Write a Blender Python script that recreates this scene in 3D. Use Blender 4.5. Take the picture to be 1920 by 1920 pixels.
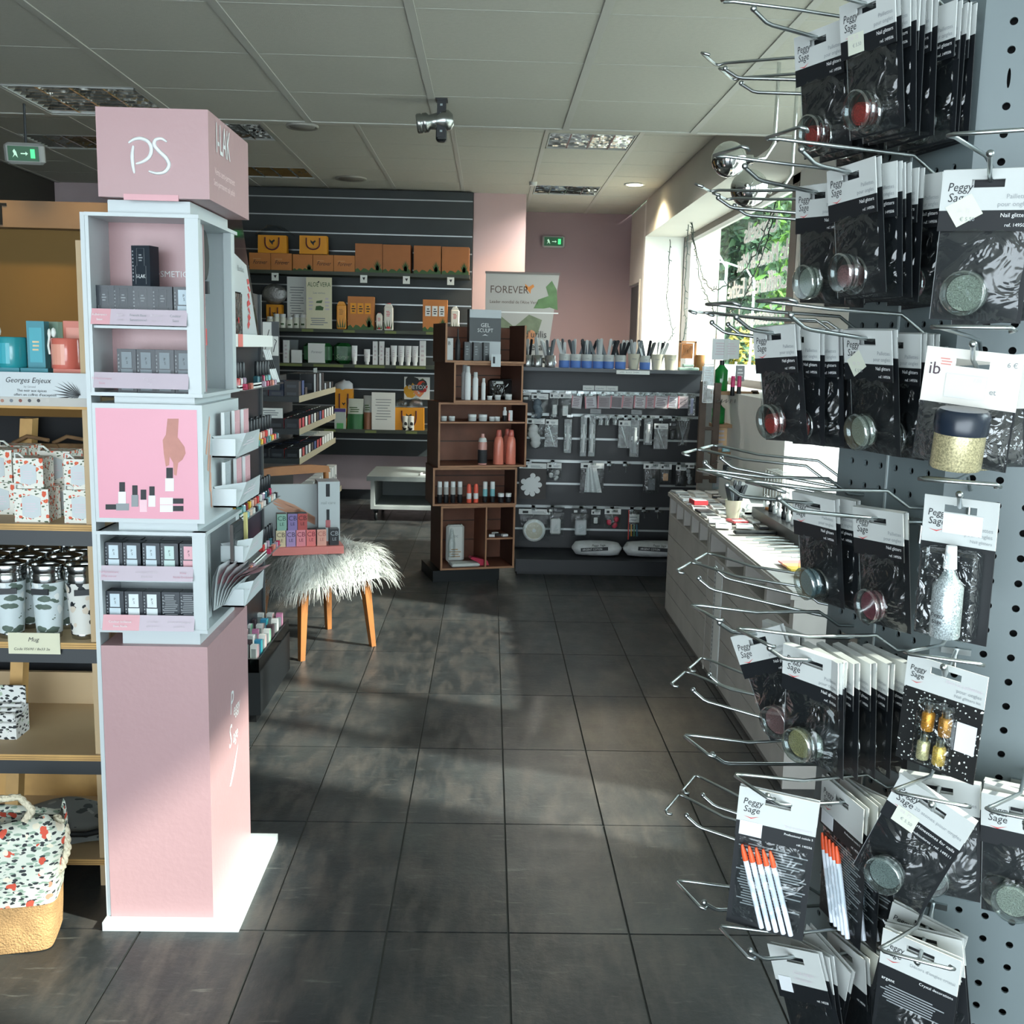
import bpy, math, random
from mathutils import Matrix, Vector, Euler
for o in list(bpy.data.objects): bpy.data.objects.remove(o)
S = bpy.context.scene
COL = S.collection
R = math.radians
random.seed(7)
# ---------------------------------------------------------------- camera
FPX = 1967.4; YAW, PIT, ROL = .0243886, .155095, .0236291; CH = 1.429
_cy, _sy, _cp, _sp, _cr, _sr = math.cos(YAW), math.sin(YAW), math.cos(PIT), math.sin(PIT), math.cos(ROL), math.sin(ROL)
CF = Vector((_sy*_cp, _cy*_cp, -_sp)); _r0 = Vector((_cy, -_sy, 0)); _u0 = _r0.cross(CF)
CR = _cr*_r0 + _sr*_u0; CU = -_sr*_r0 + _cr*_u0
cd = bpy.data.cameras.new('camera'); cam = bpy.data.objects.new('camera', cd); COL.objects.link(cam)
cd.sensor_width = 36; cd.lens = 36*FPX/1920; cd.clip_start = .02; cd.clip_end = 300
mw = Matrix((CR, CU, -CF)).transposed().to_4x4(); mw.translation = (0, 0, CH); cam.matrix_world = mw
S.camera = cam
def at(px, py, X=None, Y=None, Z=None):
    """a point of the photograph on a plane of the room -> metres"""
    d = CF + (px-960)/FPX*CR + (960-py)/FPX*CU
    t = X/d.x if X is not None else Y/d.y if Y is not None else (Z-CH)/d.z
    return Vector((t*d.x, t*d.y, CH+t*d.z))
# ---------------------------------------------------------------- world, sun, exposure
vs = S.view_settings
vs.view_transform = 'Standard'; vs.look = 'None'; vs.gamma = 1; vs.use_curve_mapping = False
vs.exposure = .75
W = bpy.data.worlds.new('daylight'); S.world = W; W.use_nodes = True
bg = W.node_tree.nodes['Background']; bg.inputs[0].default_value = (.80, .92, 1.0, 1); bg.inputs[1].default_value = 4.6
def lamp(kind, name, loc, energy, color=(1, 1, 1), target=None, **kw):
    l = bpy.data.lights.new(name, kind); l.energy = energy; l.color = color
    for k, v in kw.items(): setattr(l, k, v)
    o = bpy.data.objects.new(name, l); COL.objects.link(o); o.location = loc
    if target is not None: o.rotation_euler = (Vector(target)-Vector(loc)).to_track_quat('-Z', 'Y').to_euler()
    return o
SUNEL, SUNAZ = R(36), R(-22)
sd = Vector((math.cos(SUNAZ)*math.cos(SUNEL), math.sin(SUNAZ)*math.cos(SUNEL), math.sin(SUNEL)))
lamp('SUN', 'sun', sd*20, 7.5, (1, .95, .86), target=(0, 0, 0), angle=.035)
# daylight of the shop front behind the camera (a glazed opening) and of the near right window bay
lamp('AREA', 'shop_front_daylight', (-.9, -2.35, 1.45), 33, (.84, .94, 1), target=(-.9, 3, 1.2), shape='RECTANGLE', size=5.2, size_y=2.2)
lamp('AREA', 'window_daylight', (2.25, 1.2, 1.55), 18, (.84, .94, 1), target=(0, 1.6, 1.1), shape='RECTANGLE', size=2.0, size_y=1.7)
# ---------------------------------------------------------------- materials
def lin(c):
    if isinstance(c, str): c = [int(c[i:i+2], 16) for i in (0, 2, 4)]
    return tuple((x/255/12.92 if x/255 <= .04045 else ((x/255+.055)/1.055)**2.4) for x in c[:3]) + (1,)
MATS = {}
def M(name, col=None, rough=.6, metal=0, noise=0, nscale=8, bump=0, bscale=40, spec=.5, emit=None, estr=0, trans=0, coat=0):
    """a principled material with a little procedural variation"""
    if name in MATS: return MATS[name]
    m = bpy.data.materials.new(name); m.use_nodes = True; nt = m.node_tree; b = nt.nodes['Principled BSDF']
    b.inputs['Base Color'].default_value = lin(col); b.inputs['Roughness'].default_value = rough
    b.inputs['Metallic'].default_value = metal; b.inputs['Specular IOR Level'].default_value = spec
    b.inputs['Coat Weight'].default_value = coat
    if trans: b.inputs['Transmission Weight'].default_value = trans
    if emit: b.inputs['Emission Color'].default_value = lin(emit); b.inputs['Emission Strength'].default_value = estr
    if noise or bump:
        tc = nt.nodes.new('ShaderNodeTexCoord'); n = nt.nodes.new('ShaderNodeTexNoise'); n.inputs['Scale'].default_value = nscale; n.inputs['Detail'].default_value = 4
        nt.links.new(tc.outputs['Object'], n.inputs['Vector'])
        if noise:
            mx = nt.nodes.new('ShaderNodeMix'); mx.data_type = 'RGBA'; mx.blend_type = 'MULTIPLY'; mx.inputs['Factor'].default_value = 1
            rp = nt.nodes.new('ShaderNodeMapRange'); rp.inputs['From Min'].default_value = .3; rp.inputs['From Max'].default_value = .7
            rp.inputs['To Min'].default_value = 1-noise; rp.inputs['To Max'].default_value = 1+noise
            nt.links.new(n.outputs['Fac'], rp.inputs['Value']); nt.links.new(rp.outputs[0], mx.inputs['B'])
            mx.inputs['A'].default_value = lin(col); nt.links.new(mx.outputs['Result'], b.inputs['Base Color'])
        if bump:
            n2 = nt.nodes.new('ShaderNodeTexNoise'); n2.inputs['Scale'].default_value = bscale; nt.links.new(tc.outputs['Object'], n2.inputs['Vector'])
            bp = nt.nodes.new('ShaderNodeBump'); bp.inputs['Strength'].default_value = bump; bp.inputs['Distance'].default_value = .01
            nt.links.new(n2.outputs['Fac'], bp.inputs['Height']); nt.links.new(bp.outputs[0], b.inputs['Normal'])
    MATS[name] = m; return m
def film(name, tint, gloss=.2, rough=.12, bump=.6, scale=45, edge=.25):
    """clear crinkled plastic or glass: see-through with reflections on the creases"""
    if name in MATS: return MATS[name]
    m = bpy.data.materials.new(name); m.use_nodes = True; nt = m.node_tree; nt.nodes.remove(nt.nodes['Principled BSDF'])
    out = nt.nodes['Material Output']; t = nt.nodes.new('ShaderNodeBsdfTransparent'); t.inputs[0].default_value = lin(tint)
    g = nt.nodes.new('ShaderNodeBsdfGlossy'); g.inputs['Roughness'].default_value = rough; g.inputs[0].default_value = (1, 1, 1, 1)
    mx = nt.nodes.new('ShaderNodeMixShader'); fr = nt.nodes.new('ShaderNodeLayerWeight'); fr.inputs['Blend'].default_value = .25
    ad = nt.nodes.new('ShaderNodeMath'); ad.operation = 'MULTIPLY_ADD'; ad.inputs[1].default_value = edge; ad.inputs[2].default_value = gloss
    nt.links.new(fr.outputs['Facing'], ad.inputs[0]); nt.links.new(ad.outputs[0], mx.inputs[0])
    nt.links.new(t.outputs[0], mx.inputs[1]); nt.links.new(g.outputs[0], mx.inputs[2]); nt.links.new(mx.outputs[0], out.inputs[0])
    if bump:
        tc = nt.nodes.new('ShaderNodeTexCoord'); n = nt.nodes.new('ShaderNodeTexNoise'); n.inputs['Scale'].default_value = scale; n.inputs['Detail'].default_value = 2; n.inputs['Distortion'].default_value = 1.5
        nt.links.new(tc.outputs['Object'], n.inputs['Vector']); bp = nt.nodes.new('ShaderNodeBump'); bp.inputs['Strength'].default_value = bump; bp.inputs['Distance'].default_value = .02
        nt.links.new(n.outputs['Fac'], bp.inputs['Height']); nt.links.new(bp.outputs[0], g.inputs['Normal']); nt.links.new(bp.outputs[0], fr.inputs['Normal'])
    MATS[name] = m; return m
def pat(name, base, layers, rough=.6, spec=.4):
    """printed pattern: layers of scattered blobs (scale, threshold, colour, stretch xyz, offset)"""
    if name in MATS: return MATS[name]
    m = bpy.data.materials.new(name); m.use_nodes = True; nt = m.node_tree; b = nt.nodes['Principled BSDF']; b.inputs['Roughness'].default_value = rough; b.inputs['Specular IOR Level'].default_value = spec
    tc = nt.nodes.new('ShaderNodeTexCoord'); prev = None
    for sc, th, colr, st, off in layers:
        mp = nt.nodes.new('ShaderNodeMapping'); mp.inputs['Scale'].default_value = st; mp.inputs['Location'].default_value = (off, off*1.7, off*.6); mp.inputs['Rotation'].default_value = (off, off*2, off*.5)
        nt.links.new(tc.outputs['Object'], mp.inputs[0]); v = nt.nodes.new('ShaderNodeTexVoronoi'); v.inputs['Scale'].default_value = sc
        nz = nt.nodes.new('ShaderNodeTexNoise'); nz.inputs['Scale'].default_value = sc*1.5; nt.links.new(mp.outputs[0], nz.inputs[0])
        va = nt.nodes.new('ShaderNodeVectorMath'); va.operation = 'MULTIPLY_ADD'; va.inputs[1].default_value = (.6/sc,)*3
        nt.links.new(nz.outputs['Color'], va.inputs[0]); nt.links.new(mp.outputs[0], va.inputs[2]); nt.links.new(va.outputs[0], v.inputs[0])
        lt = nt.nodes.new('ShaderNodeMath'); lt.operation = 'LESS_THAN'; lt.inputs[1].default_value = th; nt.links.new(v.outputs['Distance'], lt.inputs[0])
        mx = nt.nodes.new('ShaderNodeMix'); mx.data_type = 'RGBA'; mx.inputs['B'].default_value = lin(colr)
        nt.links.new(lt.outputs[0], mx.inputs['Factor'])
        if prev: nt.links.new(prev, mx.inputs['A'])
        else: mx.inputs['A'].default_value = lin(base)
        prev = mx.outputs['Result']
    nt.links.new(prev, b.inputs['Base Color']); MATS[name] = m; return m
# ---------------------------------------------------------------- mesh builder
GLYPH = {}
def glyphs(s):
    if s not in GLYPH:
        cu = bpy.data.curves.new('t', 'FONT'); cu.body = s; cu.size = 1; cu.resolution_u = 2
        o = bpy.data.objects.new('t', cu); me = bpy.data.meshes.new_from_object(o)
        GLYPH[s] = ([tuple(v.co) for v in me.vertices], [tuple(p.vertices) for p in me.polygons])
        bpy.data.objects.remove(o); bpy.data.curves.remove(cu); bpy.data.meshes.remove(me)
    return GLYPH[s]
class MB:
    def __init__(s): s.v = []; s.f = []; s.m = []; s.mats = []; s.M = Matrix(); s.sm = []
    def add(s, vs, fs, mat, smooth=False):
        if mat not in s.mats: s.mats.append(mat)
        k = s.mats.index(mat); n = len(s.v)
        s.v += [tuple(s.M @ Vector(p)) for p in vs]
        for f in fs: s.f.append([n+i for i in f]); s.m.append(k); s.sm.append(smooth)
        return s
    def box(s, x0, x1, y0, y1, z0, z1, mat, front=None, top=None, side=None):
        v = [(x0,y0,z0),(x1,y0,z0),(x1,y1,z0),(x0,y1,z0),(x0,y0,z1),(x1,y0,z1),(x1,y1,z1),(x0,y1,z1)]
        F = [(0,1,5,4),(3,2,1,0),(4,5,6,7),(1,2,6,5),(2,3,7,6),(3,0,4,7)]
        for f, mt in zip(F, (front or mat, mat, top or mat, side or mat, mat, side or mat)): s.add([v[i] for i in f], [(0,1,2,3)], mt)
        return s
    def bevbox(s, x0, x1, y0, y1, z0, z1, b, mat):
        """box with chamfered edges"""
        P = [(x, y, z) for z, i in ((z0, b), (z0+b, 0), (z1-b, 0), (z1, b)) for x, y in ((x0+i+b, y0+i), (x1-i-b, y0+i), (x1-i, y0+i+b), (x1-i, y1-i-b), (x1-i-b, y1-i), (x0+i+b, y1-i), (x0+i, y1-i-b), (x0+i, y0+i+b))]
        F = [tuple(range(7, -1, -1)), tuple(range(24, 32))]
        for k in range(3):
            for j in range(8): F.append((k*8+j, k*8+(j+1) % 8, k*8+8+(j+1) % 8, k*8+8+j))
        return s.add(P, F, mat)
    def quad(s, a, b, c, d, mat): return s.add([a, b, c, d], [(0,1,2,3)], mat)
    def poly(s, pts, mat): return s.add(pts, [tuple(range(len(pts)))], mat)
    def prism(s, pts, h, mat, axis=2):
        """extrude a 2-D outline; axis = direction of the extrusion"""
        n = len(pts)
        def p(a, b, c): return (a, b, c) if axis == 2 else (a, c, b) if axis == 1 else (c, a, b)
        v = [p(a, b, h[0]) for a, b in pts] + [p(a, b, h[1]) for a, b in pts]
        F = [tuple(range(n)), tuple(range(2*n-1, n-1, -1))] + [(i, i+n, (i+1) % n+n, (i+1) % n) for i in range(n)]
        return s.add(v, F, mat)
    def lathe(s, prof, mat, n=16, c=(0, 0, 0), axis='z', smooth=True, ex=1):
        v = []; k = len(prof)
        for r, z in prof:
            for i in range(n):
                a = 2*math.pi*i/n; x, y = r*math.cos(a), r*math.sin(a)*ex
                v.append((c[0]+x, c[1]+y, c[2]+z) if axis == 'z' else (c[0]+x, c[1]-z, c[2]+y) if axis == 'y' else (c[0]+z, c[1]+x, c[2]+y))
        F = [(j*n+i, j*n+(i+1) % n, j*n+n+(i+1) % n, j*n+n+i) for j in range(k-1) for i in range(n)]
        s.add(v, F, mat, smooth)
        s.add(v[:n], [tuple(range(n-1, -1, -1))], mat); s.add(v[-n:], [tuple(range(n))], mat)
        return s
    def tube(s, pts, r, mat, n=8, closed=False):
        pts = [Vector(p) for p in pts]; L = len(pts); v = []; up = None
        for i, p in enumerate(pts):
            a = pts[i-1] if i or closed else p; b = pts[(i+1) % L] if i < L-1 or closed else p
            d = (b-a).normalized() if (b-a).length else Vector((0, 0, 1))
            if up is None: up = d.orthogonal().normalized()
            up = (up-d*up.dot(d)); up = up.normalized() if up.length > 1e-5 else d.orthogonal().normalized()
            w = d.cross(up); rr = r[i] if isinstance(r, (list, tuple)) else r
            for k in range(n): q = 2*math.pi*k/n; v.append(tuple(p+up*rr*math.cos(q)+w*rr*math.sin(q)))
        F = [(i*n+k, i*n+(k+1) % n, ((i+1) % L)*n+(k+1) % n, ((i+1) % L)*n+k) for i in range(L if closed else L-1) for k in range(n)]
        s.add(v, F, mat, True)
        if not closed: s.add(v[:n], [tuple(range(n-1, -1, -1))], mat); s.add(v[-n:], [tuple(range(n))], mat)
        return s
    def ball(s, c, r, mat, n=12, sz=1, sx=1, sy=1):
        k = n//2; v = []
        for j in range(k+1):
            t = math.pi*j/k
            for i in range(n): a = 2*math.pi*i/n; v.append((c[0]+r*sx*math.sin(t)*math.cos(a), c[1]+r*sy*math.sin(t)*math.sin(a), c[2]-r*sz*math.cos(t)))
        return s.add(v, [(j*n+i, j*n+(i+1) % n, j*n+n+(i+1) % n, j*n+n+i) for j in range(k) for i in range(n)], mat, True)
    def text(s, t, size, x, z, y, mat, align='l', shear=0, axis='y', sx=1):
        """flat lettering on a face: axis y -> read from -y; axis x -> read from +x (x is then the y start)"""
        V, F = glyphs(t)
        if not V: return s
        w = max(a[0] for a in V)*size*sx; o = -w if align == 'r' else -w/2 if align == 'c' else 0
        P = []
        for a in V:
            u, q = a[0]*size*sx+o+a[1]*size*shear, a[1]*size
            P.append((x+u, y, z+q) if axis == 'y' else (y, x+u, z+q) if axis == 'x' else (y, x-u, z+q) if axis == '-x' else (x+u, z+q, y))
        return s.add(P, F, mat)
    def lines(s, x0, x1, z0, z1, n, y, mat, axis='y', fill=.45, rnd=None):
        """small print as rows of bars"""
        rg = rnd or random; h = (z1-z0)/n
        for i in range(n):
            a = x0+(x1-x0)*rg.uniform(0, .15); b = x1-(x1-x0)*rg.uniform(0, .3); z = z1-(i+.5)*h; t = h*fill/2
            c = [(a, z-t), (b, z-t), (b, z+t), (a, z+t)]
            s.add([(p, y, q) if axis == 'y' else (y, p, q) if axis == 'x' else (p, q, y) for p, q in c], [(0,1,2,3)], mat)
        return s
    def build(s, name, parent=None, label=None):
        me = bpy.data.meshes.new(name); me.from_pydata(s.v, [], s.f)
        for m in s.mats: me.materials.append(m)
        me.polygons.foreach_set('material_index', s.m); me.polygons.foreach_set('use_smooth', s.sm); me.update()
        o = bpy.data.objects.new(name, me); COL.objects.link(o)
        if parent: o.parent = parent
        if label: o['label'] = label
        return o
def tag(o, label, cat, group=None, kind=None):
    if label: o['label'] = label
    if cat: o['category'] = cat
    if group: o['group'] = group
    if kind: o['kind'] = kind
    return o
def put(o, loc=(0, 0, 0), rz=0, rot=None):
    o.location = loc; o.rotation_euler = rot if rot is not None else (0, 0, rz); return o
def thing(name, label, cat, loc=(0, 0, 0), rz=0, group=None, rot=None):
    o = bpy.data.objects.new(name, None); COL.objects.link(o); o.empty_display_size = .05; put(o, loc, rz, rot); return tag(o, label, cat, group)
def solo(name, mb, label, cat, loc=(0, 0, 0), rz=0, group=None, rot=None):
    return put(tag(mb.build(name), label, cat, group), loc, rz, rot)
def struct(name, mb): return tag(mb.build(name), None, None, kind='structure')
def dup(o, parent=None):
    c = o.copy(); COL.objects.link(c); c.parent = parent
    for ch in o.children: dup(ch, c)
    return c
PROTO = {}
def place(key, make, label, loc, rz=0, group=None, rot=None, scale=None):
    """first call builds the thing with its parts, later calls copy it"""
    if key in PROTO: o = dup(PROTO[key])
    else: o = make(); PROTO[key] = o
    put(o, loc, rz, rot); o['label'] = label
    if group: o['group'] = group
    if scale: o.scale = scale
    return o
ORD = ['first', 'second', 'third', 'fourth', 'fifth', 'sixth', 'seventh', 'eighth', 'ninth', 'tenth', 'eleventh', 'twelfth', 'thirteenth', 'fourteenth', 'fifteenth', 'sixteenth', 'seventeenth', 'eighteenth', 'nineteenth', 'twentieth']
# common materials
white = M('white_card', 'B9BDBB', .55, noise=.04); paper = M('paper', 'E4E6E2', .6); black = M('black_card', '101418', .5)
blackm = M('black_metal', '15191C', .4, spec=.4); ink = M('ink', '23262A', .6); grey_ink = M('grey_ink', '8A8F92', .6); pale_ink = M('pale_ink', 'C9C0C6', .6)
steel = M('chromed_wire', 'B4BBBB', .28, 1); chrome = M('chrome', 'D8DCDC', .08, 1); alu = M('aluminium_strip', 'A7ACAC', .35, .8)
pink = M('pink_card', 'C09C9C', .6, noise=.03, nscale=3); red = M('red_print', 'C93A3C', .5); dgrey = M('dark_grey_metal', '2D3235', .5, noise=.05)
wht = M('white_print', 'DDE0E0', .6); clear = film('clear_plastic', 'F4F8F8', .10, .1, .35, 60); glass = film('window_glass', 'F6FAF8', .02, .02, 0, edge=.05)
crinkle = film('crinkled_bag', 'EEF2F2', .055, .16, .40, 30, edge=.2)
# ================================================================ the room
ZN, ZF = 2.45, 2.79            # near and far ceiling heights
XL, XR, XG = -3.9, 1.41, 1.80  # left wall, right wall, glass line
YB, YS, YA = 9.75, 9.6, 10.93  # back wall, slat panels, alcove back
def floor_mat():
    m = bpy.data.materials.new('slate_tile'); m.use_nodes = True; nt = m.node_tree; N = nt.nodes.new; Lk = nt.links.new; b = nt.nodes['Principled BSDF']
    tc = N('ShaderNodeTexCoord')
    def noise(sc, det, stretch=(1, 1, 1)):
        mp = N('ShaderNodeMapping'); mp.inputs['Scale'].default_value = stretch; Lk(tc.outputs['Object'], mp.inputs[0])
        n = N('ShaderNodeTexNoise'); n.inputs['Scale'].default_value = sc; n.inputs['Detail'].default_value = det; n.inputs['Roughness'].default_value = .65; Lk(mp.outputs[0], n.inputs[0]); return n.outputs['Fac']
    def ramp(src, stops):
        r = N('ShaderNodeValToRGB'); Lk(src, r.inputs[0]); e = r.color_ramp.elements
        e[0].position, e[0].color = stops[0][0], lin(stops[0][1]); e[1].position, e[1].color = stops[1][0], lin(stops[1][1])
        for p, c in stops[2:]: q = e.new(p); q.color = lin(c)
        return r.outputs[0]
    def mix(f, a, bb, mode='MIX'):
        x = N('ShaderNodeMix'); x.data_type = 'RGBA'; x.blend_type = mode
        if isinstance(f, float): x.inputs['Factor'].default_value = f
        else: Lk(f, x.inputs['Factor'])
        Lk(a, x.inputs['A'])
        if isinstance(bb, tuple): x.inputs['B'].default_value = bb
        else: Lk(bb, x.inputs['B'])
        return x.outputs['Result']
    base = ramp(noise(2.3, 8), [(.3, '1F2324'), (.7, '3E4241'), (.5, '2D3133')])
    worn = ramp(noise(7, 12, (2.2, .6, 1)), [(.45, '000000'), (.68, 'FFFFFF')])
    c = mix(worn, base, lin('4A4744'))
    scr = ramp(noise(30, 6, (.25, 1.6, 1)), [(.60, '000000'), (.70, 'FFFFFF')])
    sf = N('ShaderNodeMath'); sf.operation = 'MULTIPLY'; sf.inputs[1].default_value = .35; Lk(scr, sf.inputs[0]); c = mix(sf.outputs[0], c, lin('7A7B75'))
    # per tile tone
    mp = N('ShaderNodeMapping'); mp.inputs['Location'].default_value = (-.074/.3, -2.402/.6, 0); mp.inputs['Scale'].default_value = (1/.3, 1/.6, 1); Lk(tc.outputs['Object'], mp.inputs[0])
    fl = N('ShaderNodeVectorMath'); fl.operation = 'FLOOR'; Lk(mp.outputs[0], fl.inputs[0]); wn = N('ShaderNodeTexWhiteNoise'); Lk(fl.outputs[0], wn.inputs[0])
    tr = N('ShaderNodeMapRange'); tr.inputs['To Min'].default_value = .80; tr.inputs['To Max'].default_value = 1.15; Lk(wn.outputs['Value'], tr.inputs[0]); c = mix(1.0, c, tr.outputs[0], 'MULTIPLY')
    Lk(c, b.inputs['Base Color'])
    rr = N('ShaderNodeMapRange'); rr.inputs['To Min'].default_value = .24; rr.inputs['To Max'].default_value = .5; Lk(noise(9, 6), rr.inputs[0]); Lk(rr.outputs[0], b.inputs['Roughness'])
    bp = N('ShaderNodeBump'); bp.inputs['Strength'].default_value = .12; bp.inputs['Distance'].default_value = .01; Lk(noise(45, 6), bp.inputs['Height']); Lk(bp.outputs[0], b.inputs['Normal'])
    b.inputs['Specular IOR Level'].default_value = .45
    return m
tile = floor_mat(); grout = M('grout', '5E605B', .9); groutd = M('grout_dark', '3E403D', .9)
fm = MB(); fm.box(XL, 2.4, -2.6, 11.2, -.2, -.004, groutd)
g = .0028
x = .074-.3*14
while x < 2.4:
    y = 2.402-.6*9
    while y < 11.2:
        a, b_, c_, d_ = max(x+g, XL), min(x+.3-g, 2.4), max(y+g, -2.6), min(y+.6-g, 11.2)
        if b_ > a and d_ > c_: fm.box(a, b_, c_, d_, -.004, 0, tile)
        y += .6
    x += .3
x = .074-.3*13
struct('floor', fm)
# ceiling: mineral tiles in a grid, the near part lower than the far part
ctile = M('ceiling_tile', 'ABABA1', .9, noise=.03, nscale=60, bump=.15, bscale=300); cbar = M('ceiling_bar', 'A9AAA3', .6); cgap = M('ceiling_gap', '4A4B47', .9)
def ceil_part(mb, z, y0, y1, x0, x1, xs, ys, holes=()):
    mb.box(x0, x1, y0, y1, z+.02, z+.06, cgap)
    X = [x0]+[v for v in xs if x0 < v < x1]+[x1]; Y = [y0]+[v for v in ys if y0 < v < y1]+[y1]
    for i in range(len(X)-1):
        for j in range(len(Y)-1):
            if (round(X[i], 2), round(Y[j], 2)) in holes: continue
            mb.box(X[i]+.006, X[i+1]-.006, Y[j]+.003, Y[j+1]-.003, z, z+.02, ctile)
    for v in X[1:-1]: mb.box(v-.015, v+.015, y0, y1, z-.004, z+.002, cbar)
    for v in Y[1:-1]: mb.box(x0, x1, v-.004, v+.004, z-.001, z+.003, cbar)
XS = [round(.335+.6*k, 3) for k in range(-8, 3)]
YN = [round(3.42+.57*k, 3) for k in range(-9, 4)]
YF = [round(6.97+.545*k, 3) for k in range(-3, 8)]
cm = MB()
near_holes = {(-2.06, 4.56), (-2.06, 1.71), (.34, .57)}
far_holes = {(.34, 6.97), (.34, 9.15), (-2.06, 6.97), (-2.06, 8.6), (-3.26, 7.52), (-3.26, 5.88)}
near_holes = {(round(a, 2), round(b, 2)) for a, b in near_holes}; far_holes = {(round(a, 2), round(b, 2)) for a, b in far_holes}
XSr = XS
ceil_part(cm, ZN, -2.6, 5.13, XL, 1.85, XS, YN, {(round(v, 2), round(w, 2)) for v in XS for w in YN if (round(v, 1), round(w, 1)) in {(-2.1, 4.6), (-2.1, 1.7)}})
ceil_part(cm, ZF, 5.13, 11.0, XL, XR, XS, YF, {(round(v, 2), round(w, 2)) for v in XS for w in YF if (round(v, 1), round(w, 1)) in {(.3, 7.0), (.3, 9.2), (-2.1, 7.0), (-2.1, 8.6), (-3.3, 7.5)}})
cm.box(XL, 1.41, 5.13, 5.16, ZN-.004, ZF+.05, cbar)
struct('ceiling', cm)
lou = M('louver_metal', 'D4D6CE', .10, 1, bump=1.0, bscale=9); loud = M('lamp_housing', '1E1F1D', .6)
def louver_lamp(cx, cy, z, w, d, label, glow=0):
    t = thing('ceiling_louver_lamp', label, 'ceiling lamp', (cx, cy, z), group='recessed louver lamps in the ceiling')
    h = MB(); h.box(-w/2, w/2, -d/2, d/2, .085, .09, loud)
    for a, b, c, e in ((-w/2, -w/2+.008, -d/2, d/2), (w/2-.008, w/2, -d/2, d/2), (-w/2, w/2, -d/2, -d/2+.008), (-w/2, w/2, d/2-.008, d/2)): h.box(a, b, c, e, -.002, .085, white)
    h.build('housing', t)
    l = MB(); n = 9
    for i in range(1, n): y = -d/2+d*i/n; l.prism([(y-.010, .030), (y+.010, .030), (y+.006, .012), (y+.002, .001), (y-.002, .001), (y-.006, .012)], (-w/2+.01, w/2-.01), lou, 0)
    for i in range(1, 4): x = -w/2+w*i/4; l.box(x-.005, x+.005, -d/2+.01, d/2-.01, .0, .013, lou)
    l.build('louver', t)
    tb = MB()
    tubem = M('tube_lit', 'FFFFFF', .4, emit='FFF6E0', estr=32) if glow else M('tube_off', '5A5B56', .4)
    for i in range(4): x = -w/2+w*(i+.5)/4; tb.tube([(x, -d/2+.03, .068), (x, d/2-.03, .068)], .012, tubem, 8)
    tb.build('fluorescent_tubes', t)
    if glow: lamp('SPOT', 'louver_lamp_light', (cx, cy, z-.01), 45, (1, .95, .86), target=(cx, cy, 0), spot_size=R(155), spot_blend=.8, shadow_soft_size=.02)
for cx, cy, z, lb, gl in ((-1.765, 4.845, ZN, 'large dark louver lamp behind the pink header box, upper left', 0), (.635, 7.24, ZF, 'louver lamp in far ceiling nearest the projector, above the slat gondola', 1), (.635, 9.42, ZF, 'lit louver lamp in front of the alcove exit sign', 1),
                          (-1.765, 7.24, ZF, 'louver lamp just right of the pink header box', 0), (-1.765, 8.88, ZF, 'louver lamp close to the dark slat wall, left of ceiling speaker', 0), (-2.965, 7.79, ZF, 'unlit louver lamp above the wooden shop header on the left', 0)):
    louver_lamp(cx, cy, z, .56 if z == ZF else .56, .52, lb, gl)
# walls
wallgrey = M('grey_white_paint', 'BDBDB6', .85, noise=.03, nscale=2); mauve = M('mauve_paint', '8E7B7E', .85, noise=.03, nscale=2); pinkwall = M('pink_paint', 'B79F9F', .85, noise=.03, nscale=2)
darkp = M('dark_paint', '3A3834', .85, noise=.05, nscale=2); white_paint = M('white_paint', 'DCDDD8', .8, noise=.02)
wm = MB(); wm.box(XL-.15, XL, -2.6, YB+.2, 0, 2.85, darkp); struct('wall_left', wm)
wm = MB(); wm.box(XL, -.17, YB, YB+.15, 0, 2.85, M('lilac_paint', 'CDBCC2', .85, noise=.03)); struct('wall_back', wm)
wm = MB(); wm.box(-.17, .30, YB-.04, YA+.1, 0, 2.79, pinkwall, side=pinkwall); struct('wall_pillar', wm)
wm = MB(); wm.box(.30, 1.55, YA, YA+.15, 0, 2.79, mauve); struct('wall_alcove', wm)
# right wall with the window bay: X 1.41 face, recess to X 1.80, lintel underside 2.46, sill .62
wm = MB()
wm.box(XR, XR+.12, 10.0, 10.12, 0, 2.79, wallgrey); wm.box(XR, XR+.12, 10.12, 10.93, 2.08, 2.79, wallgrey)
wm.box(XR, 1.95, 5.13, 9.9, 2.47, 2.85, wallgrey); wm.box(XR, 1.95, -2.6, 5.13, 2.47, 2.60, wallgrey)
wm.box(XR, 1.95, 9.9, 10.0, 0, 2.79, white_paint, front=white_paint)
wm.box(XR, 1.95, -2.6, 4.95, 0, .62, white_paint); wm.box(XR, 1.95, 4.95, 9.9, 0, 1.20, white_paint)
for a, b, z_ in ((4.95, 6.2, 2.47), (2.80, 3.30, 1.60), (1.95, 2.30, 2.47), (.1, 1.95, 1.72), (-2.6, .1, 2.47)): wm.box(XG-.04, XG+.1, a, b, 1.19 if a > 4.9 else .61, z_, white_paint)  # unseen near piers and raised sills, shaped to gate sun onto floor and tower
struct('wall_right', wm)
dm = MB(); dm.box(1.43, 1.55, 10.14, 10.9, 0, 2.06, M('dark_recess', '4B5052', .6)); dm.box(1.40, 1.43, 10.10, 10.16, 0, 2.1, wallgrey); struct('door_1', dm)  # dark grey slab: the shade of the open recess is put into its colour
frame = M('window_frame', '6B6561', .5); framed = M('window_seal', '2B2A28', .5)
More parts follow.
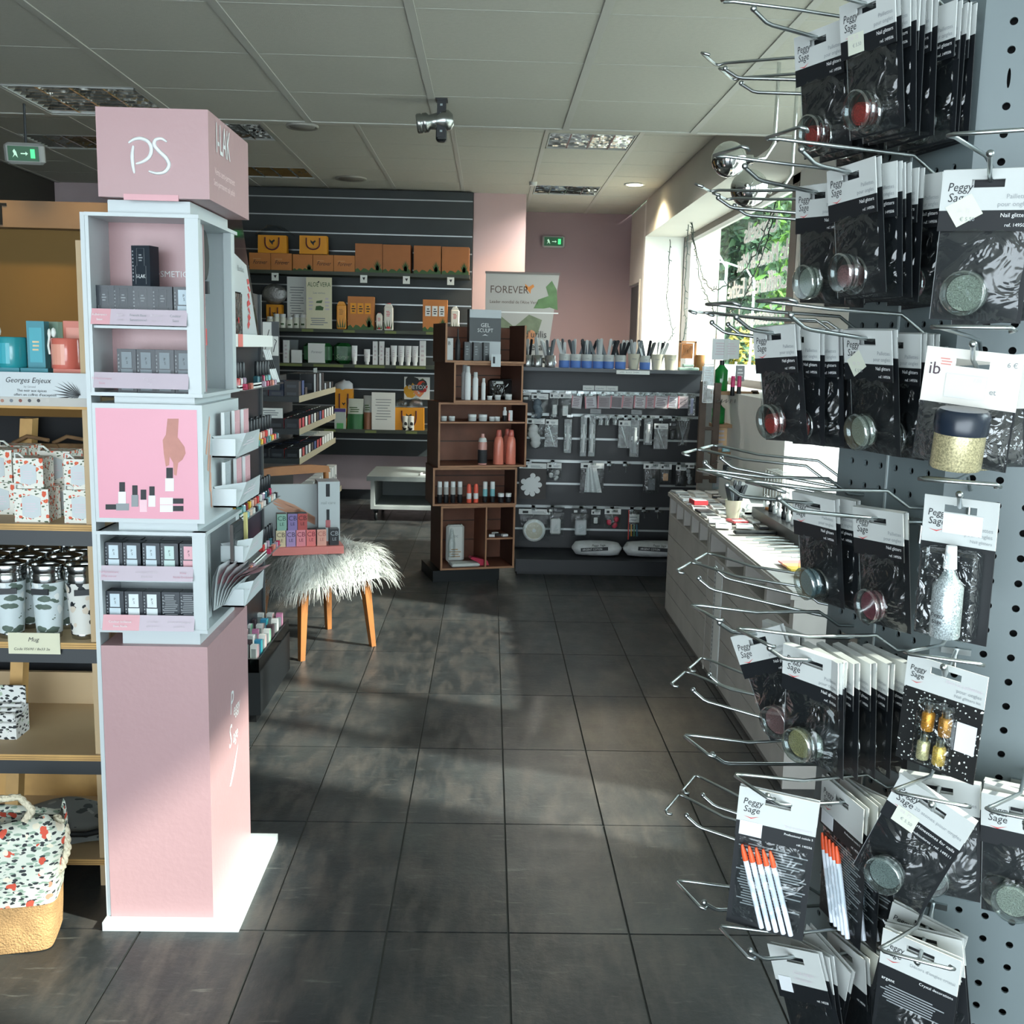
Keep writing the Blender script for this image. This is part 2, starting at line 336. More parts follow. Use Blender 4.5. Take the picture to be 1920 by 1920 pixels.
def window(n, y0, y1, mull=(), z0=.62):
    t = bpy.data.objects.new('window_%d' % n, None); COL.objects.link(t); t.location = (XG, y0, z0); t['kind'] = 'structure'
    L, H = y1-y0, 2.47-z0; f = MB()
    for a, b, c, d in ((0, .04, 0, H), (L-.03, L, 0, H), (0, L, 0, .05), (0, L, H-.05, H)): f.box(-.03, .03, a, b, c, d, frame)
    for m_ in mull: f.box(-.03, .03, m_-.07, m_+.07, 0, H, frame)
    f.box(-.032, -.028, L-.03, L-.0, 0, H, framed); f.build('window_frame', t)
    g_ = MB(); g_.box(-.003, .003, .04, L-.03, .05, H-.05, glass); g_.build('pane', t); return t
w1 = window(1, 6.2, 9.9, (.12,), 1.20); window(2, 3.30, 4.95); window(3, .1, 1.95, (), 1.72); window(4, 2.30, 2.80); window(5, 2.80, 3.30, (), 1.60)
# shop front behind the camera: glazed opening between two wall pieces
wm = MB(); wm.box(XL, -3.4, -2.75, -2.6, 0, 2.6, white_paint); wm.box(1.6, 2.0, -2.75, -2.6, 0, 2.6, white_paint); wm.box(-3.4, 1.6, -2.75, -2.6, 2.42, 2.6, white_paint); struct('wall_front', wm)
bm = MB(); bm.box(XL, -.17, YB-.015, YB, 0, .09, blackm); struct('baseboard_back', bm)
# lettering seen from behind on window 1 (reads correctly from the street)
lt = MB()
for s_, y, z, sz in (('Conseils', 6.75, 1.00, .20), ('de Mode & Mix', 6.42, .81, .17), ('Coiffure & Esthé', 6.42, .63, .19), ('Professionnels de', 6.42, .42, .18), ('la Beauté', 6.42, .22, .17)):
    V, F = glyphs(s_)
    for dy_, dz_ in ((0, 0), (.009, .003), (.018, .0)): lt.add([(-.006-dy_*.05, y-6.2+a[0]*sz*1.3+dy_, z+a[1]*sz+dz_) for a in V], [tuple(reversed(f)) for f in F], M('window_lettering', 'FFFFFF', .9))
lo = lt.build('window_lettering', w1)
# ---------------------------------------------------------------- outside
gm = MB(); gm.box(2.0, 60, -20, 60, -.3, -.12, M('pavement', 'A9A9A2', .9, noise=.08)); solo('street_ground', gm, 'pale pavement outside the shop window', 'ground')['kind'] = 'structure'
om = MB(); om.box(1.96, 2.13, 10.02, 10.6, -.12, 5, M('white_render', 'B4AFA4', .9, noise=.02)); om.box(1.96, 2.13, 10.01, 10.02, 1.95, 1.96, grey_ink)
solo('neighbour_wall', om, 'cream rendered wall of the neighbouring building beside the window', 'wall')
om = MB(); om.box(2.14, 2.2, 10.02, 10.3, -.12, 2.1, M('pale_green_panel', '869A91', .5)); om.box(2.14, 2.2, 10.0, 10.02, .5, 1.62, M('pale_red_panel', 'D8A8A8', .5)); solo('street_panel', om, 'pale green and red panel outside, right of the cream wall', 'panel')
rnd = random.Random(3)
leafg = [M('leaf_dark', '26402C', .8, noise=.3, nscale=2), M('leaf_mid', '3E5C3A', .8, noise=.3, nscale=2), M('leaf_light', '527A2A', .7, noise=.2), M('leaf_yellow', 'A89A40', .7)]
def tree(cx, cy, z0, h, w, mats, label, n=2600, leaf=.12, name='tree'):
    t = thing(name, label, 'tree', (cx, cy, z0)); tr = MB(); tr.tube([(0, 0, -z0*0), (.1, 0, h*.3), (0, .1, h*.6)], [.16, .12, .06], M('bark', '4A4038', .9), 8); tr.build('trunk', t)
    c = MB(); V = {m: ([], []) for m in mats}
    for i in range(n):
        a, b = rnd.uniform(0, 6.283), rnd.uniform(-1, 1); q = math.sqrt(1-b*b); rr = rnd.uniform(.55, 1)*(1+.18*math.sin(5*a)+.15*math.sin(7*b+3*a))
        p = Vector((q*math.cos(a)*w/2*rr, q*math.sin(a)*w/2*rr, h*.58+b*h*.45*rr)); s_ = leaf*rnd.uniform(.5, 1.3)
        u = Vector((rnd.gauss(0, 1), rnd.gauss(0, 1), rnd.gauss(0, 1))).normalized(); v = u.orthogonal().normalized()
        vv, ff = V[rnd.choice(mats)]; k = len(vv); vv += [p-u*s_, p+v*s_*.5, p+u*s_, p-v*s_*.5]; ff.append((k, k+1, k+2, k+3))
    for m, (vv, ff) in V.items(): c.add(vv, ff, m)
    c.build('foliage', t); return t
for i, (cx, cy, h, w, mt, lb) in enumerate(((8.4, 40, 12, 5, leafg[:2], 'dark tree far outside, left part of the window view'), (13.4, 48, 15, 7, leafg[:2], 'tall dark tree in the middle of the window view'), (12.8, 38, 12, 4, leafg[:2], 'mid green tree behind the street lamps outside'),
        (6.5, 50, 15, 5, leafg[:1]+leafg[:2], 'very dark tree at the back outside'), (6.35, 22, 6.6, 1.7, [leafg[2], leafg[1]], 'bright sunlit green tree nearest the mullion outside'), (8.2, 33, 2.2, 1.6, [leafg[3], leafg[1]], 'low yellow flowering bush outside at the bottom of the window'))):
    tree(cx, cy, -.12, h, w, mt, lb, 5200 if h > 9 else 2600, .26 if h > 9 else .12)
hm = MB(); hm.box(4, 40, 60, 62, -.1, 17, M('wooded_slope', '2E4634', .95, noise=.5, nscale=.8, bump=1, bscale=2)); solo('wooded_hill', hm, 'dark wooded slope far behind the street trees', 'hill')
lm = M('lamp_post_paint', 'C9CFCD', .4)
for k, (px, pt, Yd, lb) in enumerate(((1355, 492, 24, 'grey street lamp post nearest the window edge outside'), (1408, 520, 26, 'street lamp with long curved arm outside'))):
    b0 = at(px, 640, Y=Yd); tz = at(px, pt, Y=Yd).z; t = thing('street_lamp', lb, 'street lamp', (b0.x, Yd, -.12))
    p = MB(); p.tube([(0, 0, 0), (0, 0, tz+.12)], .03, lm, 8)
    p.tube([(0, 0, tz+.0), (-.2, 0, tz+.3), (-.7, 0, tz+.45), (-1.0-.1*k, 0, tz+.5)], .022, lm, 6); p.build('pole', t)
    p = MB(); p.box(-1.35, -.9, -.1, .1, tz+.47, tz+.54, lm); p.build('lamp_head', t)
om = MB(); om.box(5, 14, 30.6, 31, -.12, 1.1, M('parked_car_white', 'D5DAD8', .4))
for i in range(26): om.box(5+i*.35, 5.05+i*.35, 29, 29.05, -.12, 1.2, M('railing_grey', '9BA39F', .5))
solo('roadside_fence', om, 'pale railing and low wall along the road outside', 'fence')
om = MB(); om.box(7.5, 7.85, 28, 28.1, -.12, 2.1, M('blue_sign', '3E6FC0', .5)); solo('road_sign_panel', om, 'small blue panel by the road outside', 'sign')
# ================================================================ perforated octagonal column with hooks
pegm = M('grey_blue_steel', '606B6D', .45, noise=.03, nscale=5, spec=.5); pegd = M('column_inside', '0E1012', .9); rim = M('bright_seam', 'AEB9BA', .35, .4)
SIDE, A2 = .175, R(17)
C0 = Vector((.455, 1.028, 0))
d2 = Vector((-math.sin(A2), math.cos(A2), 0)); n2 = Vector((-math.cos(A2), -math.sin(A2), 0))
a3 = math.atan2(-math.cos(A2), math.sin(A2))+R(45); d3 = Vector((math.cos(a3), math.sin(a3), 0)); n3 = Vector((math.sin(a3), -math.cos(a3), 0))
d1r = Vector((math.cos(a3-R(90)), math.sin(a3-R(90)), 0)); n1 = Vector((math.sin(a3-R(90)), -math.cos(a3-R(90)), 0))
E0 = C0+d2*SIDE
col = thing('peg_display_column', 'grey-blue perforated metal display column filling the right side', 'display column', (C0.x, C0.y, 0))
def perf_panel(name, o, d, n, L, ks, z0, z1, seam=None):
    mb = MB(); p = .025; r = .0036; o = o-C0
    def P(t, z, dep=0): q = o+d*t-n*dep; return (q.x, q.y, z)
    rows = int(round((z1-z0)/p)); V = []; F = []; D = []; DF = []
    edges = [0]+[(k-.5)*p for k in ks if (k-.5)*p > 0]
    for k in ks:
        t = k*p
        for j in range(rows):
            z = z0+(j+.5)*p; b = len(V); inner = []; outer = []
            slot = (j % 12 == 7 and k == 1)
            for i in range(16):
                a = math.pi*2*i/16; c, s_ = math.cos(a), math.sin(a); m_ = max(abs(c), abs(s_))
                V.append(P(t+c/m_*p/2, z+s_/m_*p/2)); inner.append(P(t+(c*r if not slot else c*.0016), z+(s_*r if not slot else s_*.009)))
            V += inner
            F += [(b+i, b+(i+1) % 16, b+16+(i+1) % 16, b+16+i) for i in range(16)]
            b2 = len(D); D += inner+[P((t+(q-0)*0), z, .0) for q in ()]
            dep = [tuple(Vector(q)-n*.003) for q in inner]; D += dep; DF += [(b2+i, b2+(i+1) % 16, b2+16+(i+1) % 16, b2+16+i) for i in range(16)]
    mb.add(V, F, pegm); mb.add(D, DF, pegm)
    def strip(t0, t1): 
        if t1-t0 > 1e-4: mb.add([P(t0, z0), P(t1, z0), P(t1, z1), P(t0, z1)], [(0,1,2,3)], pegm)
    strip(0, (ks[0]-.5)*p); strip((ks[-1]+.5)*p, L)
    mb.build(name, col)
    if seam:
        sm = MB(); c = o+d*seam
        sm.add([tuple(c+d*a+n*b+Vector((0, 0, z))) for z in (z0, z1) for a, b in ((-.0012, 0), (-.0012, .0015), (.0012, .0015), (.0012, 0))], [(0,1,5,4),(1,2,6,5),(2,3,7,6)], rim); sm.build('panel_seam', col)
ZC0, ZC1 = .30, 2.40
perf_panel('perforated_panel', C0, d2, n2, SIDE, [1, 2, 3, 4, 5, 6], ZC0, ZC1, .0875)
perf_panel('perforated_panel', C0, d3, n3, SIDE, [1, 2, 3, 4, 5, 6], ZC0, ZC1)
pm = MB(); pts = [C0, C0+d3*SIDE]; ang = a3
for i in range(5): ang += R(45); pts.append(pts[-1]+Vector((math.cos(ang), math.sin(ang), 0))*SIDE)
pts.append(E0)
Q = [(p.x-C0.x, p.y-C0.y) for p in pts]
for i in range(1, len(Q)-1): pm.quad(Q[i]+(ZC0,), Q[i+1]+(ZC0,), Q[i+1]+(ZC1,), Q[i]+(ZC1,), pegm)
pm.add([q+(ZC0,) for q in Q], [tuple(range(len(Q)))], pegd); pm.add([q+(ZC1,) for q in Q], [tuple(range(len(Q)))], pegd)
cx, cy = sum(q[0] for q in Q)/8, sum(q[1] for q in Q)/8
I = [(cx+(q[0]-cx)*.93, cy+(q[1]-cy)*.93) for q in Q]
for i in range(8): pm.quad(I[i]+(ZC0,), I[(i+1) % 8]+(ZC0,), I[(i+1) % 8]+(ZC1,), I[i]+(ZC1,), pegd)  # added near-black lining, its colour gives the darkness behind the holes
pm.build('side_panels', col)
pm = MB(); pm.lathe([(.26, 0), (.26, .03), (.05, .05), (.05, .31)], blackm, 24, (cx, cy, 0)); pm.build('foot', col)
# ---- hooks
HL = .172
def make_hook():
    t = thing('display_hook', '', 'hook'); p = MB()
    p.tube([(0, .002, 0), (0, -.02, .001), (0, -HL+.022, HL*.09), (0, -HL+.015, HL*.09+.002), (0, -HL, HL*.09+.012)], .0021, steel, 8); p.ball((0, -HL, HL*.09+.013), .0034, steel, 10)
    p.box(-.014, .014, -.004, 0, -.003, .003, steel); p.tube([(0, -.002, 0), (0, -.003, -.022)], .002, steel, 6); p.build('prong', t)
    p = MB(); z = HL*.09+.026; p.tube([(0, .002, .014), (0, -.02, .016), (-.002, -.046, .033), (-.006, -HL*.72, z-.006), (-.026, -HL-.008, z), (-.031, -HL-.017, z), (-.027, -HL-.021, z), (.028, -HL-.021, z), (.031, -HL-.016, z-.002), (.027, -HL-.012, z-.003)], .0018, steel, 8); p.build('label_wire', t)
    return t
ROWZ = [1.733, 1.580, 1.426, 1.271, 1.119, .968, .790]
RN = ['topmost', 'second', 'third', 'fourth', 'fifth', 'sixth', 'seventh']
def rot_for(n): return math.atan2(n.x, -n.y)
def hook(org, d, n, k, z, lb, tw=0):
    p = org+d*(.025*k); z = round((z-ZC0-.0125)/.025)*.025+ZC0+.0125
    place('hook', make_hook, lb, (p.x, p.y, z), rot_for(n)+tw, group='wire hooks on the perforated column'); return Vector((p.x, p.y, z))
H2 = []; H2b = []; H3 = []; H1 = []
for i, z in enumerate(ROWZ):
    H2.append(hook(C0, d2, n2, 1, z, 'front wire hook of the %s row on the shaded column face' % RN[i], R(4) if i == 5 else 0))
    H2b.append(hook(C0, d2, n2, 5, z, 'wire hook behind the front one, %s row of shaded column face' % RN[i]))
    for k, w in ((2, 'nearer'), (5, 'farther')):
        H1.append(hook(E0, -d1r, n1, k, z-(.0 if k == 2 else 0), '%s wire hook on the %s row of the far-left column face' % (w, RN[i])))
ROW3 = [1.775, 1.575, 1.425, 1.297, 1.148, 1.020, .862]
R3 = RN
for i, z in enumerate(ROW3):
    H3.append(hook(C0, d3, n3, 1 if i else 4, z, ('wire hook with label bar on the bright column face, %s row' % R3[i]) if i else 'bare wire hook highest on the bright column face at the picture edge'))
h3b = hook(C0, d3, n3, 4, 1.0, 'wire hook at the right picture edge on the bright face')
# ---- blister packs
CW = .074
def slot_header(mb, w, z0, z1, y, mat, sl=.013, sz=.0045):
    """white header with a real hanging slot at z = 0"""
    mb.box(-w/2, -sl, y-.0005, y+.0005, z0, z1, mat); mb.box(sl, w/2, y-.0005, y+.0005, z0, z1, mat)
    mb.box(-sl, sl, y-.0005, y+.0005, sz*.2, z1, mat) if 0 else None
    mb.box(-sl, sl, y-.0005, y+.0005, .003, z1, mat); mb.box(-sl, sl, y-.0005, y+.0005, z0, -.0035, mat)
def brand(mb, x, z, y, s=1):
    mb.text('Peggy', .0098*s, x, z, y, ink, shear=.15, sx=.9); mb.text('Sage', .0100*s, x+.001, z-.0085*s, y, ink, shear=.15, sx=.95)
    mb.poly([(x+.002, y, z-.0135*s), (x+.010*s, y, z-.0145*s), (x+.018*s, y, z-.0115*s), (x+.010*s, y, z-.0155*s)], red)
def bag(mb, w, z0, z1, y, bul, mat, seed=1):
    """crinkled film bag, bulging in the middle"""
    rg = random.Random(seed); nx, nz = 9, 12; V = []
    for j in range(nz+1):
        for i in range(nx+1):
            u, q = i/nx, j/nz; e = math.sin(math.pi*u)**.7*math.sin(math.pi*q)**.5
            V.append((-w/2+w*u+rg.uniform(-.0008, .0008), y-bul*e*(.55+.45*(1-q))+rg.uniform(-.0018, .0018), z0+(z1-z0)*q))
    mb.add(V, [(j*(nx+1)+i, j*(nx+1)+i+1, (j+1)*(nx+1)+i+1, (j+1)*(nx+1)+i) for j in range(nz) for i in range(nx)], mat, True)
jarpl = film('jar_plastic', 'DCE4E4', .22, .06, 0, edge=.5)
def make_pack(colr, kind='jar', sticker=False, title=('Paillettes', 'pour ongles', 'Nail glitters', 'ref. 149506')):
    def mk():
        t = thing('glitter_bag_pack', '', 'blister pack'); H = .122
        b = MB(); z1 = .011
        b.box(-CW/2, CW/2, .0015, .0022, -H+z1, .004, black); slot_header(b, CW, .004-.02, z1, .0018, white)
        b.box(-CW/2, -CW/2+.0004, .0012, .0025, -H+z1, z1, M('card_edge', '8A8E8E', .6)); b.build('backing_card', t)
        h = MB(); y = -.0045
        slot_header(h, CW, -.0215, z1, y, white); h.quad((-CW/2, y, z1), (CW/2, y, z1), (CW/2, .0018, z1+.001), (-CW/2, .0018, z1+.001), white)
        h.box(-CW/2, CW/2, y-.0005, y+.0005, -.038, -.0215, black)
        brand(h, -CW/2+.005, -.006, y-.0009); h.text(title[0], .0052, CW/2-.003, -.0125, y-.0009, grey_ink, 'r'); h.text(title[1], .0052, CW/2-.003, -.0185, y-.0009, grey_ink, 'r')
        h.text(title[2], .0046, CW/2-.003, -.0270, y-.0009, wht, 'r'); h.text(title[3], .0038, CW/2-.003, -.0345, y-.0009, wht, 'r'); hf = h.build('header_flap', t)
        if sticker:
            s_ = MB(); s_.add([(-.032, y-.0012, -.019), (-.012, y-.0012, -.008), (-.001, y-.0012, -.024), (-.021, y-.0012, -.035)] if sticker == 2 else [(-.026, y-.0012, -.036), (-.004, y-.0012, -.036), (-.004, y-.0012, -.018), (-.026, y-.0012, -.018)], [(0,1,2,3)], M('price_sticker', 'C9CDBE', .6)); s_.text('03. 72', .0045, -.022, -.023, y-.0016, pale_ink); s_.text('€ 5.50', .0045, -.019, -.030, y-.0016, grey_ink); s_.build('price_sticker', hf)
        g = MB(); bag(g, CW*.93, -H+.012, -.034, -.0025, .017, crinkle, 5); g.build('film_bag', t)
        j = MB(); jy = -.004; jz = -.088; jx = -.006
        j.lathe([(.0165, 0), (.0175, .001), (.0175, .007), (.0155, .0075), (.0155, .0085), (.0185, .009), (.0185, .014), (.0170, .015)], jarpl, 24, (jx, jy, jz), 'y'); jo = j.build('jar', t)
        pw = MB(); rg = random.Random(4)
        c_ = M('glitter_'+colr, 'D9DDCB' if colr == 'C8CDC6' else colr, .35, .1, noise=.5, nscale=900, bump=.6, bscale=900)
        if kind == 'heart': pw.lathe([(.0105, .0005), (.0105, .0075)], c_, 16, (jx-.002, jy, jz-.003), 'y'); pw.lathe([(.008, .0088), (.008, .0128)], c_, 14, (jx+.005, jy, jz-.004), 'y')
        else: pw.lathe([(.0148, .0008), (.0148, .0072)], c_, 20, (jx, jy, jz), 'y')
        pw.build('glitter_powder', jo); return t
    return mk
def hang(key, mk, lb, base, n, s, grp, yaw=0, tilt=0, roll=0, dz=0):
    """hang a pack on the prong at distance s from the panel"""
    p = base+n*s; z = base.z+.09*s-.001+dz; q = (Matrix.Rotation(rot_for(n)+yaw, 3, 'Z') @ Matrix.Rotation(tilt, 3, 'X') @ Matrix.Rotation(roll, 3, 'Y')).to_euler()
    return place(key, mk, lb, (p.x, p.y, z), group=grp, rot=q)
G2 = 'glitter packs on the shaded face of the column'
rg = random.Random(11)
colname = {'D8443C': 'red heart shaped', 'C2566A': 'rose red', '8FB6C4': 'pale blue', 'C8CDC6': 'silver white', 'D9C68A': 'pale gold', 'C98C8C': 'dusty pink', '9A4A5A': 'dark red'}
POS = ['front', 'second', 'third', 'fourth', 'fifth', 'sixth', 'seventh', 'eighth']
def row_packs(hk, i, specs, where, key0=''):
    n = n2
    for k, (s, colr, kind, st, yw, tl) in enumerate(specs):
        hang('gp%s%s%s' % (colr, kind, st), make_pack(colr, kind, st), '%s %s pack from the front, %s hook row%s' % (POS[k], colname[colr], RN[i], where), hk[i], n, s, G2, R(yw), R(tl), R(rg.uniform(-3, 3)))
RED, ROS, BLU, SIL, GOL, PNK = 'D8443C', 'C2566A', '8FB6C4', 'C8CDC6', 'D9C68A', 'C98C8C'
row_packs(H2, 0, [(.108, RED, 'heart', 1, 4, 8), (.090, ROS, 'jar', 0, 2, 6), (.078, ROS, 'heart', 0, 0, 4), (.062, SIL, 'jar', 0, -4, 3), (.040, RED, 'heart', 0, 3, 2), (.030, SIL, 'jar', 0, -3, 1), (.022, PNK, 'jar', 0, 0, 0)], '')
row_packs(H2b, 0, [(.092, RED, 'heart', 0, 5, 8), (.070, SIL, 'jar', 0, 0, 5), (.045, ROS, 'jar', 0, 3, 5)], ' behind')
row_packs(H2, 1, [(.112, PNK, 'heart', 0, 0, 6), (.094, SIL, 'jar', 0, 8, 5), (.078, SIL, 'jar', 0, -2, 4), (.066, PNK, 'jar', 0, 2, 4), (.040, SIL, 'jar', 0, 3, 3), (.026, ROS, 'jar', 0, -2, 0)], '')
row_packs(H2b, 1, [(.080, SIL, 'jar', 0, 3, 6), (.05, SIL, 'jar', 0, -3, 4)], ' behind')
row_packs(H2, 2, [(.080, SIL, 'jar', 2, 0, 8), (.048, SIL, 'jar', 0, 2, 5), (.030, PNK, 'jar', 0, -3, 3)], '')
row_packs(H2b, 2, [(.122, RED, 'heart', 0, 3, 7), (.095, ROS, 'jar', 0, 6, 5), (.076, RED, 'heart', 0, 12, 4), (.055, ROS, 'jar', 0, -3, 3), (.035, SIL, 'jar', 0, 2, 2)], ' behind')
row_packs(H2, 3, [(.052, ROS, 'jar', 0, 3, 5)], '')
row_packs(H2b, 3, [(.060, BLU, 'jar', 0, 3, 8), (.035, SIL, 'jar', 0, 4, 3)], ' behind')
row_packs(H2, 4, [(.118, GOL, 'jar', 0, 18, 5), (.108, SIL, 'jar', 0, -6, 4), (.090, SIL, 'jar', 0, -6, 4), (.070, SIL, 'jar', 0, -6, 4), (.050, GOL, 'jar', 0, -4, 3), (.030, SIL, 'jar', 0, -2, 2)], '')
row_packs(H2b, 4, [(.09, PNK, 'jar', 0, 0, 4)], ' behind')
PROTO_last = None
# tilted pink pack hangs crooked from the front of the fifth row
hang('gpC98C8Cjar0', make_pack(PNK), 'crooked dusty pink pack hanging tilted at left of fifth hook row', H2b[4], n2, .120, G2, R(20), R(6), R(-24), -.004)
# ---- sixth row: packs of orange tipped sticks
def make_sticks():
    t = thing('cuticle_stick_pack', '', 'blister pack'); w, H, z1 = .080, .162, .012; b = MB()
    b.box(-w/2, w/2, .002, .0028, -H+z1, .003, black); slot_header(b, w, -.018, z1, .0024, white); rr = random.Random(2); b.lines(-w/2+.004, w/2-.003, -.125, -.052, 24, .0018, grey_ink, rnd=rr); b.build('backing_card', t)
    h = MB(); y = -.003; slot_header(h, w, -.026, z1, y, white); h.box(-w/2, w/2, y-.0004, y+.0004, -.044, -.026, black); brand(h, -w/2+.005, -.006, y-.001); h.text('Pic à cuticules 5', .0046, w/2-.002, -.023, y-.001, pale_ink, 'r'); h.text('Professional cuticle 5', .0034, w/2-.002, -.031, y-.001, wht, 'r'); h.text('réf. 140256', .0034, w/2-.002, -.040, y-.001, wht, 'r')
    h.box(-w/2+.004, -w/2+.027, y-.0012, y-.0008, -.041, -.025, M('price_label_paper', 'D2D6DA', .6)); h.build('header_flap', t)
    g = MB(); bag(g, w*.86, -H+.022, -.040, -.001, .010, crinkle, 9); g.build('film_bag', t)
    for k in range(5):
        s_ = MB(); x0 = -.030+.0072*k; x1 = -.002+.0075*k; z0, z2 = -.056, -.142
        a, c = Vector((x0, -.005, z0)), Vector((x1, -.005, z2)); m_ = a+(c-a)*.13
        s_.tube([m_, a+(c-a)*.2, c], [.0026, .0029, .0027], M('stick_white', 'DCE3EE', .4), 10); s_.tube([a+(a-m_)*.35, a+(m_-a)*.4, m_+(c-a)*.02], [.0012, .0026, .0030], M('orange_tip', 'E8582C', .45), 10); s_.build('stick', t)
    return t
for k, (s, yw, tl, rl) in enumerate(((.150, 50, 4, 3), (.070, -4, 3, 3), (.050, -8, 2, 0), (.040, 6, 0, -2))):
    hang('sticks', make_sticks, ['large pack of five orange-tipped white sticks in front', 'stick pack just behind the large front one, seen edge-on', 'third pack of orange tipped sticks, close to the column', 'last orange tipped stick pack against the column'][k], H2[5], n2, s, 'cuticle stick packs on the sixth hook row', R(yw), R(tl), R(rl))
def make_cure():
    t = thing('nail_tool_pack', '', 'blister pack'); w, H, z1 = .074, .15, .012; b = MB(); b.box(-w/2, w/2, .002, .0026, -H+z1, .003, black); slot_header(b, w, -.018, z1, .0023, white); b.build('backing_card', t)
    h = MB(); y = -.003; slot_header(h, w, -.026, z1, y, white); h.box(-w/2, w/2, y-.0004, y+.0004, -.044, -.026, black); h.text('Cure ongles', .0058, -.006, -.015, y-.001, pale_ink); h.text('Nail cleaner', .005, -.006, -.0215, y-.001, pale_ink); h.text('réf. 140258', .0034, w/2-.002, -.040, y-.001, wht, 'r'); h.box(-w/2+.006, -w/2+.024, y-.0012, y-.0008, -.036, -.020, M('price_label_paper', 'D2D6DA', .6)); h.build('header_flap', t)
    g = MB(); bag(g, w*.9, -H+.02, -.04, -.001, .010, crinkle, 12); g.build('film_bag', t); return t
for k, (s, yw, rl) in enumerate(((.095, 0, -14), (.075, 4, 12), (.050, -4, -6), (.030, 3, 0), (.115, 15, -20))):
    hang('cure', make_cure, '%s nail tool pack at the bottom of the column' % ['tilted', 'right-leaning', 'third', 'rearmost', 'leftmost leaning'][k], H2[6], n2, s, 'nail tool packs on the lowest hook row', R(yw), R(4), R(rl))
# ---- bright face
big = hang('big', make_pack(SIL+'', 'jar', 2), 'large silver glitter bag hanging at upper right on the bright face', H3[1], n3, .135, 'glitter packs on the bright column face', R(-14), R(3), R(3))
big.scale = (1.02, 1.02, 1.02)
hang('gpC8CDC6jar0', make_pack(SIL), 'glitter bag hidden just behind the large silver one', H3[1], n3, .10, 'glitter packs on the bright column face', R(-8), R(3), R(-6))
def make_blister(kind):
    def mk():
        t = thing('nail_product_blister', '', 'blister pack')
        w, H, z1 = {'ib': (.080, .098, .011), 'bottle': (.064, .128, .010), 'kit': (.074, .104, .009)}[kind]
        cream = M('cream_card', 'D9D6CE', .6); b = MB(); zs = {'ib': -.036, 'bottle': -.032, 'kit': -.022}[kind]; hm_ = cream if kind == 'ib' else white
        slot_header(b, w, zs, z1, 0, hm_, .014)
        star = pat('starry_card', '0D0F10', [(260, .22, 'C9CCC8', (1, 1, 1), .3), (90, .10, 'E5E5E0', (1, 1, 1), 1.3)])
        b.box(-w/2, w/2, -.0006, .0006, -H+z1, zs, star if kind == 'kit' else black); y = -.0012
        if kind == 'ib':
            b.text('ib', .015, -w/2+.004, -.012, y, M('ib_plum', '4A3A44', .6)); b.lines(-w/2+.013, -w/2+.024, -.004, .003, 3, y, M('ib_pink', 'D09088', .6), rnd=random.Random(1)); b.text('6 €', .006, w/2-.012, .000, y, grey_ink); b.box(-.020, .014, y-.0003, y, -.030, -.010, M('price_label_paper', 'D2D6DA', .6)); b.text('7.50', .004, .003, -.015, y-.0006, pale_ink); b.text('et', .007, .017, -.024, y, grey_ink)
        elif kind == 'bottle':
            brand(b, -w/2+.004, -.008, y, .9); b.text('Paillettes', .005, w/2-.003, -.017, y, grey_ink, 'r'); b.text('pour ongles', .005, w/2-.003, -.0225, y, grey_ink, 'r'); b.text('Nail glitters', .004, w/2-.003, -.028, y, grey_ink, 'r'); b.box(-.014, .020, y-.0003, y, -.022, -.004, M('price_label_paper', 'D2D6DA', .6))
        else:
            brand(b, -w/2+.004, -.005, y, .75); b.text('Mini kit paillettes', .0048, w/2-.003, -.008, y, pale_ink, 'r'); b.text('pour ongles', .0048, w/2-.003, -.0135, y, grey_ink, 'r'); b.text('Nail glitters kit', .004, w/2-.003, -.0185, y, grey_ink, 'r'); b.box(.016, .034, y-.0003, y, -.068, -.040, M('price_label_paper', 'D2D6DA', .6))
        b.build('card', t)
        g = MB()
        if kind == 'ib':
            bag(g, w*.98, -H+z1, zs, -.002, .030, clear, 3); g.build('blister', t)
            j = MB(); j.lathe([(.0195, -.086), (.0205, -.084), (.0205, -.056)], M('gold_glitter', 'B9B08A', .35, .5, noise=.5, nscale=700), 24, (.006, -.022, 0)); jo = j.build('glitter_jar', t)
            j = MB(); j.lathe([(.0215, -.056), (.0220, -.054), (.0220, -.039), (.019, -.036)], M('jar_lid_black', '1B2430', .25), 24, (.006, -.022, 0)); j.build('lid', jo)
        elif kind == 'bottle':
            g.bevbox(-w/2+.006, w/2-.008, -.02, 0, -H+z1+.004, -.034, .003, clear); g.build('blister', t)
            j = MB(); j.lathe([(.0125, -.112), (.013, -.111), (.013, -.066), (.007, -.058), (.0045, -.052), (.003, -.034)], M('silver_glitter', 'AEB8BA', .35, .5, noise=.6, nscale=800), 20, (0, -.014, 0)); j.text('Peggy', .005, -.008, -.092, -.0275, ink); j.text('Sage', .005, -.007, -.098, -.0275, ink); jo = j.build('glitter_bottle', t)
            j = MB(); j.lathe([(.006, -.050), (.0045, -.030)], wht, 14, (0, -.014, 0)); j.build('bottle_cap', jo)
        else:
            g.bevbox(-.018, .016, -.014, 0, -.088, -.026, .003, clear); g.build('blister', t)
            for q, (x, z, cc) in enumerate(((-.008, -.055, 'C98A2E'), (.008, -.055, 'A8762E'), (-.009, -.084, 'CFC79A'), (.006, -.084, 'D8B45A'))):
                j = MB(); j.lathe([(.0055, z), (.0058, z+.001), (.0058, z+.016), (.003, z+.019)], M('flake_'+cc, cc, .3, .5, noise=.5, nscale=900), 14, (x, -.007, 0)); j.lathe([(.004, z+.018), (.0042, z+.026)], film('vial_top', 'D5E0E4', .3, .1, 0), 12, (x, -.007, 0)); j.build('vial', t)
        return t
    return mk
g3 = None
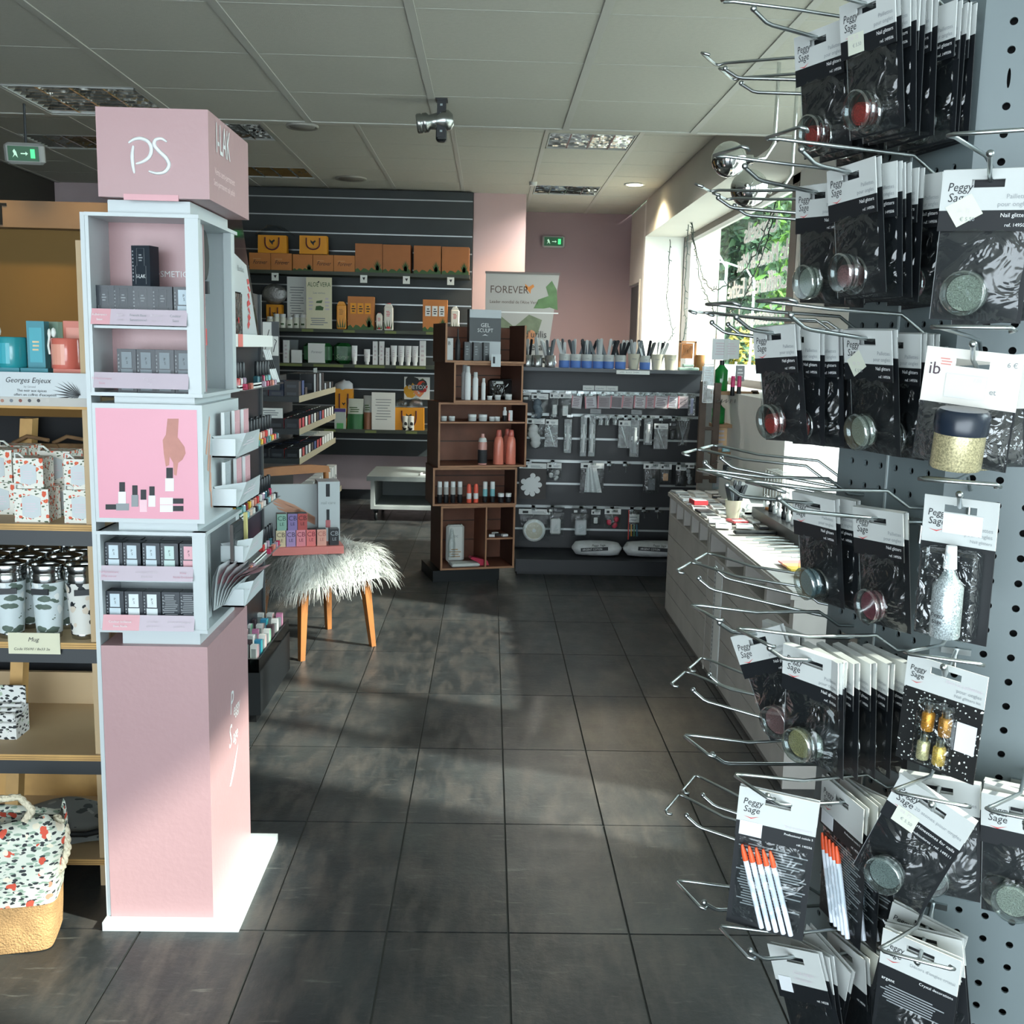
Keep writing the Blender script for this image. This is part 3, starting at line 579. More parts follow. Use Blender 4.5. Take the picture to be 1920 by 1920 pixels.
hang('ib', make_blister('ib'), 'cream carded blister with black-lidded gold glitter jar', H3[2], n3, .150, g3, R(-16), R(4), R(5))
hang('ib', make_blister('ib'), 'second cream blister card half hidden behind the gold jar one', H3[2], n3, .10, g3, R(-8), R(2), R(-4))
hang('bot', make_blister('bottle'), 'blister card with silver glitter dropper bottle', H3[3], n3, .135, g3, R(-16), R(3), R(1))
hang('kit', make_blister('kit'), 'starry black card with four tiny gold flake vials', H3[4], n3, .130, g3, R(-20), R(4), R(4))
hang('stones', make_pack('BFC6C2', 'jar', 1, ('20 stones pour ongles', '', '20 rhinestones for nails', 'multicolores - ref. 149511')), 'tilted bag with clear rhinestone jar labelled 20 stones', H3[5], n3, .130, g3, R(-16), R(5), R(22))
hang('stones', make_pack('BFC6C2'), 'rhinestone pack behind the tilted 20 stones bag', H3[5], n3, .07, g3, R(-6), R(2), R(-4))
def make_cards():
    t = thing('nail_crystal_pack', '', 'blister pack'); w, H, z1 = .074, .14, .010; b = MB(); b.box(-w/2, w/2, .0015, .002, -H+z1, .003, black); slot_header(b, w, -.018, z1, .0018, white); b.build('backing_card', t)
    h = MB(); y = -.003; slot_header(h, w, -.028, z1, y, white); h.box(-w/2, w/2, y-.0004, y+.0004, -.12, -.028, black); brand(h, -w/2+.004, -.008, y-.001, .9); h.text("Décors d'ongles cristal", .0046, w/2-.003, -.018, y-.001, grey_ink, 'r'); h.text('Crystal decorations', .004, w/2-.003, -.033, y-.001, wht, 'r'); h.text('argent', .005, -w/2+.004, -.043, y-.001, wht); h.lines(-w/2+.004, w/2-.004, -.066, -.046, 7, y-.001, grey_ink, rnd=random.Random(6)); h.build('header_flap', t)
    g = MB(); bag(g, w*.9, -H+.012, -.064, -.004, .008, crinkle, 15); g.build('film_bag', t); return t
for k, (s, rl) in enumerate(((.120, 3), (.09, -8), (.06, 9))): hang('cards', make_cards, '%s crystal decoration pack on the lowest bright-face hook' % ['front', 'middle', 'rear'][k], H3[6], n3, s, 'crystal decoration packs at lower right', R(-14), R(4), R(rl))
for k, (s, rl) in enumerate(((.090, -3), (.07, 4), (.05, -2))): hang('edgep', make_pack(SIL, 'jar', 0), '%s pack on the hook at the right picture edge' % ['front', 'middle', 'rear'][k], h3b, n3, s, 'packs at the right picture edge', R(-10), R(4), R(rl))
# ================================================================ pink cardboard tower
PX0, PX1, PY0, PY1 = -.905, -.655, 2.42, 2.83
pinkc = M('pink_satin_card', 'AD8B8D', .38, noise=.03, nscale=3, bump=.05, bscale=60); pinkd = M('pink_strip_card', 'D39FA6', .5); lil = M('pale_lilac_card', 'BDB0BA', .5); wc = M('white_glossy_card', 'B9C1C3', .35)
tw = thing('cardboard_display_tower', 'tall pink and white cardboard display tower with PS header box', 'display tower', (PX0, PY0, 0))
def LB(): m = MB(); m.M = Matrix.Translation((-PX0, -PY0, 0)); return m
m = LB(); m.box(PX0-.012, PX1+.068, PY0-.028, 2.875, 0, .022, wc); m.build('base_plate', tw)
m = LB(); m.box(PX0, PX1, PY0, PY1, .022, .712, pinkc)
for x, z, t_, sz in ((2.62, .47, 'P', .085), (2.655, .455, 'eggy', .048), (2.60, .385, 'S', .085), (2.645, .385, 'age', .05)): m.text(t_, sz, x, z, PX1+.0008, wht, axis='x', shear=.2, sx=.8)
m.poly([(PX1+.0008, 2.60, .285), (PX1+.0008, 2.615, .28), (PX1+.0008, 2.66, .31), (PX1+.0008, 2.70, .365), (PX1+.0008, 2.65, .325)], wht)
m.build('pedestal', tw)
m = LB(); m.box(PX0-.012, PX0-.002, PY0+.004, PY0+.06, .022, 1.705, wc); m.build('side_spine', tw)
def joint(z0, z1, dx=0, dark=False): m = LB(); m.box(PX0+.045, PX1-.022, PY0+.02, PY1-.05, z0, z1, wc); m.build('joint_block', tw)
joint(.712, .745); joint(.987, 1.008); joint(1.283, 1.300); joint(1.705, 1.735)
T = .008
def tier(z0, z1, shelves, name, back=pinkc):
    m = LB(); m.box(PX0, PX0+T, PY0, PY0+.13, z0, z1, wc); m.box(PX1-.03, PX1, PY0, PY0+.02, z0, z1, wc); m.box(PX1-.03, PX1-.024, PY0+.02, PY0+.13, z0, z1, wc)
    m.box(PX0, PX1+.002, PY0-.002, PY1-.05, z0, z0+T, wc); m.box(PX0, PX1+.002, PY0-.002, PY1-.05, z1-T, z1, wc)
    m.box(PX0+T, PX1-.022, PY0+.125, PY0+.13, z0+T, z1-T, back)
    m.box(PX1-.02, PX1, PY0+.30, PY0+.335, z0+T, z1-T, wc); m.box(PX1-.12, PX1-.115, PY0+.13, PY0+.33, z0+T, z1-T, wc); m.box(PX1-.12, PX1-.02, PY0+.325, PY0+.33, z0+T, z1-T, wc)
    for z in shelves: m.box(PX0+T, PX1-.03, PY0+.01, PY0+.125, z, z+.006, wc)
    m.build(name, tw)
tier(1.300, 1.705, [1.452], 'upper_shelf_box'); tier(.745, .987, [.865], 'lower_shelf_box', wc)
def strip(z0, z1, splits, texts):
    m = LB(); x0, x1 = PX0+.008, PX1-.028; y = PY0-.004
    for a, b, c in splits: xa, xb = x0+(x1-x0)*a, x0+(x1-x0)*b; m.add([(xa, y-.006, z0), (xb, y-.006, z0), (xb, y+.006, z1), (xa, y+.006, z1)], [(0,1,2,3)], c)
    m.box(x0, x1, y, PY0+.02, z0, z0+.003, wc)
    for u, t1, t2, cc in texts: m.text(t1, .0075, x0+(x1-x0)*u, z0+(z1-z0)*.55, y-.008, cc, 'c'); m.text(t2, .0075, x0+(x1-x0)*u, z0+(z1-z0)*.25, y-.008, cc, 'c')
    m.build('price_strip', tw)
strip(1.460, 1.495, ((0, .2, pinkd), (.2, 1, lil)), ((.1, 'Adhérence', 'base', wht), (.31, 'Base', 'coat', pale_ink), (.5, 'French Base', 'Sensationnel', grey_ink), (.69, 'Brillance', 'top coat', pale_ink), (.89, 'Couleur', 'Semi', grey_ink)))
strip(1.318, 1.353, ((0, .22, lil), (.22, 1, lil)), ((.1, 'Perfectionnant', 'Base', M('rose_ink', 'C99AA8', .6)), (.6, 'Top Coat', 'Mat', pale_ink)))
strip(.872, .905, ((0, 1, lil),), ((.1, 'Perfectionnant', 'Effet miroir', M('rose_ink', 'C99AA8', .6)), (.5, 'Couleur pastilles', 'Evolution', pale_ink), (.9, 'Rose', 'Nude Evolution', MATS['rose_ink'])))
strip(.752, .787, ((0, .4, pinkd), (.4, 1, lil)), ((.2, 'Couleur brillance', 'Base Nude', wht), (.55, 'Couleur', 'Evolution', pale_ink), (.84, 'French manucure', 'naturelle', pale_ink)))
# poster box of the middle
m = LB(); m.box(PX0, PX1, PY0, PY1-.06, 1.008, 1.283, wc)
post = M('poster_pink', 'D58FA0', .35, noise=.05, nscale=2); skin = M('printed_skin', 'B77B6E', .5, noise=.12, nscale=20); py = PY0-.0008
m.quad((PX0+.008, py, 1.018), (PX1-.012, py, 1.018), (PX1-.012, py, 1.272), (PX0+.008, py, 1.272), post)
def P2(x, y): v = at(x, y, Y=py-.0006); return (v.x, py-.0006, v.z)
m.add([P2(*q) for q in ((314, 785), (335, 785), (333, 820), (346, 838), (348, 850), (342, 862), (334, 868), (331, 892), (326, 890), (325, 868), (318, 856), (317, 872), (311, 875), (307, 850), (305, 825), (311, 815))], [tuple(range(16))][::-1] if 0 else [tuple(range(15, -1, -1))], skin)
def bot(x, y, w, h, col_, lying=0):
    a = (x-w/2, y), (x+w/2, y), (x+w/2, y-h*.55), (x-w/2, y-h*.55)
    b = (x-w*.38, y-h*.55), (x+w*.38, y-h*.55), (x+w*.38, y-h), (x-w*.38, y-h)
    if lying: a = [(x-h*.0+ (q[1]-y)*-1*lying, y-(q[0]-x)-w/2) for q in a]; b = [(x+(q[1]-y)*-1*lying, y-(q[0]-x)-w/2) for q in b]
    for pts_, c in ((a, col_), (b, ink)): m.add([(lambda v: (v[0], py-.0011, v[2]))(P2(*q)) for q in pts_], [(0,1,2,3)], c)
gb, wb, pb = M('bottle_grey_print', '7F8588', .4), M('bottle_white_print', 'DDE3E6', .4), M('bottle_pink_print', 'E2B8C2', .4)
bot(229, 944, 14, 40, wb); bot(253, 950, 13, 40, gb); bot(269, 960, 14, 42, pb); bot(285, 950, 13, 38, wb); bot(318, 921, 16, 44, wb); bot(242, 957, 13, 44, gb, -1); bot(300, 946, 13, 44, wb, 1); bot(300, 960, 13, 44, wb, 1)
for k, (z, w) in enumerate(((1.20, .010), (1.16, .009), (1.11, .010), (1.07, .009))):
    m.add([(PX1+.0006, 2.44+.012*k, z-.03), (PX1+.0006, 2.452+.012*k, z-.035), (PX1+.0006, 2.485, z+.05), (PX1+.0006, 2.478, z+.055)], [(0,1,2,3)], M('printed_finger', 'CE9A80', .5))
m.build('poster_box', tw)
# header box
m = LB(); m.box(PX0+.034, PX1+.028, PY0-.004, 2.80, 1.738, 1.928, pinkc); m.box(PX0+.09, PX1-.04, PY0-.007, PY0-.004, 1.732, 1.745, pinkd)

def stroke(pts, r):
    P_ = [at(*q, Y=PY0-.0045) for q in pts]; Q_ = []
    for i in range(len(P_)-1):
        a0, a1, a2, a3_ = P_[max(i-1, 0)], P_[i], P_[i+1], P_[min(i+2, len(P_)-1)]
        for k in range(5):
            u = k/5; Q_.append(.5*((2*a1)+(a2-a0)*u+(2*a0-5*a1+4*a2-a3_)*u*u+(3*a1-a0-3*a2+a3_)*u**3))
    Q_.append(P_[-1]); L_ = len(Q_); m.tube(Q_, [r*(.45+.65*math.sin(math.pi*i/(L_-1))**.6) for i in range(L_)], wht, 6)
stroke([(250, 273), (248, 290), (249, 308), (252, 325)], .0040)
stroke([(241, 268), (252, 261), (266, 260), (279, 267), (284, 280), (280, 294), (268, 303), (255, 307)], .0042)
stroke([(313, 266), (302, 260), (291, 263), (290, 273), (300, 285), (312, 297), (317, 310), (309, 322), (294, 325), (279, 321)], .0042)

m.text('I-LAK', .095, 2.475, 1.85, PX1+.0295, wht, axis='x', sx=.58); m.text('Vernis semi-permanent', .022, 2.46, 1.80, PX1+.0295, M('cream_print', 'EBD5D5', .5), axis='x', sx=.9); m.text('Semi-permanent nail polish', .020, 2.45, 1.775, PX1+.0295, MATS['cream_print'], axis='x', sx=.9)
m.build('header_box', tw)
m = LB(); m.text('COSMETIC', .02, PX0+.095, 1.575, PY0+.1235, wht); m.build('back_panel_lettering', tw)
# polish cartons on the tower
def carton(key, w, d, h, kind):
    def mk():
        b = MB(); b.box(-w/2, w/2, 0, d, 0, h, M('carton_'+key[:5], '15202A', .35)); y = -.0005
        if kind == 'lak': b.tube([(-w*.28, y, h*.05), (-w*.28, y, h*.5), (-w*.2, y, h*.5), (-w*.2, y, h*.93), (w*.2, y, h*.93), (w*.2, y, h*.5), (w*.28, y, h*.5), (w*.28, y, h*.05)], .0004, grey_ink, 4); b.text('I-LAK', w*.26, 0, h*.2, y, wht, 'c', sx=.8); b.lines(-w*.12, w*.12, h*.6, h*.8, 3, y, grey_ink, rnd=random.Random(2))
        elif kind == 'back': b.lines(-w*.42, w*.42, h*.08, h*.94, 16, y, grey_ink, rnd=random.Random(5))
        else:
            c1 = M('print_'+kind, kind, .45)
            for a, z0, z1 in ((.27, .56, .93), (.31, .04, .53)): b.box(-w*a, w*a, y-.0004, y, h*z0, h*z1, c1)
            b.text('P', w*.2, 0, h*.75, y-.0008, ink, 'c'); b.text('S', w*.2, w*.02, h*.66, y-.0008, ink, 'c'); b.lines(-w*.2, w*.2, h*.22, h*.34, 2, y-.0008, grey_ink, rnd=random.Random(2))
        b.lines(-w*.46, -w*.38, h*.1, h*.9, 9, y, grey_ink, rnd=random.Random(3))
        return tag(b.build('nail_polish_carton'), '', 'carton')
    return mk
def cartons(key, kinds, xs, z, y, w, d, h, lbs, grp):
    for k, (kd, x, lb) in enumerate(zip(kinds, xs, lbs)): place(key+kd, carton(key+kd, w, d, h, kd), lb, (x, y, z), R(random.uniform(-2, 2)), grp)
def xsof(px, y, Y): return [at(p, y, Y=Y).x for p in px]
ps = ['leftmost', 'second from left', 'middle', 'second from right', 'rightmost']
cartons('topa', ['lak', 'lak', 'lak', 'lak', 'A9B9C2'], xsof((196, 232, 268, 305, 345), 580, 2.45), 1.458, PY0+.03, .046, .038, .090, ['%s carton in the row of five on the tower top shelf' % p for p in ps], 'cartons on the tower top shelf')
place('topalak', None, 'single dark polish carton standing on top of the top shelf row', (at(270, 540, Y=2.47).x, PY0+.032, 1.548), R(-14))
cartons('secb', ['6F7A80']*4, xsof((238, 274, 309, 345), 690, 2.45), 1.308, PY0+.03, .043, .036, .098, ['%s grey printed carton on the second tower shelf' % p for p in ('leftmost', 'second', 'third', 'rightmost')], 'grey cartons on the second tower shelf')
cartons('thrc', ['B9C8CF', 'B9C8CF', 'B9C8CF', 'B5CCC8', 'D9A3AC'], xsof((216, 250, 286, 320, 356), 1040, 2.45), .871, PY0+.02, .041, .036, .085, ['%s carton of the front row under the poster' % p for p in ps], 'cartons in the front row under the poster')
cartons('thrc', ['B9C8CF', 'B9C8CF', 'B5CCC8', 'B9C8CF', 'D9A3AC'], xsof((218, 252, 288, 322, 352), 1030, 2.5), .871, PY0+.062, .041, .036, .085, ['%s carton of the rear row under the poster' % p for p in ps], 'cartons in the rear row under the poster')
cartons('foud', ['B9C8CF', 'CFD8DA', 'CFD8DA', 'back', 'back'], xsof((219, 254, 288, 323, 357), 1145, 2.45), .753, PY0+.02, .042, .036, .086, ['%s carton on the lowest tower shelf' % p for p in ps], 'cartons on the lowest tower shelf')
# right side pockets of the tower
def pocket(z0, z1, y0, y1, name):
    m = LB(); x1 = PX1+.055; m.box(PX1, x1, y0, y0+.004, z0, z0+.045, wc); m.add([(PX1, y0, z0+.05), (x1, y0+.01, z0), (x1+.012, y0+.06, z0+.055), (x1+.004, y1, z0+.05), (x1, y1, z0), (PX1, y1, z0+.05)], [(0,1,2), (1,4,3,2)], wc)
    m.box(PX1, x1, y0, y1, z0, z0+.004, wc); m.lines(y0+.03, y1-.05, z0+.022, z0+.04, 3, x1+.0045, pale_ink, axis='x', rnd=random.Random(1)); m.build(name, tw)
for z in (1.155, 1.035): pocket(z, z+.1, PY0+.08, PY0+.33, 'side_pocket')
pocket(.885, .985, PY0+.14, PY0+.36, 'side_pocket'); pocket(.775, .885, PY0+.14, PY0+.36, 'side_pocket')
def palette(key, w, h, c1, c2, n):
    def mk():
        b = MB(); b.box(-.004, .004, -w/2, w/2, 0, h, M('pal_'+c1, c1, .4), side=M('pal2_'+c2, c2, .45))
        for i in range(n): b.box(.004, .0046, -w*.38, w*.38, h*(.06+i*.88/n), h*(.06+(i+.82)*.88/n), M('pal3_'+c2, c2, .5))
        return tag(b.build('nail_design_booklet'), '', 'booklet')
    return mk
for i, (z, y, key, lb) in enumerate(((1.162, 2.56, 'a', 'grey faced nail booklet in upper side pocket of the tower'), (1.162, 2.63, 'b', 'pink edged nail booklet in upper side pocket of the tower'), (1.162, 2.69, 'b', 'far pink edged booklet in upper side pocket of the tower'),
        (1.042, 2.56, 'a', 'grey faced nail booklet in second side pocket of the tower'), (1.042, 2.64, 'b', 'pink edged nail booklet in second side pocket of the tower'), (1.042, 2.70, 'b', 'far pink edged booklet in second side pocket of the tower'))):
    place('pal'+key, palette(key, .055, .098, 'D8DCDC', '9EA6AA' if key == 'a' else 'C79AA0', 4), lb, (PX1+.018+.008*(i % 3), y, z), 0, 'nail booklets in the side pockets')
for i, (z, y, lb) in enumerate(((.892, 2.60, 'dark colour chart box in the third side pocket of the tower'), (.782, 2.66, 'dark colour chart box in the lowest side pocket behind the leaflets'))):
    place('palc', palette('c', .10, .092, '3A302C', '232A2E', 5), lb, (PX1+.03, y, z))
place('pald', palette('d', .012, .10, 'D9D08A', 'D9D08A', 1), 'thin yellow booklet beside the dark colour chart', (PX1+.03, 2.70, .892))
for k in range(6):
    b = MB(); c = [(.002*k, 0), (.003+.006*k, .045), (.008+.012*k, .085-.002*k), (.016+.017*k, .112-.005*k)]
    V = [(x, y_, z) for x, z in c for y_ in (-.05, .05)]; b.add(V, [(2*i, 2*i+1, 2*i+3, 2*i+2) for i in range(3)], wc, True)
    b.add([(x-.0015-.007*math.sin(math.pi*i/3), y_, z) for i, (x, z) in enumerate(c) for y_ in (-.05, .05)], [(2*i, 2*i+2, 2*i+3, 2*i+1) for i in range(3)], pinkd if k else wc, True); c = [(x*1.15, z*1.15) for x, z in c]
    solo('leaflet', b, '%s folded pink leaflet fanned out on the tower side' % ['nearest', 'second', 'third', 'fourth', 'fifth', 'farthest'][k], 'leaflet', (PX1+.006, 2.53+.012*k, .785), R(-6), 'folded leaflets fanned on the tower side')
for z0, z1, lb, top in ((1.46, 1.60, 'silver and black mask pouch in the upper side opening of the tower', 1), (1.318, 1.45, 'silver pouch with red tab in the lower side opening of the tower', 0)):
    t = thing('silver_pouch', lb, 'pouch', (PX1-.05, 2.58, z0)); b = MB(); sil = M('silver_foil', 'B9BFC2', .22, .9, bump=1, bscale=30)
    nx, nz = 8, 10; V = []; rr = random.Random(8)
    for sgn in (1, -1):
        for j in range(nz+1):
            for i in range(nx+1): u, q = i/nx, j/nz; V.append((sgn*(.001+.016*math.sin(math.pi*u)**.6*math.sin(math.pi*q)**.6)+rr.uniform(-.0015, .0015), -.05+.1*u, (z1-z0)*q*.98+.001))
    n = (nx+1)*(nz+1); b.add(V, [(s_*n+j*(nx+1)+i, s_*n+j*(nx+1)+i+1, s_*n+(j+1)*(nx+1)+i+1, s_*n+(j+1)*(nx+1)+i) for s_ in (0, 1) for j in range(nz) for i in range(nx)], sil, True); b.build('pouch_body', t)
    b = MB()
    if top: b.ball((.02, 0, .17), .05, black, 16, 1.2, .12, .8); b.tube([(.02, .01, .11), (.02, .012, .08)], .008, black, 8); b.build('black_mirror', t)
    else: b.box(.018, .020, -.015, .01, .10, .14, red); b.build('red_tab', t)
# ================================================================ wooden rack on the left
ply = M('plywood', 'B8A07C', .6, noise=.10, nscale=3); plye = M('plywood_edge', 'C29A5E', .6, noise=.15, nscale=12); rackd = M('rack_steel', '33373A', .45)
RY0, RY1, RXL, RXR = 2.60, 3.05, -2.1, -.965
rk = thing('wooden_shelf_rack', 'plywood shelf rack with dark steel beams left of the pink tower', 'shelf rack', (RXR, RY0, 0))
def RB(): m = MB(); m.M = Matrix.Translation((-RXR, -RY0, 0)); return m
for a, b in ((RXR-.035, RXR),):
    m = RB(); m.box(a, b, RY0+.01, RY0+.05, 0, 1.66, ply); m.build('upright', rk); m = RB(); m.box(a, b, RY1-.05, RY1, 0, 1.66, ply); m.build('upright', rk)
m = RB(); m.prism([(RY0+.15, 0), (RY0+.19, 0), (RY1-.02, 1.2), (RY1-.06, 1.2)], (-1.32, -1.285), plye, 0); m.build('diagonal_brace', rk)
m = RB(); m.prism([(RY0+.15, 0), (RY0+.19, 0), (RY1-.02, 1.2), (RY1-.06, 1.2)], (-1.62, -1.585), plye, 0); m.build('diagonal_brace', rk)
for z in (.968, .664, .365, .078):
    m = RB(); m.box(RXL, RXR-.002, RY0, RY1, z-.016, z, ply, front=plye)
    for i in (.35, .7): m.box(RXL, RXR-.002, RY0-.0004, RY0, z-.016*i-.0012, z-.016*i, M('ply_line', '7A5C34', .7))
    m.build('shelf', rk)
    if z > .1: m = RB(); m.box(RXL, RXR-.01, RY0+.006, RY0+.03, z-.055, z-.016, rackd); m.build('shelf_beam', rk)
m = RB(); m.box(RXL, RXR-.002, RY0+.0, RY1, 1.255, 1.262, ply, front=plye); m.build('shelf', rk)
m = RB(); m.box(RXL, RXR-.03, RY1-.06, RY1-.045, .365, .46, ply); m.box(RXL, RXR-.03, RY1-.06, RY1-.045, .078, .17, ply, front=plye); m.build('back_rail', rk)
m = RB(); m.box(RXL, RXR-.03, RY1+.02, RY1+.03, 0, 1.2, M('rack_dark_back', '14171B', .8)); m.build('back_panel', rk)
m = RB(); y = RY0-.006; m.box(RXL, RXR-.005, y, RY0, 1.283, 1.343, wc); m.box(RXL, RXR-.005, y-.002, y, 1.262, 1.283, M('strip_grey', 'B5B3AD', .6))
a = at(10, 730, Y=y).x; m.text('Georges Enjeux', .018, a, 1.318, y-.001, ink, shear=.3, sx=.95); m.text('by Girond', .007, a+.045, 1.306, y-.001, grey_ink); m.text('Thé noir aux épices', .009, a+.028, 1.296, y-.001, ink); m.text("offert en coffret d'exception", .009, a+.02, 1.286, y-.001, ink)
for k in range(14):  # printed palm leaf
    r_ = .052*math.sin(math.pi*(k+1)/16)+.012; an = R(100+k*9.5); c = (at(152, 745, Y=y).x, 1.287); e = (c[0]+math.cos(an)*r_*1.1, c[1]+math.sin(an)*r_*1.0)
    if e[1] < 1.342: m.poly([(c[0], y-.001, c[1]+k*.0006), ((c[0]+e[0])/2, y-.001, (c[1]+e[1])/2+.0028), (e[0], y-.001, e[1]), ((c[0]+e[0])/2, y-.001, (c[1]+e[1])/2-.0012)], ink)
for k, cc in enumerate(('A0705C', '6A7078', '7A3E34', '3C3E44', '2C2A2E', 'B9B6B0')): p = at(5+17*k, 751, Y=y); m.lathe([(.0042, 0), (.0042, .0006)], M('dot_'+cc, cc, .5), 10, (p.x, y-.002, p.z), 'y')
m.build('printed_sign_strip', rk)
m = MB(); m.box(0, .05, 0, .012, 0, .034, M('kraft_tag', 'D6D2BE', .7)); 
def sign_tag():
    m = MB(); w, h = .13, .055; m.box(0, w, -.002, 0, 0, h, M('pale_tag', 'D3D2B8', .7)); m.text('Mug', .016, w*.38, h*.60, -.0026, ink, shear=.3); m.text('Code 05690 / 8x33 2e', .0095, w*.10, h*.18, -.0026, ink, shear=.25, sx=1.05)
    return m
p = at(14, 1227, Y=2.59); solo('price_tag', sign_tag(), 'cream price tag reading Mug clipped to the mug shelf edge', 'price tag', (p.x, RY0-.001, p.z))
# candles and boxes on the sign shelf
teal, coral, sage_ = M('teal_box', '1F7E8C', .4, noise=.05), M('coral_box', 'C4705F', .45, noise=.05), M('sage_box', '7F9A86', .5)
def gift_box(w, d, h, mt, lbl=1):
    b = MB(); b.box(-w/2, w/2, 0, d, 0, h, mt); y = -.0006
    if lbl: b.box(-w*.36, w*.36, y, 0, h*.12, h*.86, M(mt.name+'_panel', {'teal_box': '2C97A6', 'coral_box': 'D28A78', 'sage_box': '93AC98'}[mt.name], .4)); b.lines(-w*.2, w*.2, h*.35, h*.6, 3, y-.0005, M('gold_ink', 'C9B58A', .4), rnd=random.Random(4))
    return b
Z1 = 1.343-.06
shz = 1.262
for (x0, x1, yt, yy, zb, mt, lb) in ((-8, 34, 672, 2.625, shz, teal, 'teal gift box with pale panel lying at the left, lower layer'), (36, 88, 672, 2.63, shz, teal, 'wide teal gift box in the lower layer of the sign shelf'), (88, 98, 668, 2.66, shz, sage_, 'narrow sage green box between teal and coral boxes'), (98, 157, 672, 2.625, shz, coral, 'coral gift box under the coral candle jar'),
        (51, 84, 602, 2.66, 1.352, teal, 'tall teal gift box standing on the lower layer'), (80, 110, 603, 2.72, 1.352, sage_, 'sage green box standing behind the white bow'), (120, 157, 602, 2.68, 1.352, coral, 'coral box standing behind the coral candle')):
    a, b_ = at(x0, 650, Y=yy).x, at(x1, 650, Y=yy).x; ztop = at((x0+x1)/2, yt, Y=yy).z
    if zb < 1.3: ztop = 1.352
    solo('gift_box', gift_box(b_-a, .05 if zb < 1.3 else .03, ztop-zb, mt), lb, 'gift box', ((a+b_)/2, yy, zb))
def candle(mt, bow):
    t = thing('candle_jar', '', 'candle'); b = MB(); b.lathe([(.034, 0), (.0355, .003), (.0355, .072), (.034, .075), (.031, .075), (.031, .06)], mt, 28); g0 = b.build('glass', t)
    l = MB(); l.add([(.0358*math.sin(a), -.0358*math.cos(a), z) for z in (.010, .060) for a in [R(-45+15*i) for i in range(5)]], [(i, i+1, i+6, i+5) for i in range(4)], M(mt.name+'_label', '3FA3B0' if 'teal' in mt.name else 'DC9A86', .4)); l.build('label', g0)
    r_ = MB(); r_.ball((-.036, -.01, .085), .008, M('satin_ribbon', 'DDE2DC', .4), 8, 1.6, .6, .5); r_.ball((-.024, -.014, .088), .008, MATS['satin_ribbon'], 8, 1.5, .8, .5); r_.tube([(-.034, -.014, .08), (-.037, -.016, .055), (-.034, -.016, .035)], .003, MATS['satin_ribbon'], 6); r_.build('ribbon_bow', t); return t
gl_t, gl_c = M('teal_glass', '2C8E96', .15, coat=.5), M('coral_glass', 'C96A5C', .15, coat=.5)
place('cnt', lambda: candle(gl_t, 1), 'teal candle jar with white bow at the left picture edge', (at(22, 650, Y=2.66).x, 2.66, 1.352)); place('cnc', lambda: candle(gl_c, 1), 'coral candle jar with white bow on the coral box', (at(124, 650, Y=2.655).x, 2.655, 1.352))
# tangerine print tins
tang = pat('tangerine_print', 'DDDCD2', [(85, .30, '4F6048', (1, 1, 1.6), .7), (60, .33, 'D2583A', (1, 1, 1), 2.1), (60, .12, 'E2A05A', (1, 1, 1), 2.1)])
tang2 = pat('tangerine_print_shade', 'D6D5CC', [(85, .30, '47583F', (1, 1, 1.6), 3.7), (55, .36, 'C04E32', (1, 1, 1), 5.1)])
def tin(w, h, handle=True):
    def mk():
        t = thing('tangerine_print_tin', '', 'gift tin'); b = MB(); b.box(-w/2, w/2, 0, w, 0, h, tang); bb0 = b.build('box_body', t)
        l = MB(); a, c = w*.27, h*.36; l.prism([(-a, h*.47-c*.75), (0, h*.47-c), (a, h*.47-c*.75), (a, h*.47+c*.75), (0, h*.47+c), (-a, h*.47+c*.75)], (-.001, -.0002), wc, 1); l.lines(-a*.7, a*.7, h*.3, h*.6, 4, -.0014, pale_ink, rnd=random.Random(3)); l.build('hexagon_label', bb0)
        if handle: r_ = MB(); r_.tube([(-w*.45, .004, h), (-w*.42, 0, h+.012), (-w*.30, 0, h+.012), (-w*.2, .01, h)], .0028, MATS['satin_ribbon'], 6); r_.build('ribbon', t)
        return t
    return mk
zt = .968; w = .064
for k, (px, yy, zz, key, lb) in enumerate(((59, 2.625, zt, 'tinb', 'tangerine print tin in the front row, left, under the smaller tin'), (152, 2.625, zt, 'tinb', 'tangerine print tin in the front row, right, next to the tower'), (56, 2.63, zt+.085, 'tins', 'small tangerine tin with ribbon stacked left'), (150, 2.63, zt+.085, 'tins', 'small tangerine tin with ribbon stacked right, beside the tower'),
        (104, 2.735, zt, 'tinb', 'tangerine print tin in the second row, centre'), (104, 2.735, zt+.085, 'tinb', 'tangerine tin on top of the second row centre'), (2, 2.735, zt, 'tinb', 'tangerine tin at the left picture edge, lower'), (-4, 2.735, zt+.085, 'tinb', 'tangerine tin at the left picture edge, upper'), (30, 2.85, zt, 'tinb', 'tangerine tin in the third row, lower'), (30, 2.85, zt+.085, 'tinb', 'tangerine tin in the third row, upper'))):
    place(key, tin(.084, .084) if key == 'tinb' else tin(.072, .076), lb, (at(px, 950, Y=yy).x, yy, zz), R(rg.uniform(-3, 3)), 'tangerine print gift tins', scale=None)
kraft = M('kraft_basket', '7A5E40', .8, noise=.3, nscale=30, bump=.4)
for k, (px, yy) in enumerate(((60, 2.94), (135, 2.96))):
    b = MB(); b.bevbox(-.07, .07, 0, .05, 0, .165, .012, kraft); b.tube([(-.06, .02, .165), (-.02, .02, .185), (.04, .02, .175)], .006, kraft, 6); solo('brown_gift_basket', b, ['brown basket pack behind the tangerine tins, left', 'brown basket pack behind the tangerine tins, right'][k], 'basket', (at(px, 850, Y=yy).x, yy, .968))
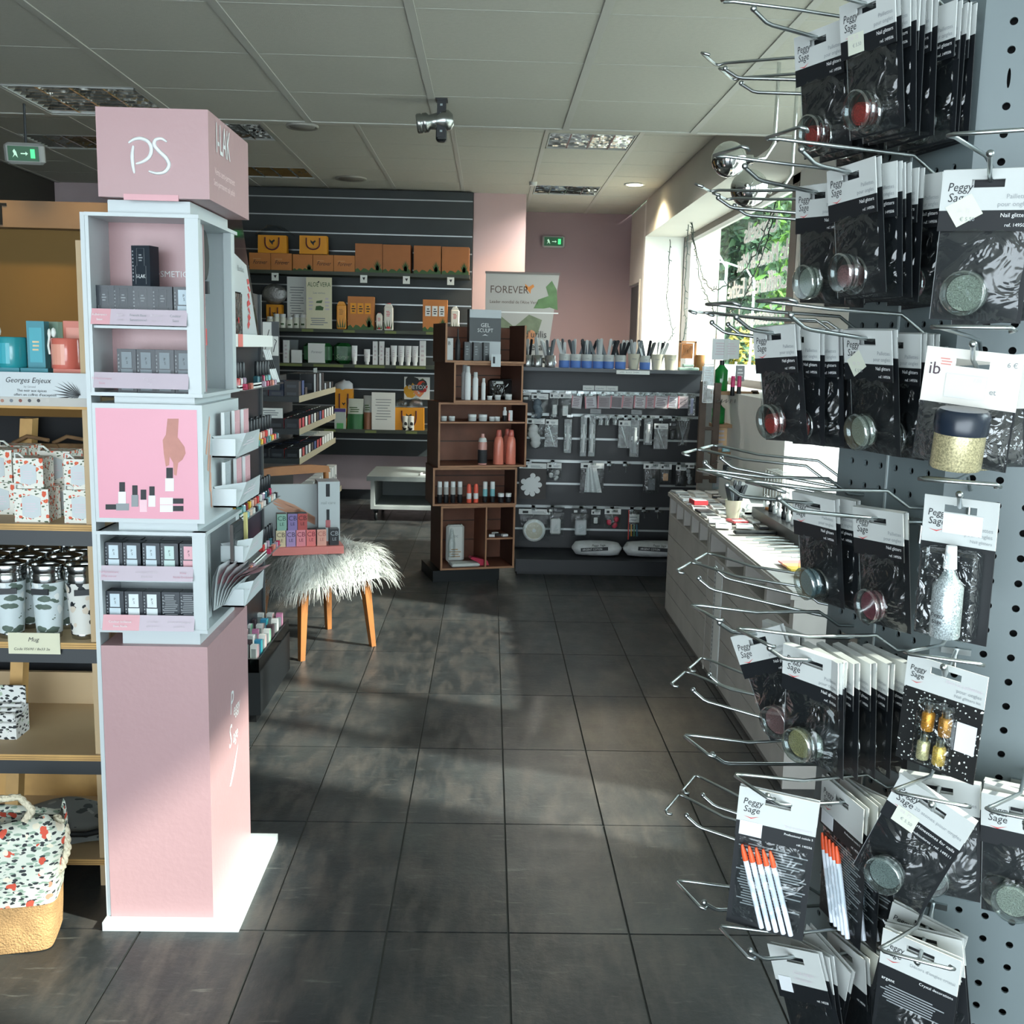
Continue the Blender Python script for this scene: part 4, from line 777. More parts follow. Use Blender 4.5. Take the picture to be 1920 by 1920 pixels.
# travel mugs
def mug(style):
    def mk():
        t = thing('travel_mug', '', 'mug'); st = M('mug_steel', 'B9BCBC', .16, 1); b = MB()
        pm_ = pat('mug_print_b', 'D6D6D0', [(38, .34, '23272B', (1, 1, 1), .9), (30, .26, 'D2C6B6', (1, 1, 1), 2.2)], .3) if style else pat('mug_print_a', 'C9D4D6', [(30, .36, '5C6B62', (1, 1, 1.8), .4), (26, .24, 'E2E6E4', (1, 1, 1), 1.4), (22, .13, '3A3E42', (1, 1, 1), 3.0)], .3)
        b.lathe([(.0255, .010), (.027, .03), (.0315, .10), (.0335, .122)], pm_, 28); pb0 = b.build('printed_body', t)
        b = MB(); b.lathe([(.023, 0), (.0245, .001), (.0258, .011), (.0255, .012)], st, 28); b.build('steel_base', t)
        b = MB(); b.lathe([(.0338, .122), (.0345, .124), (.0345, .140), (.0335, .141), (.0335, .143), (.0355, .145), (.0360, .158), (.0345, .160), (.0325, .159), (.031, .150)], st, 28); b.lathe([(.031, .150), (.030, .151)], blackm, 24); b.build('steel_lid', t)
        b = MB(); b.box(-.018, .018, -.0348, -.030, .098, .110, M('mug_label', '22262A', .5)); b.build('black_band', pb0); return t
    return mk
mz = .664; k = 0
ML = ['front row left-edge mug with pale leaves', 'front row middle mug with pale leaves above the price tag', 'front row right mug with black floral print by the tower', 'second row mug left', 'second row mug between the front two', 'second row mug right', 'third row mug left', 'third row mug centre', 'third row mug right', 'last row mug left', 'last row mug right']
for px, py_, yy, stl in ((20, 1150, 2.655, 0), (92, 1150, 2.655, 0), (157, 1150, 2.655, 1), (-12, 1120, 2.752, 0), (55, 1120, 2.752, 0), (124, 1120, 2.752, 0), (20, 1090, 2.85, 0), (88, 1090, 2.85, 0), (156, 1090, 2.85, 1), (56, 1080, 2.94, 0), (122, 1080, 2.94, 1)):
    place('mug%d' % stl, mug(stl), 'travel mug: '+ML[k] if 0 else ML[k].replace(' mug', ' steel travel mug'), (at(px, py_, Y=yy).x, yy, mz), R(rg.uniform(-25, 25)), 'travel mugs with steel lids', scale=(1.22, 1.22, 1.22)); k += 1
# black boxes behind, lower shelf box, pouch, bag
b = MB(); b.bevbox(-.09, .09, 0, .12, 0, .07, .003, M('navy_box', '171E2C', .5)); b.bevbox(-.08, .08, .01, .11, .072, .13, .003, MATS['navy_box'])
solo('navy_storage_box', b, 'dark navy boxes standing behind the rack near the tower', 'box', (-1.12, 3.12, .365)) if 0 else None
pb_ = pat('black_floral_print', 'D5D6D3', [(60, .38, '22262A', (1, 1, 2), .5), (44, .22, 'A9B7A2', (1, 1, 1), 2.0)])
t = thing('floral_tea_box', 'black and white floral display carton at left edge of the empty shelf', 'carton', (at(6, 1380, Y=2.70).x, 2.70, .365)); b = MB(); b.box(-.10, .035, 0, .08, 0, .045, pb_); b.prism([(0, .045), (.08, .045), (.08, .075)], (-.10, .035), pb_, 0); b.build('tray', t); b = MB(); b.box(-.10, .03, .074, .08, .04, .125, pb_); b.build('raised_lid', t)
for i in range(3): b = MB(); b.bevbox(-.09, .028, .008+.022*i, .026+.022*i, .008, .068+.006*i, .003, pb_); b.build('tea_pack', t)
folds = pat('grey_leaf_cloth', '6E716E', [(24, .32, '3A3F3E', (1, 1, 2), .5), (18, .2, '8A8E88', (1, 1, 1), 2.0)], .9)
b = MB(); V = []; rr = random.Random(5)
for j in range(9):
    for i in range(15): u, q = i/14, j/8; V.append((-.17+.34*u, .22*q, .06*math.sin(math.pi*q)**.5*math.sin(math.pi*u)**.35+.008*math.sin(9*u+5*q)+.004))
b.add(V, [(j*15+i, j*15+i+1, j*15+i+16, j*15+i+15) for j in range(8) for i in range(14)], folds, True); t = thing('folded_tote_bags', 'pile of folded grey leaf print bags on the lowest rack shelf', 'bag', (-1.15, 2.68, .079)); b.build('cloth', t)
b = MB(); b.tube([(.02, .01, .055), (.03, -.004, .03), (.09, -.004, .032), (.15, .0, .045)], .008, black, 6); b.build('strap', t)
# floral shopping bag standing on the floor
flor = pat('tropical_print', 'D3D5C8', [(44, .36, '8FA391', (1, 1, 2.8), .3), (36, .34, '34383A', (1.6, 1, 2.8), 1.2), (24, .22, 'CF5540', (1, 1, 1), 3.1), (30, .24, 'E6DCC6', (1, 1, 1), 4.4), (22, .14, 'D98E72', (1, 1, 1), 6.0)], .8)
jute = M('jute', 'B08A5C', .9, noise=.18, nscale=25, bump=.5, bscale=220)
bx, by = at(30, 1790, Z=0).x, at(30, 1790, Z=0).y
t = thing('floral_tote_bag', 'tropical flower tote bag with tan base and rope handles', 'tote bag', (bx-.02, by+.06, 0), R(12))
def ring(z, w, d, sq=.35, n=36, wob=0, sd=1):
    rr = random.Random(sd); out = []
    for i in range(n):
        a = 2*math.pi*i/n; c, s_ = math.cos(a), math.sin(a); out.append((w/2*abs(c)**sq*(1 if c > 0 else -1)*(1+wob*math.sin(5*a+z*9)), d/2*abs(s_)**sq*(1 if s_ > 0 else -1)*(1+wob*math.sin(3*a+z*14)), z+wob*.25*math.sin(4*a)))
    return out
def rings(mb, lv, mat, n=36): V = [p for l in lv for p in l]; mb.add(V, [(j*n+i, j*n+(i+1) % n, j*n+n+(i+1) % n, j*n+n+i) for j in range(len(lv)-1) for i in range(n)], mat, True)
b = MB(); rings(b, [ring(.002, .17, .12), ring(.02, .185, .13, wob=.015), ring(.07, .19, .135, wob=.02), ring(.125, .196, .14, wob=.01)], jute); b.add(ring(.002, .17, .12), [tuple(range(35, -1, -1))], jute); b.build('jute_base', t)
b = MB(); rings(b, [ring(.122, .198, .142), ring(.17, .208, .15, wob=.02), ring(.23, .222, .155, wob=.03), ring(.285, .236, .13, wob=.05), ring(.32, .236, .10, wob=.07), ring(.305, .222, .085, wob=.05)], flor); b.build('printed_body', t)
rope = M('rope', 'CFC6AE', .9, bump=.8, bscale=120)
def roped(pts):
    b = MB(); P = []; S_ = 10
    for i in range(len(pts)-1):
        for k in range(S_): P.append(Vector(pts[i]).lerp(Vector(pts[i+1]), k/S_))
    for ph in (0, 2.09, 4.19):
        b.tube([p+Vector((.0042*math.cos(ph+i*.55), .0042*math.sin(ph+i*.55), .002*math.sin(i*.5+ph))) for i, p in enumerate(P)], .0058, rope, 6)
    return b
roped([(-.03, -.05, .30), (-.05, -.058, .35), (-.02, -.06, .385), (.03, -.055, .385), (.055, -.05, .35), (.035, -.045, .315)]).build('rope_handle', t)
roped([(.10, -.02, .315), (.122, -.03, .29), (.124, -.035, .24), (.112, -.04, .20), (.100, -.042, .185)]).build('rope_handle', t)
b = MB(); b.box(-.075, -.035, -.084, -.082, .215, .29, white); b.lines(-.07, -.045, .222, .24, 4, -.0845, ink, rnd=random.Random(2)); b.M = Matrix.Rotation(R(8), 4, 'Y'); b.build('paper_tag', t)
# wooden shop header and warm lit partition behind the rack
beige = M('beige_board', '927A62', .6, noise=.04); gold = M('ochre_wall', '8A6B3A', .75, noise=.05, nscale=2)
m = MB(); m.box(-3.45, -1.70, 6.62, 6.74, 0, 2.09, gold); struct('wall_ochre', m)
t = thing('shop_header_board', 'beige wooden header board with a black letter T', 'sign board', (-1.70, 6.5, 2.07)); m = MB(); m.box(-1.75, 0, 0, .12, 0, .155, beige); m.build('board', t)
m = MB(); p = at(12, 405, Y=6.49); q_ = [at(x_, 405, Y=6.49).x+1.70 for x_ in (-28, -14, 3, 12)]; m.box(q_[0], q_[3], -.006, 0, .122, .138, black); m.box(q_[1], q_[2], -.006, 0, .012, .122, black); m.build('letter', t)
for k, x in enumerate((-2.98, -2.42)):
    t = thing('ceiling_downlight', ['warm downlight above the ochre wall, left', 'warm downlight above the ochre wall, right'][k], 'downlight', (x, 6.2, ZF)); m = MB(); m.lathe([(.06, -.004), (.065, -.002), (.065, 0)], white, 20); m.lathe([(.045, -.006), (.048, -.004)], M('warm_bulb', 'FFE2A8', .5, emit='FFC878', estr=8), 16); m.build('ring', t)
    lamp('SPOT', 'warm_spot', (x, 6.1, ZF-.03), 15, (1, .68, .28), target=(x, 6.65, .9), spot_size=R(62), spot_blend=.8, shadow_soft_size=.04)
# ================================================================ black nail polish rack
bk = thing('polish_rack', 'black nail polish rack with acrylic tray base behind the pink tower', 'display rack', (-.95, 3.75, 0))
def KB(): m = MB(); m.M = Matrix.Translation((.95, -3.75, 0)); return m
navy = M('navy_black_panel', '0E1520', .35, noise=.2, nscale=6)
m = KB(); m.box(-1.0, -.95, 3.74, 4.40, .21, 1.62, navy); m.build('back_panel', bk)
m = KB(); m.box(-1.0, -.942, 4.40, 4.415, .25, 1.62, M('side_rail_grey', '55595B', .4)); m.build('side_rail', bk)
m = KB(); m.box(-1.13, -.832, 3.79, 4.37, 0.045, .21, blackm); m.box(-1.1, -.86, 3.84, 4.3, 0, .045, M('foot_black', '0A0B0C', .6)); m.build('base_cabinet', bk)
smoke = film('smoked_acrylic', '7C8486', .06, .05, 0, edge=.3)
m = KB(); m.box(-.84, -.836, 3.79, 4.37, .21, .262, smoke); m.box(-1.13, -.84, 3.79, 3.794, .21, .262, smoke); m.tube([(-.838, 4.37, .262), (-.838, 3.81, .262), (-.846, 3.795, .262), (-1.1, 3.792, .262)], .003, blackm, 6); m.build('tray_rim', bk)
SH = [1.269, 1.049, .804, .595]; cols = ['D84B4B', 'C23A60', 'E8C9B8', '3E6E7A', '8C3A3A', 'E2E2DE', '5A9A8E', 'D98C7A', '2C2C34', 'E8B83C', 'B9A0B4', '9AC7CF']
for z in SH: m = KB(); m.box(-.95, -.885, 3.75, 4.39, z-.006, z, M('clear_shelf', '8E9596', .3)); m.box(-.889, -.885, 3.75, 4.39, z-.012, z+.006, paper); m.build('shelf', bk)
def polish(c):
    def mk():
        t = thing('nail_polish_bottle', '', 'nail polish'); b = MB(); b.bevbox(-.011, .011, -.011, .011, 0, .030, .003, M('lacquer_'+c, c, .15, coat=.5)); b0 = b.build('bottle', t)
        b = MB(); b.lathe([(.0085, .030), (.009, .031), (.0078, .083), (.0065, .086)], M('cap_black', '1C2126', .3), 10); b.build('cap', b0); return t
    return mk
rw = ['top', 'second', 'third', 'lowest']
for i, z in enumerate(SH):
    ys = {0: [3.80, 3.84, 3.89, 4.12, 4.17, 4.22, 4.27, 4.32], 1: [3.80+.05*k for k in range(12)], 2: [3.80+.047*k for k in range(12)], 3: [3.80, 3.84, 3.88, 4.17, 4.21, 4.26, 4.31, 4.35]}[i]
    for k, y in enumerate(ys):
        c = cols[(k*5+i*3) % 12]; place('pol'+c, polish(c), '%s black-capped polish bottle from the near end, %s shelf of black rack' % (ORD[k], rw[i]), (-.902, y, z), R(rg.uniform(-9, 9)), 'nail polish bottles on the black rack')
        if i in (1, 2) and k % 2: c = cols[(k*7+i) % 12]; place('pol'+c, polish(c), '%s rear-row polish bottle from the near end, %s shelf' % (ORD[k//2], rw[i]), (-.930, y-.022, z), R(rg.uniform(-9, 9)), 'nail polish bottles on the black rack')
        c = cols[(k*3+i*5+1) % 12]; place('chip'+c, lambda: tag(MB().bevbox(-.010, .006, -.010, .010, 0, .022, .002, M('lacquer_'+c, c, .15, coat=.5)).build('colour_tip'), '', 'colour tip'), '%s small colour tip on the %s shelf lip of black rack' % (ORD[k], rw[i]), (-.876, y+.02, z-.012), 0, 'colour tips on the shelf lips')
        PROTO['chip'+c].name
m = KB()
for z in SH:
    m.box(-.889, -.866, 3.75, 4.39, z-.0125, z-.012, M('clear_shelf', '8E9596', .3))
m.build('shelf_lip', bk)
# white mascara pens leaning
for k in range(4):
    b = MB(); b.tube([(0, 0, 0), (0, 0, .06)], .006, wht, 8); b.tube([(0, 0, .06), (0, 0, .10)], .0045, black, 8); b.tube([(0, 0, .10), (0, 0, .145)], .005, wht, 8)
    solo('white_pen', b, '%s white pen leaning beyond the top polish shelf' % ORD[k], 'pen', (-.90, 4.43+.035*k, 1.262), 0, 'white pens beside the black rack', rot=(R(14), R(-14), 0))
b = MB(); b.box(-.02, .02, -.01, .16, -.008, 0, navy); solo('pen_ledge', b, 'small dark ledge holding the white pens', 'ledge', (-.905, 4.41, 1.262))
# slanted acrylic top with posters, masks
t = thing('acrylic_poster_stand', 'white and red poster stand with sloped clear side on top of the black rack', 'poster stand', (-1.0, 3.78, 1.445))
b = MB(); b.box(0, .1, -.02, .62, -.02, 0, M('top_shelf_grey', '9DA3A3', .4)); b.box(.1, .104, -.02, .62, -.035, .01, paper); b.box(.1045, .1055, .02, .09, -.035, .01, M('salmon_tag', 'E07A70', .5)); b.build('top_shelf', t)
b = MB(); b.prism([(.0, .01), (.56, .01), (.24, .50), (.0, .50)], (.060, .063), film('sloped_acrylic', 'B5B5AC', .05, .05, 0), 0); b.build('sloped_panel', t)
b = MB(); b.prism([(.12, .0), (.50, .0), (.32, .27), (.12, .30)], (.066, .070), wc, 0); b.text('Bombez', .03, .17, .24, .0712, grey_ink, axis='x')
for k in range(7): b.poly([(.0712, .33-.01*(k % 2)+.02*(k % 3), .03+.028*k), (.0712, .36+.015*(k % 2), .05+.026*k), (.0712, .345, .065+.026*k), (.0712, .315+.006*(k % 3), .05+.028*k)], red)
b.build('poster', t)
b = MB(); b.bevbox(.075, .09, .03, .16, .0, .16, .006, M('black_gloss_pouch', '1B1F22', .15, bump=.8, bscale=40)); b.box(.0905, .091, .085, .10, .05, .07, red); b.build('black_mask_pouch', t)
# cartons in the tray base
def colour_box(c1, c2, w, h):
    def mk(): b = MB(); b.box(-w/2, w/2, -w/2, w/2, 0, h, M('tb_'+c1, c1, .5), front=M('tb_'+c1, c1, .5), side=M('tb_'+c2, c2, .5)); b.box(-w*.34, w*.34, -w/2-.0006, -w/2, h*.12, h*.86, M('tb_grey', '9AA2A2', .5)); return tag(b.build('small_carton'), '', 'carton')
    return mk
TB = [('E4E6E4', 'C9A7AC'), ('E4E6E4', 'E4E6E4'), ('E4E6E4', '8FD0A8'), ('3E9BC4', '49B8C0'), ('C07AA0', 'D9A0BC'), ('4A3E44', '4A3E44'), ('E4E6E4', 'D8B8B8')]
k = 0
for a, (y0, n, xs) in enumerate(((3.83, 4, (-.862, -.90, -.96, -1.04)), (3.90, 4, (-.862, -.90, -.95, -1.04)), (3.97, 4, (-.862, -.905, -.95, -1.03)), (4.05, 4, (-.862, -.905, -.95, -1.0)), (4.13, 4, (-.862, -.905, -.95, -1.0)), (4.21, 3, (-.862, -.905, -.95)), (4.30, 4, (-.862, -.90, -.94, -.98)))):
    for b_, x in enumerate(xs):
        c = TB[(a*3+b_*2) % 7] if b_ < 3 or a > 2 else TB[3+(a % 2)]; w, h = (.026, .095) if a < 5 else (.026, .10)
        place('tb'+c[0]+c[1], colour_box(c[0], c[1], w, h), 'small carton %s from right in %s row of the black tray' % (ORD[b_], ORD[a]), (x, y0+rg.uniform(-.008, .008), .2105), R(rg.uniform(-8, 8)), 'small cartons in the black acrylic tray'); k += 1
# ================================================================ lipstick gondola
gx0, gx1, gy0, gy1 = -1.34, -1.05, 5.85, 7.22
gn = thing('makeup_gondola', 'dark grey gondola of stepped shelves full of small make-up boxes', 'gondola', (gx0, gy0, 0))
def NB(): m = MB(); m.M = Matrix.Translation((-gx0, -gy0, 0)); return m
strip_c = M('cream_price_rail', 'A59C80', .5)
m = NB(); m.box(gx0-.04, gx0, gy0-.02, gy1, 0, 1.22, dgrey); m.box(gx0-.05, gx0+.06, gy0-.03, gy0-.0, 0, 1.54, M('upright_grey', '44494B', .5)); m.box(gx0-.05, gx0+.19, gy0-.03, gy0-.022, 1.17, 1.54, MATS['upright_grey']); m.build('back_panel', gn)
m = NB(); m.box(gx0, gx1-.02, gy0, gy1, 0, .30, dgrey); m.build('base', gn)
GS = [(1.135, .29), (.955, .29), (.79, .29), (.46, .33)]
for z, dpt in GS: m = NB(); m.box(gx0, gx0+dpt, gy0, gy1, z-.03, z, dgrey); m.box(gx0+dpt, gx0+dpt+.003, gy0+.0, gy1, z-.032, z+.004, strip_c); m.build('shelf', gn)
LC = [('16191D', '16191D'), ('16191D', 'C23A4A'), ('1A2438', '24457E'), ('16191D', 'DCDCD6'), ('20242A', 'B33C3C'), ('16191D', '9AA2A8'), ('DCDCD6', 'DCDCD6')]
sn = ['upper', 'middle', 'lower']
for i, (z, dpt) in enumerate(GS[:3]):
    n = 13
    for k in range(n):
        for r_ in range(3 if k < 4 else 2):
            for lay in range(2 if (i == 0 and k < 2) else 1):
                c = LC[[0, 2, 4, 1, 3, 4, 5, 3][(k+i*2+r_) % 8] if k < 9 else (6 if i == 2 else 3)] if not (i == 0 and k > 1) else LC[5 if k % 2 else 0]
                if i == 0 and 2 < k < 5: continue
                h = {0: .042, 1: .055, 2: .05}[i]
                if i == 0 and 5 <= k <= 8: h = .11
                key = 'lc%s%s%.3f' % (c[0], c[1], h)
                def mk(c=c, h=h):
                    b = MB(); b.box(-.04, .04, -.034, .034, 0, h, M('lc_'+c[0], c[0], .35), side=M('lc_'+c[1], c[1], .45), front=M('lc_'+c[0], c[0], .35)); b.box(-.026, .026, -.0346, -.034, h*.15, h*.5, M('lc_soft', '3A3E44', .4)); return tag(b.build('makeup_carton'), '', 'carton')
                place(key, mk, '%s make-up carton from near end, %s gondola shelf, %s row%s' % (ORD[k], sn[i], ['front', 'middle', 'back'][r_], ', upper layer' if lay else ''), (gx0+dpt-.045-.085*r_, gy0+.06+k*.102, z+lay*h), 0, 'make-up cartons on the gondola shelves')
for k in range(9):
    place('lash', lambda: tag((lambda b: (b.box(-.03, .03, -.05, .05, 0, .17, M('lash_white', 'C9CCCB', .5)), b.tube([(.0305, -.03, .09), (.0305, 0, .11), (.0305, .03, .09)], .002, ink, 4), b.tube([(-.01, -.051, .09), (0, -.051, .10), (.015, -.051, .09)], .0015, ink, 4), b)[-1])(MB()).build('lash_carton'), '', 'carton'), '%s white lash carton from the near end on the bottom gondola shelf' % ORD[k], (gx1-.03+.04, gy0+.07+k*.13, .46), 0, 'white lash cartons')
for x0, yy, zz, w, h, lb in ((-1.30, 6.02, 1.32, .10, .17, 'white card with eye drawing hung on the gondola back, upper'), (-1.31, 5.84, 1.30, .08, .28, 'tall white card with lash drawing at the gondola end'), (-1.14, 5.95, .985, .13, .07, 'white notice leaning on the middle gondola shelf'), (-1.10, 6.6, 1.02, .3, .09, 'white notice strip under the upper gondola shelf')):
    pass
def card(w, h, th=.004, m_=paper, n=3): b = MB(); b.box(0, w, 0, th, 0, h, m_); b.lines(w*.12, w*.88, h*.2, h*.85, n, -.0006, grey_ink, rnd=random.Random(1)); return b
b = MB(); b.box(0, .047, 0, .006, 0, .19, paper); b.tube([(.012, -.001, .03), (.022, -.001, .10), (.036, -.001, .15)], .002, ink, 5); solo('lash_poster', b, 'tall white card with lash drawing fixed at the gondola end', 'card', (at(493, 670, Y=5.81).x, 5.812, at(493, 670, Y=5.81).z))
b = MB(); b.box(0, .034, 0, .006, 0, .105, paper); b.tube([(.008, -.001, .02), (.016, -.001, .055), (.026, -.001, .08), (.014, -.001, .09)], .002, ink, 5); solo('lash_poster', b, 'smaller white card with black drawing next to the tall one', 'card', (at(510, 667, Y=5.81).x, 5.812, at(510, 667, Y=5.81).z))
solo('notice_card', card(.13, .055), 'white notice card standing on the middle gondola shelf', 'card', (gx0+.06, 5.90, 1.011))
b = MB(); b.box(0, .004, 0, .14, 0, .13, M('compact_clear', '90999A', .3)); b.bevbox(.004, .03, .01, .13, 0, .10, .004, M('compact_grey', '7E8689', .3)); solo('eyeshadow_palette', b, 'open grey palette standing at the far end of the upper gondola shelf', 'palette', (gx1-.12, 7.05, 1.135))
# ================================================================ chair with white fur and its box display
wood = M('chair_oak', '9A6232', .45, noise=.18, nscale=9); ch = thing('wooden_chair', 'oak legged chair covered with white long-haired fur', 'chair', (-.81, 4.91, 0), R(41))
for x, y in ((-.195, -.195), (.195, -.195), (-.195, .195), (.195, .195)):
    b = MB(); sx = 1 if x > 0 else -1; sy = 1 if y > 0 else -1
    b.add([(x-sx*.0+a*.012, y+c*.012, 0) for a, c in ((-1, -1), (1, -1), (1, 1), (-1, 1))]+[(x-sx*.035+a*.021, y-sy*.035+c*.021, .42) for a, c in ((-1, -1), (1, -1), (1, 1), (-1, 1))], [(3, 2, 1, 0), (4, 5, 6, 7), (0, 1, 5, 4), (1, 2, 6, 5), (2, 3, 7, 6), (3, 0, 4, 7)], wood); b.build('leg', ch)
b = MB(); b.bevbox(-.20, .20, -.20, .20, .40, .445, .01, M('seat_cream', 'A9A79C', .9)); b.build('seat', ch)
b = MB(); b.prism([(-.21, .0), (.21, .0), (.20, .055), (.10, .075), (-.10, .075), (-.20, .055)], (.205, .228), wood, 1); 
b2 = MB(); b2.M = Matrix.Translation((0, 0, .80)); b2.prism([(-.21, 0), (.21, 0), (.20, .03), (.10, .042), (-.10, .042), (-.20, .03)], (.195, .22), wood, 1); b2.build('back_rail', ch)
for x in (-.19, .19): b = MB(); b.tube([(x, .19, .42), (x, .205, .80)], .014, wood, 8); b.build('back_post', ch)
fur1, fur2, fur3 = M('fur_white', 'DDDEDA', .8, spec=.2), M('fur_cream', 'C9CBC6', .8, spec=.2), M('fur_grey', 'B4B8B4', .8, spec=.2)
t = thing('fur_throw', 'long-haired white fur throw draped over the chair seat', 'fur throw', (-.815, 4.92, .0), R(41)); b = MB(); rr = random.Random(9)
def furz(x, y):
    d = max(abs(x), abs(y)); e = max(0, d-.19); return .475-.35*e**.9 if e > 0 else .475
gridn = 15; V = []
for j in range(gridn):
    for i in range(gridn):
        u, q = (i/(gridn-1)-.5)*.50, (j/(gridn-1)-.5)*.50; d = max(abs(u), abs(q)); edge = max(0, d-.205)/.045; V.append((u, q, .47-.13*edge**1.3+.006*math.sin(20*u)*math.cos(17*q)))
b.add(V, [(j*gridn+i, j*gridn+i+1, (j+1)*gridn+i+1, (j+1)*gridn+i) for j in range(gridn-1) for i in range(gridn-1)], fur2, True); b.build('hide', t)
b = MB(); D = {m_: ([], []) for m_ in (fur1, fur2, fur3)}
for i in range(9500):
    u, q = rr.uniform(-.248, .248), rr.uniform(-.248, .248); d = max(abs(u), abs(q)); edge = max(0, d-.195)/.05
    p = Vector((u, q, .47-.13*min(1, edge)**1.3)); out = Vector((u, q, 0)); out = out.normalized() if out.length > .02 else Vector((1, 0, 0))
    sw = Vector((math.sin(23*u+3)+math.cos(15*q), math.cos(19*q)+math.sin(11*u), 0))*.35
    L = rr.uniform(.055, .10)*(1+.3*min(1, edge)); dr = (out*(.55+.2*edge)+sw+Vector((rr.gauss(0, .25), rr.gauss(0, .25), .28-.15*edge))).normalized()
    side = dr.cross(Vector((0, 0, 1))); side = (side.normalized() if side.length > 1e-3 else Vector((1, 0, 0)))*.0019
    vv, ff = D[rr.choice((fur1, fur1, fur2, fur3))]; k = len(vv); cur = p.copy(); S_ = 4
    for s_ in range(S_+1):
        w_ = side*(1-s_/S_*.85); vv += [cur-w_, cur+w_]
        cur = cur+dr*L/S_; dr = (dr+Vector((0, 0, -.32-.25*min(1, edge)))).normalized()
        if max(abs(cur.x), abs(cur.y)) < .21 and cur.z < .475: cur.z = .475+rr.uniform(0, .008)
    for s_ in range(S_): ff.append((k+2*s_, k+2*s_+1, k+2*s_+3, k+2*s_+2))
for m_, (vv, ff) in D.items(): b.add(vv, ff, m_, True)
b.build('fur_strands', t)['kind'] = 'stuff'
# box display standing on the fur
coralb = M('coral_tray', 'D98078', .5)
cx, cy, cz = at(555, 1030, Y=4.72).x, 4.74, .482
t = thing('cardboard_counter_display', 'coral based counter display with nail photo board on the fur chair', 'counter display', (cx, cy, cz), R(16))
b = MB(); b.box(-.115, .205, -.07, .12, 0, .035, coralb); b.build('tray', t)
b = MB(); b.box(-.145, .105, .10, .12, .035, .30, wc)
for k in range(4): a = .02*k; b.add([(-.135+a*.9, .0992, .262-a*1.1), (-.125+a*.9, .0992, .250-a*1.1), (.0+a*.4, .0992, .185-a*.7), (.095, .0992, .125-a*.3), (.095, .0992, .145-a*.3), (.0+a*.4, .0992, .205-a*.7)], [(0, 1, 2, 3, 4, 5)], M('printed_finger', 'CE9A80', .5))
b.build('photo_board', t)
b = MB(); b.box(.105, .205, .06, .18, .035, .315, M('grey_side', 'A6A4A8', .5), front=wc); y = .0592
for z, h, w_, c in ((.245, .06, .018, ink), (.135, .05, .014, ink), (.10, .035, .022, M('rose_bottle', 'B56A6E', .5))): b.box(.15-w_/2, .15+w_/2, y, .06, z, z+h, c)
b.text('nail care', .02, .118, .21, y, grey_ink); b.build('side_column', t)
def vbox(c, f):
    def mk(): b = MB(); b.box(-.021, .021, 0, .05, 0, .075, M('vb_black', '181A1E', .4), front=M('vb_'+c, c, .45)); b.text('CB', .03, 0, .045, -.0006, M('vb_ink_'+f, f, .5), 'c'); b.text('LE', .02, 0, .022, -.0006, M('vb_ink_'+f, f, .5), 'c'); return tag(b.build('polish_gift_carton'), '', 'carton')
    return mk
Mx = Matrix.Translation((cx, cy, cz)) @ Matrix.Rotation(R(16), 4, 'Z')
for k, (x, z, c, f, lb) in enumerate(((-.075, .035, 'D8C9A4', '5A4A40', 'cream carton, left end of lower row on the chair display'), (-.030, .035, 'A890C0', '3A2A4A', 'purple carton, second in lower row on the chair display'), (.015, .035, 'E08A94', '7A1A3A', 'pink carton, third in lower row on the chair display'), (.060, .035, 'E07A78', '8A2A3A', 'coral carton, fourth in lower row on the chair display'), (.108, .035, 'D9A090', 'B56A60', 'salmon carton, fifth in lower row on the chair display'), (.165, .035, '23262A', '9AA0A4', 'black carton, right end of lower row on the chair display'),
        (-.070, .110, '8FB8A8', '2A5A4A', 'green carton on the upper row of the chair display'), (-.022, .110, '8C7AB0', '2A2A4A', 'violet carton on the upper row of the chair display'), (.022, .110, 'B8504E', '4A1A20', 'dark red carton on the upper row of the chair display'))):
    p = Mx @ Vector((x, -.045, z)); place('vb'+c, vbox(c, f), lb, p, R(16), 'cartons on the chair display')
# ================================================================ dark slat wall at the back
slat = M('charcoal_slat', '2E3436', .55, noise=.10, nscale=4)
sw = thing('slat_wall', 'charcoal slatted wall with aluminium strips behind the aloe products', 'slat wall', (-.175, YS, 0))
def SB(): m = MB(); m.M = Matrix.Translation((.175, -YS, 0)); return m
zs_ = [2.70-.152*k for k in range(16)]
m = SB(); zz = [2.78]+zs_
for k in range(len(zz)-1): m.box(-3.2, -.175, YS, YS+.02, zz[k+1]+.006, zz[k]-.006, slat)
m.box(-3.2, -.175, YS+.02, YS+.14, .43, 2.78, black); m.build('panel', sw)
m = SB()
for z in zs_[:-1]: m.box(-3.2, -.175, YS+.012, YS+.018, z-.006, z+.006, alu)
m.build('groove_strips', sw)
shf = M('shelf_grey_green', '3B4238', .5, noise=.05); rail = M('green_price_rail', '6F7A48', .6)
SF = YS-.30
SZ = [2.045, 1.555, 1.255, .685]; SX = [(-2.6, -.19), (-2.5, -.35), (-2.4, -.35), (-1.95, -.35)]
for (z, (a, b_)), nm in zip(zip(SZ, SX), ('top', 'second', 'third', 'lowest')):
    m = SB(); m.box(a, b_, SF, YS, z-.03, z, shf); sh0 = m.build('shelf', sw)
    if nm != 'top':
        m = SB()
        for q in range(5): x = a+.5+.36*q; m.box(x, x+(.26 if nm == 'third' else .10), SF-.003, SF, z-.028, z-.006, rail)
        m.build('price_rail', sh0)
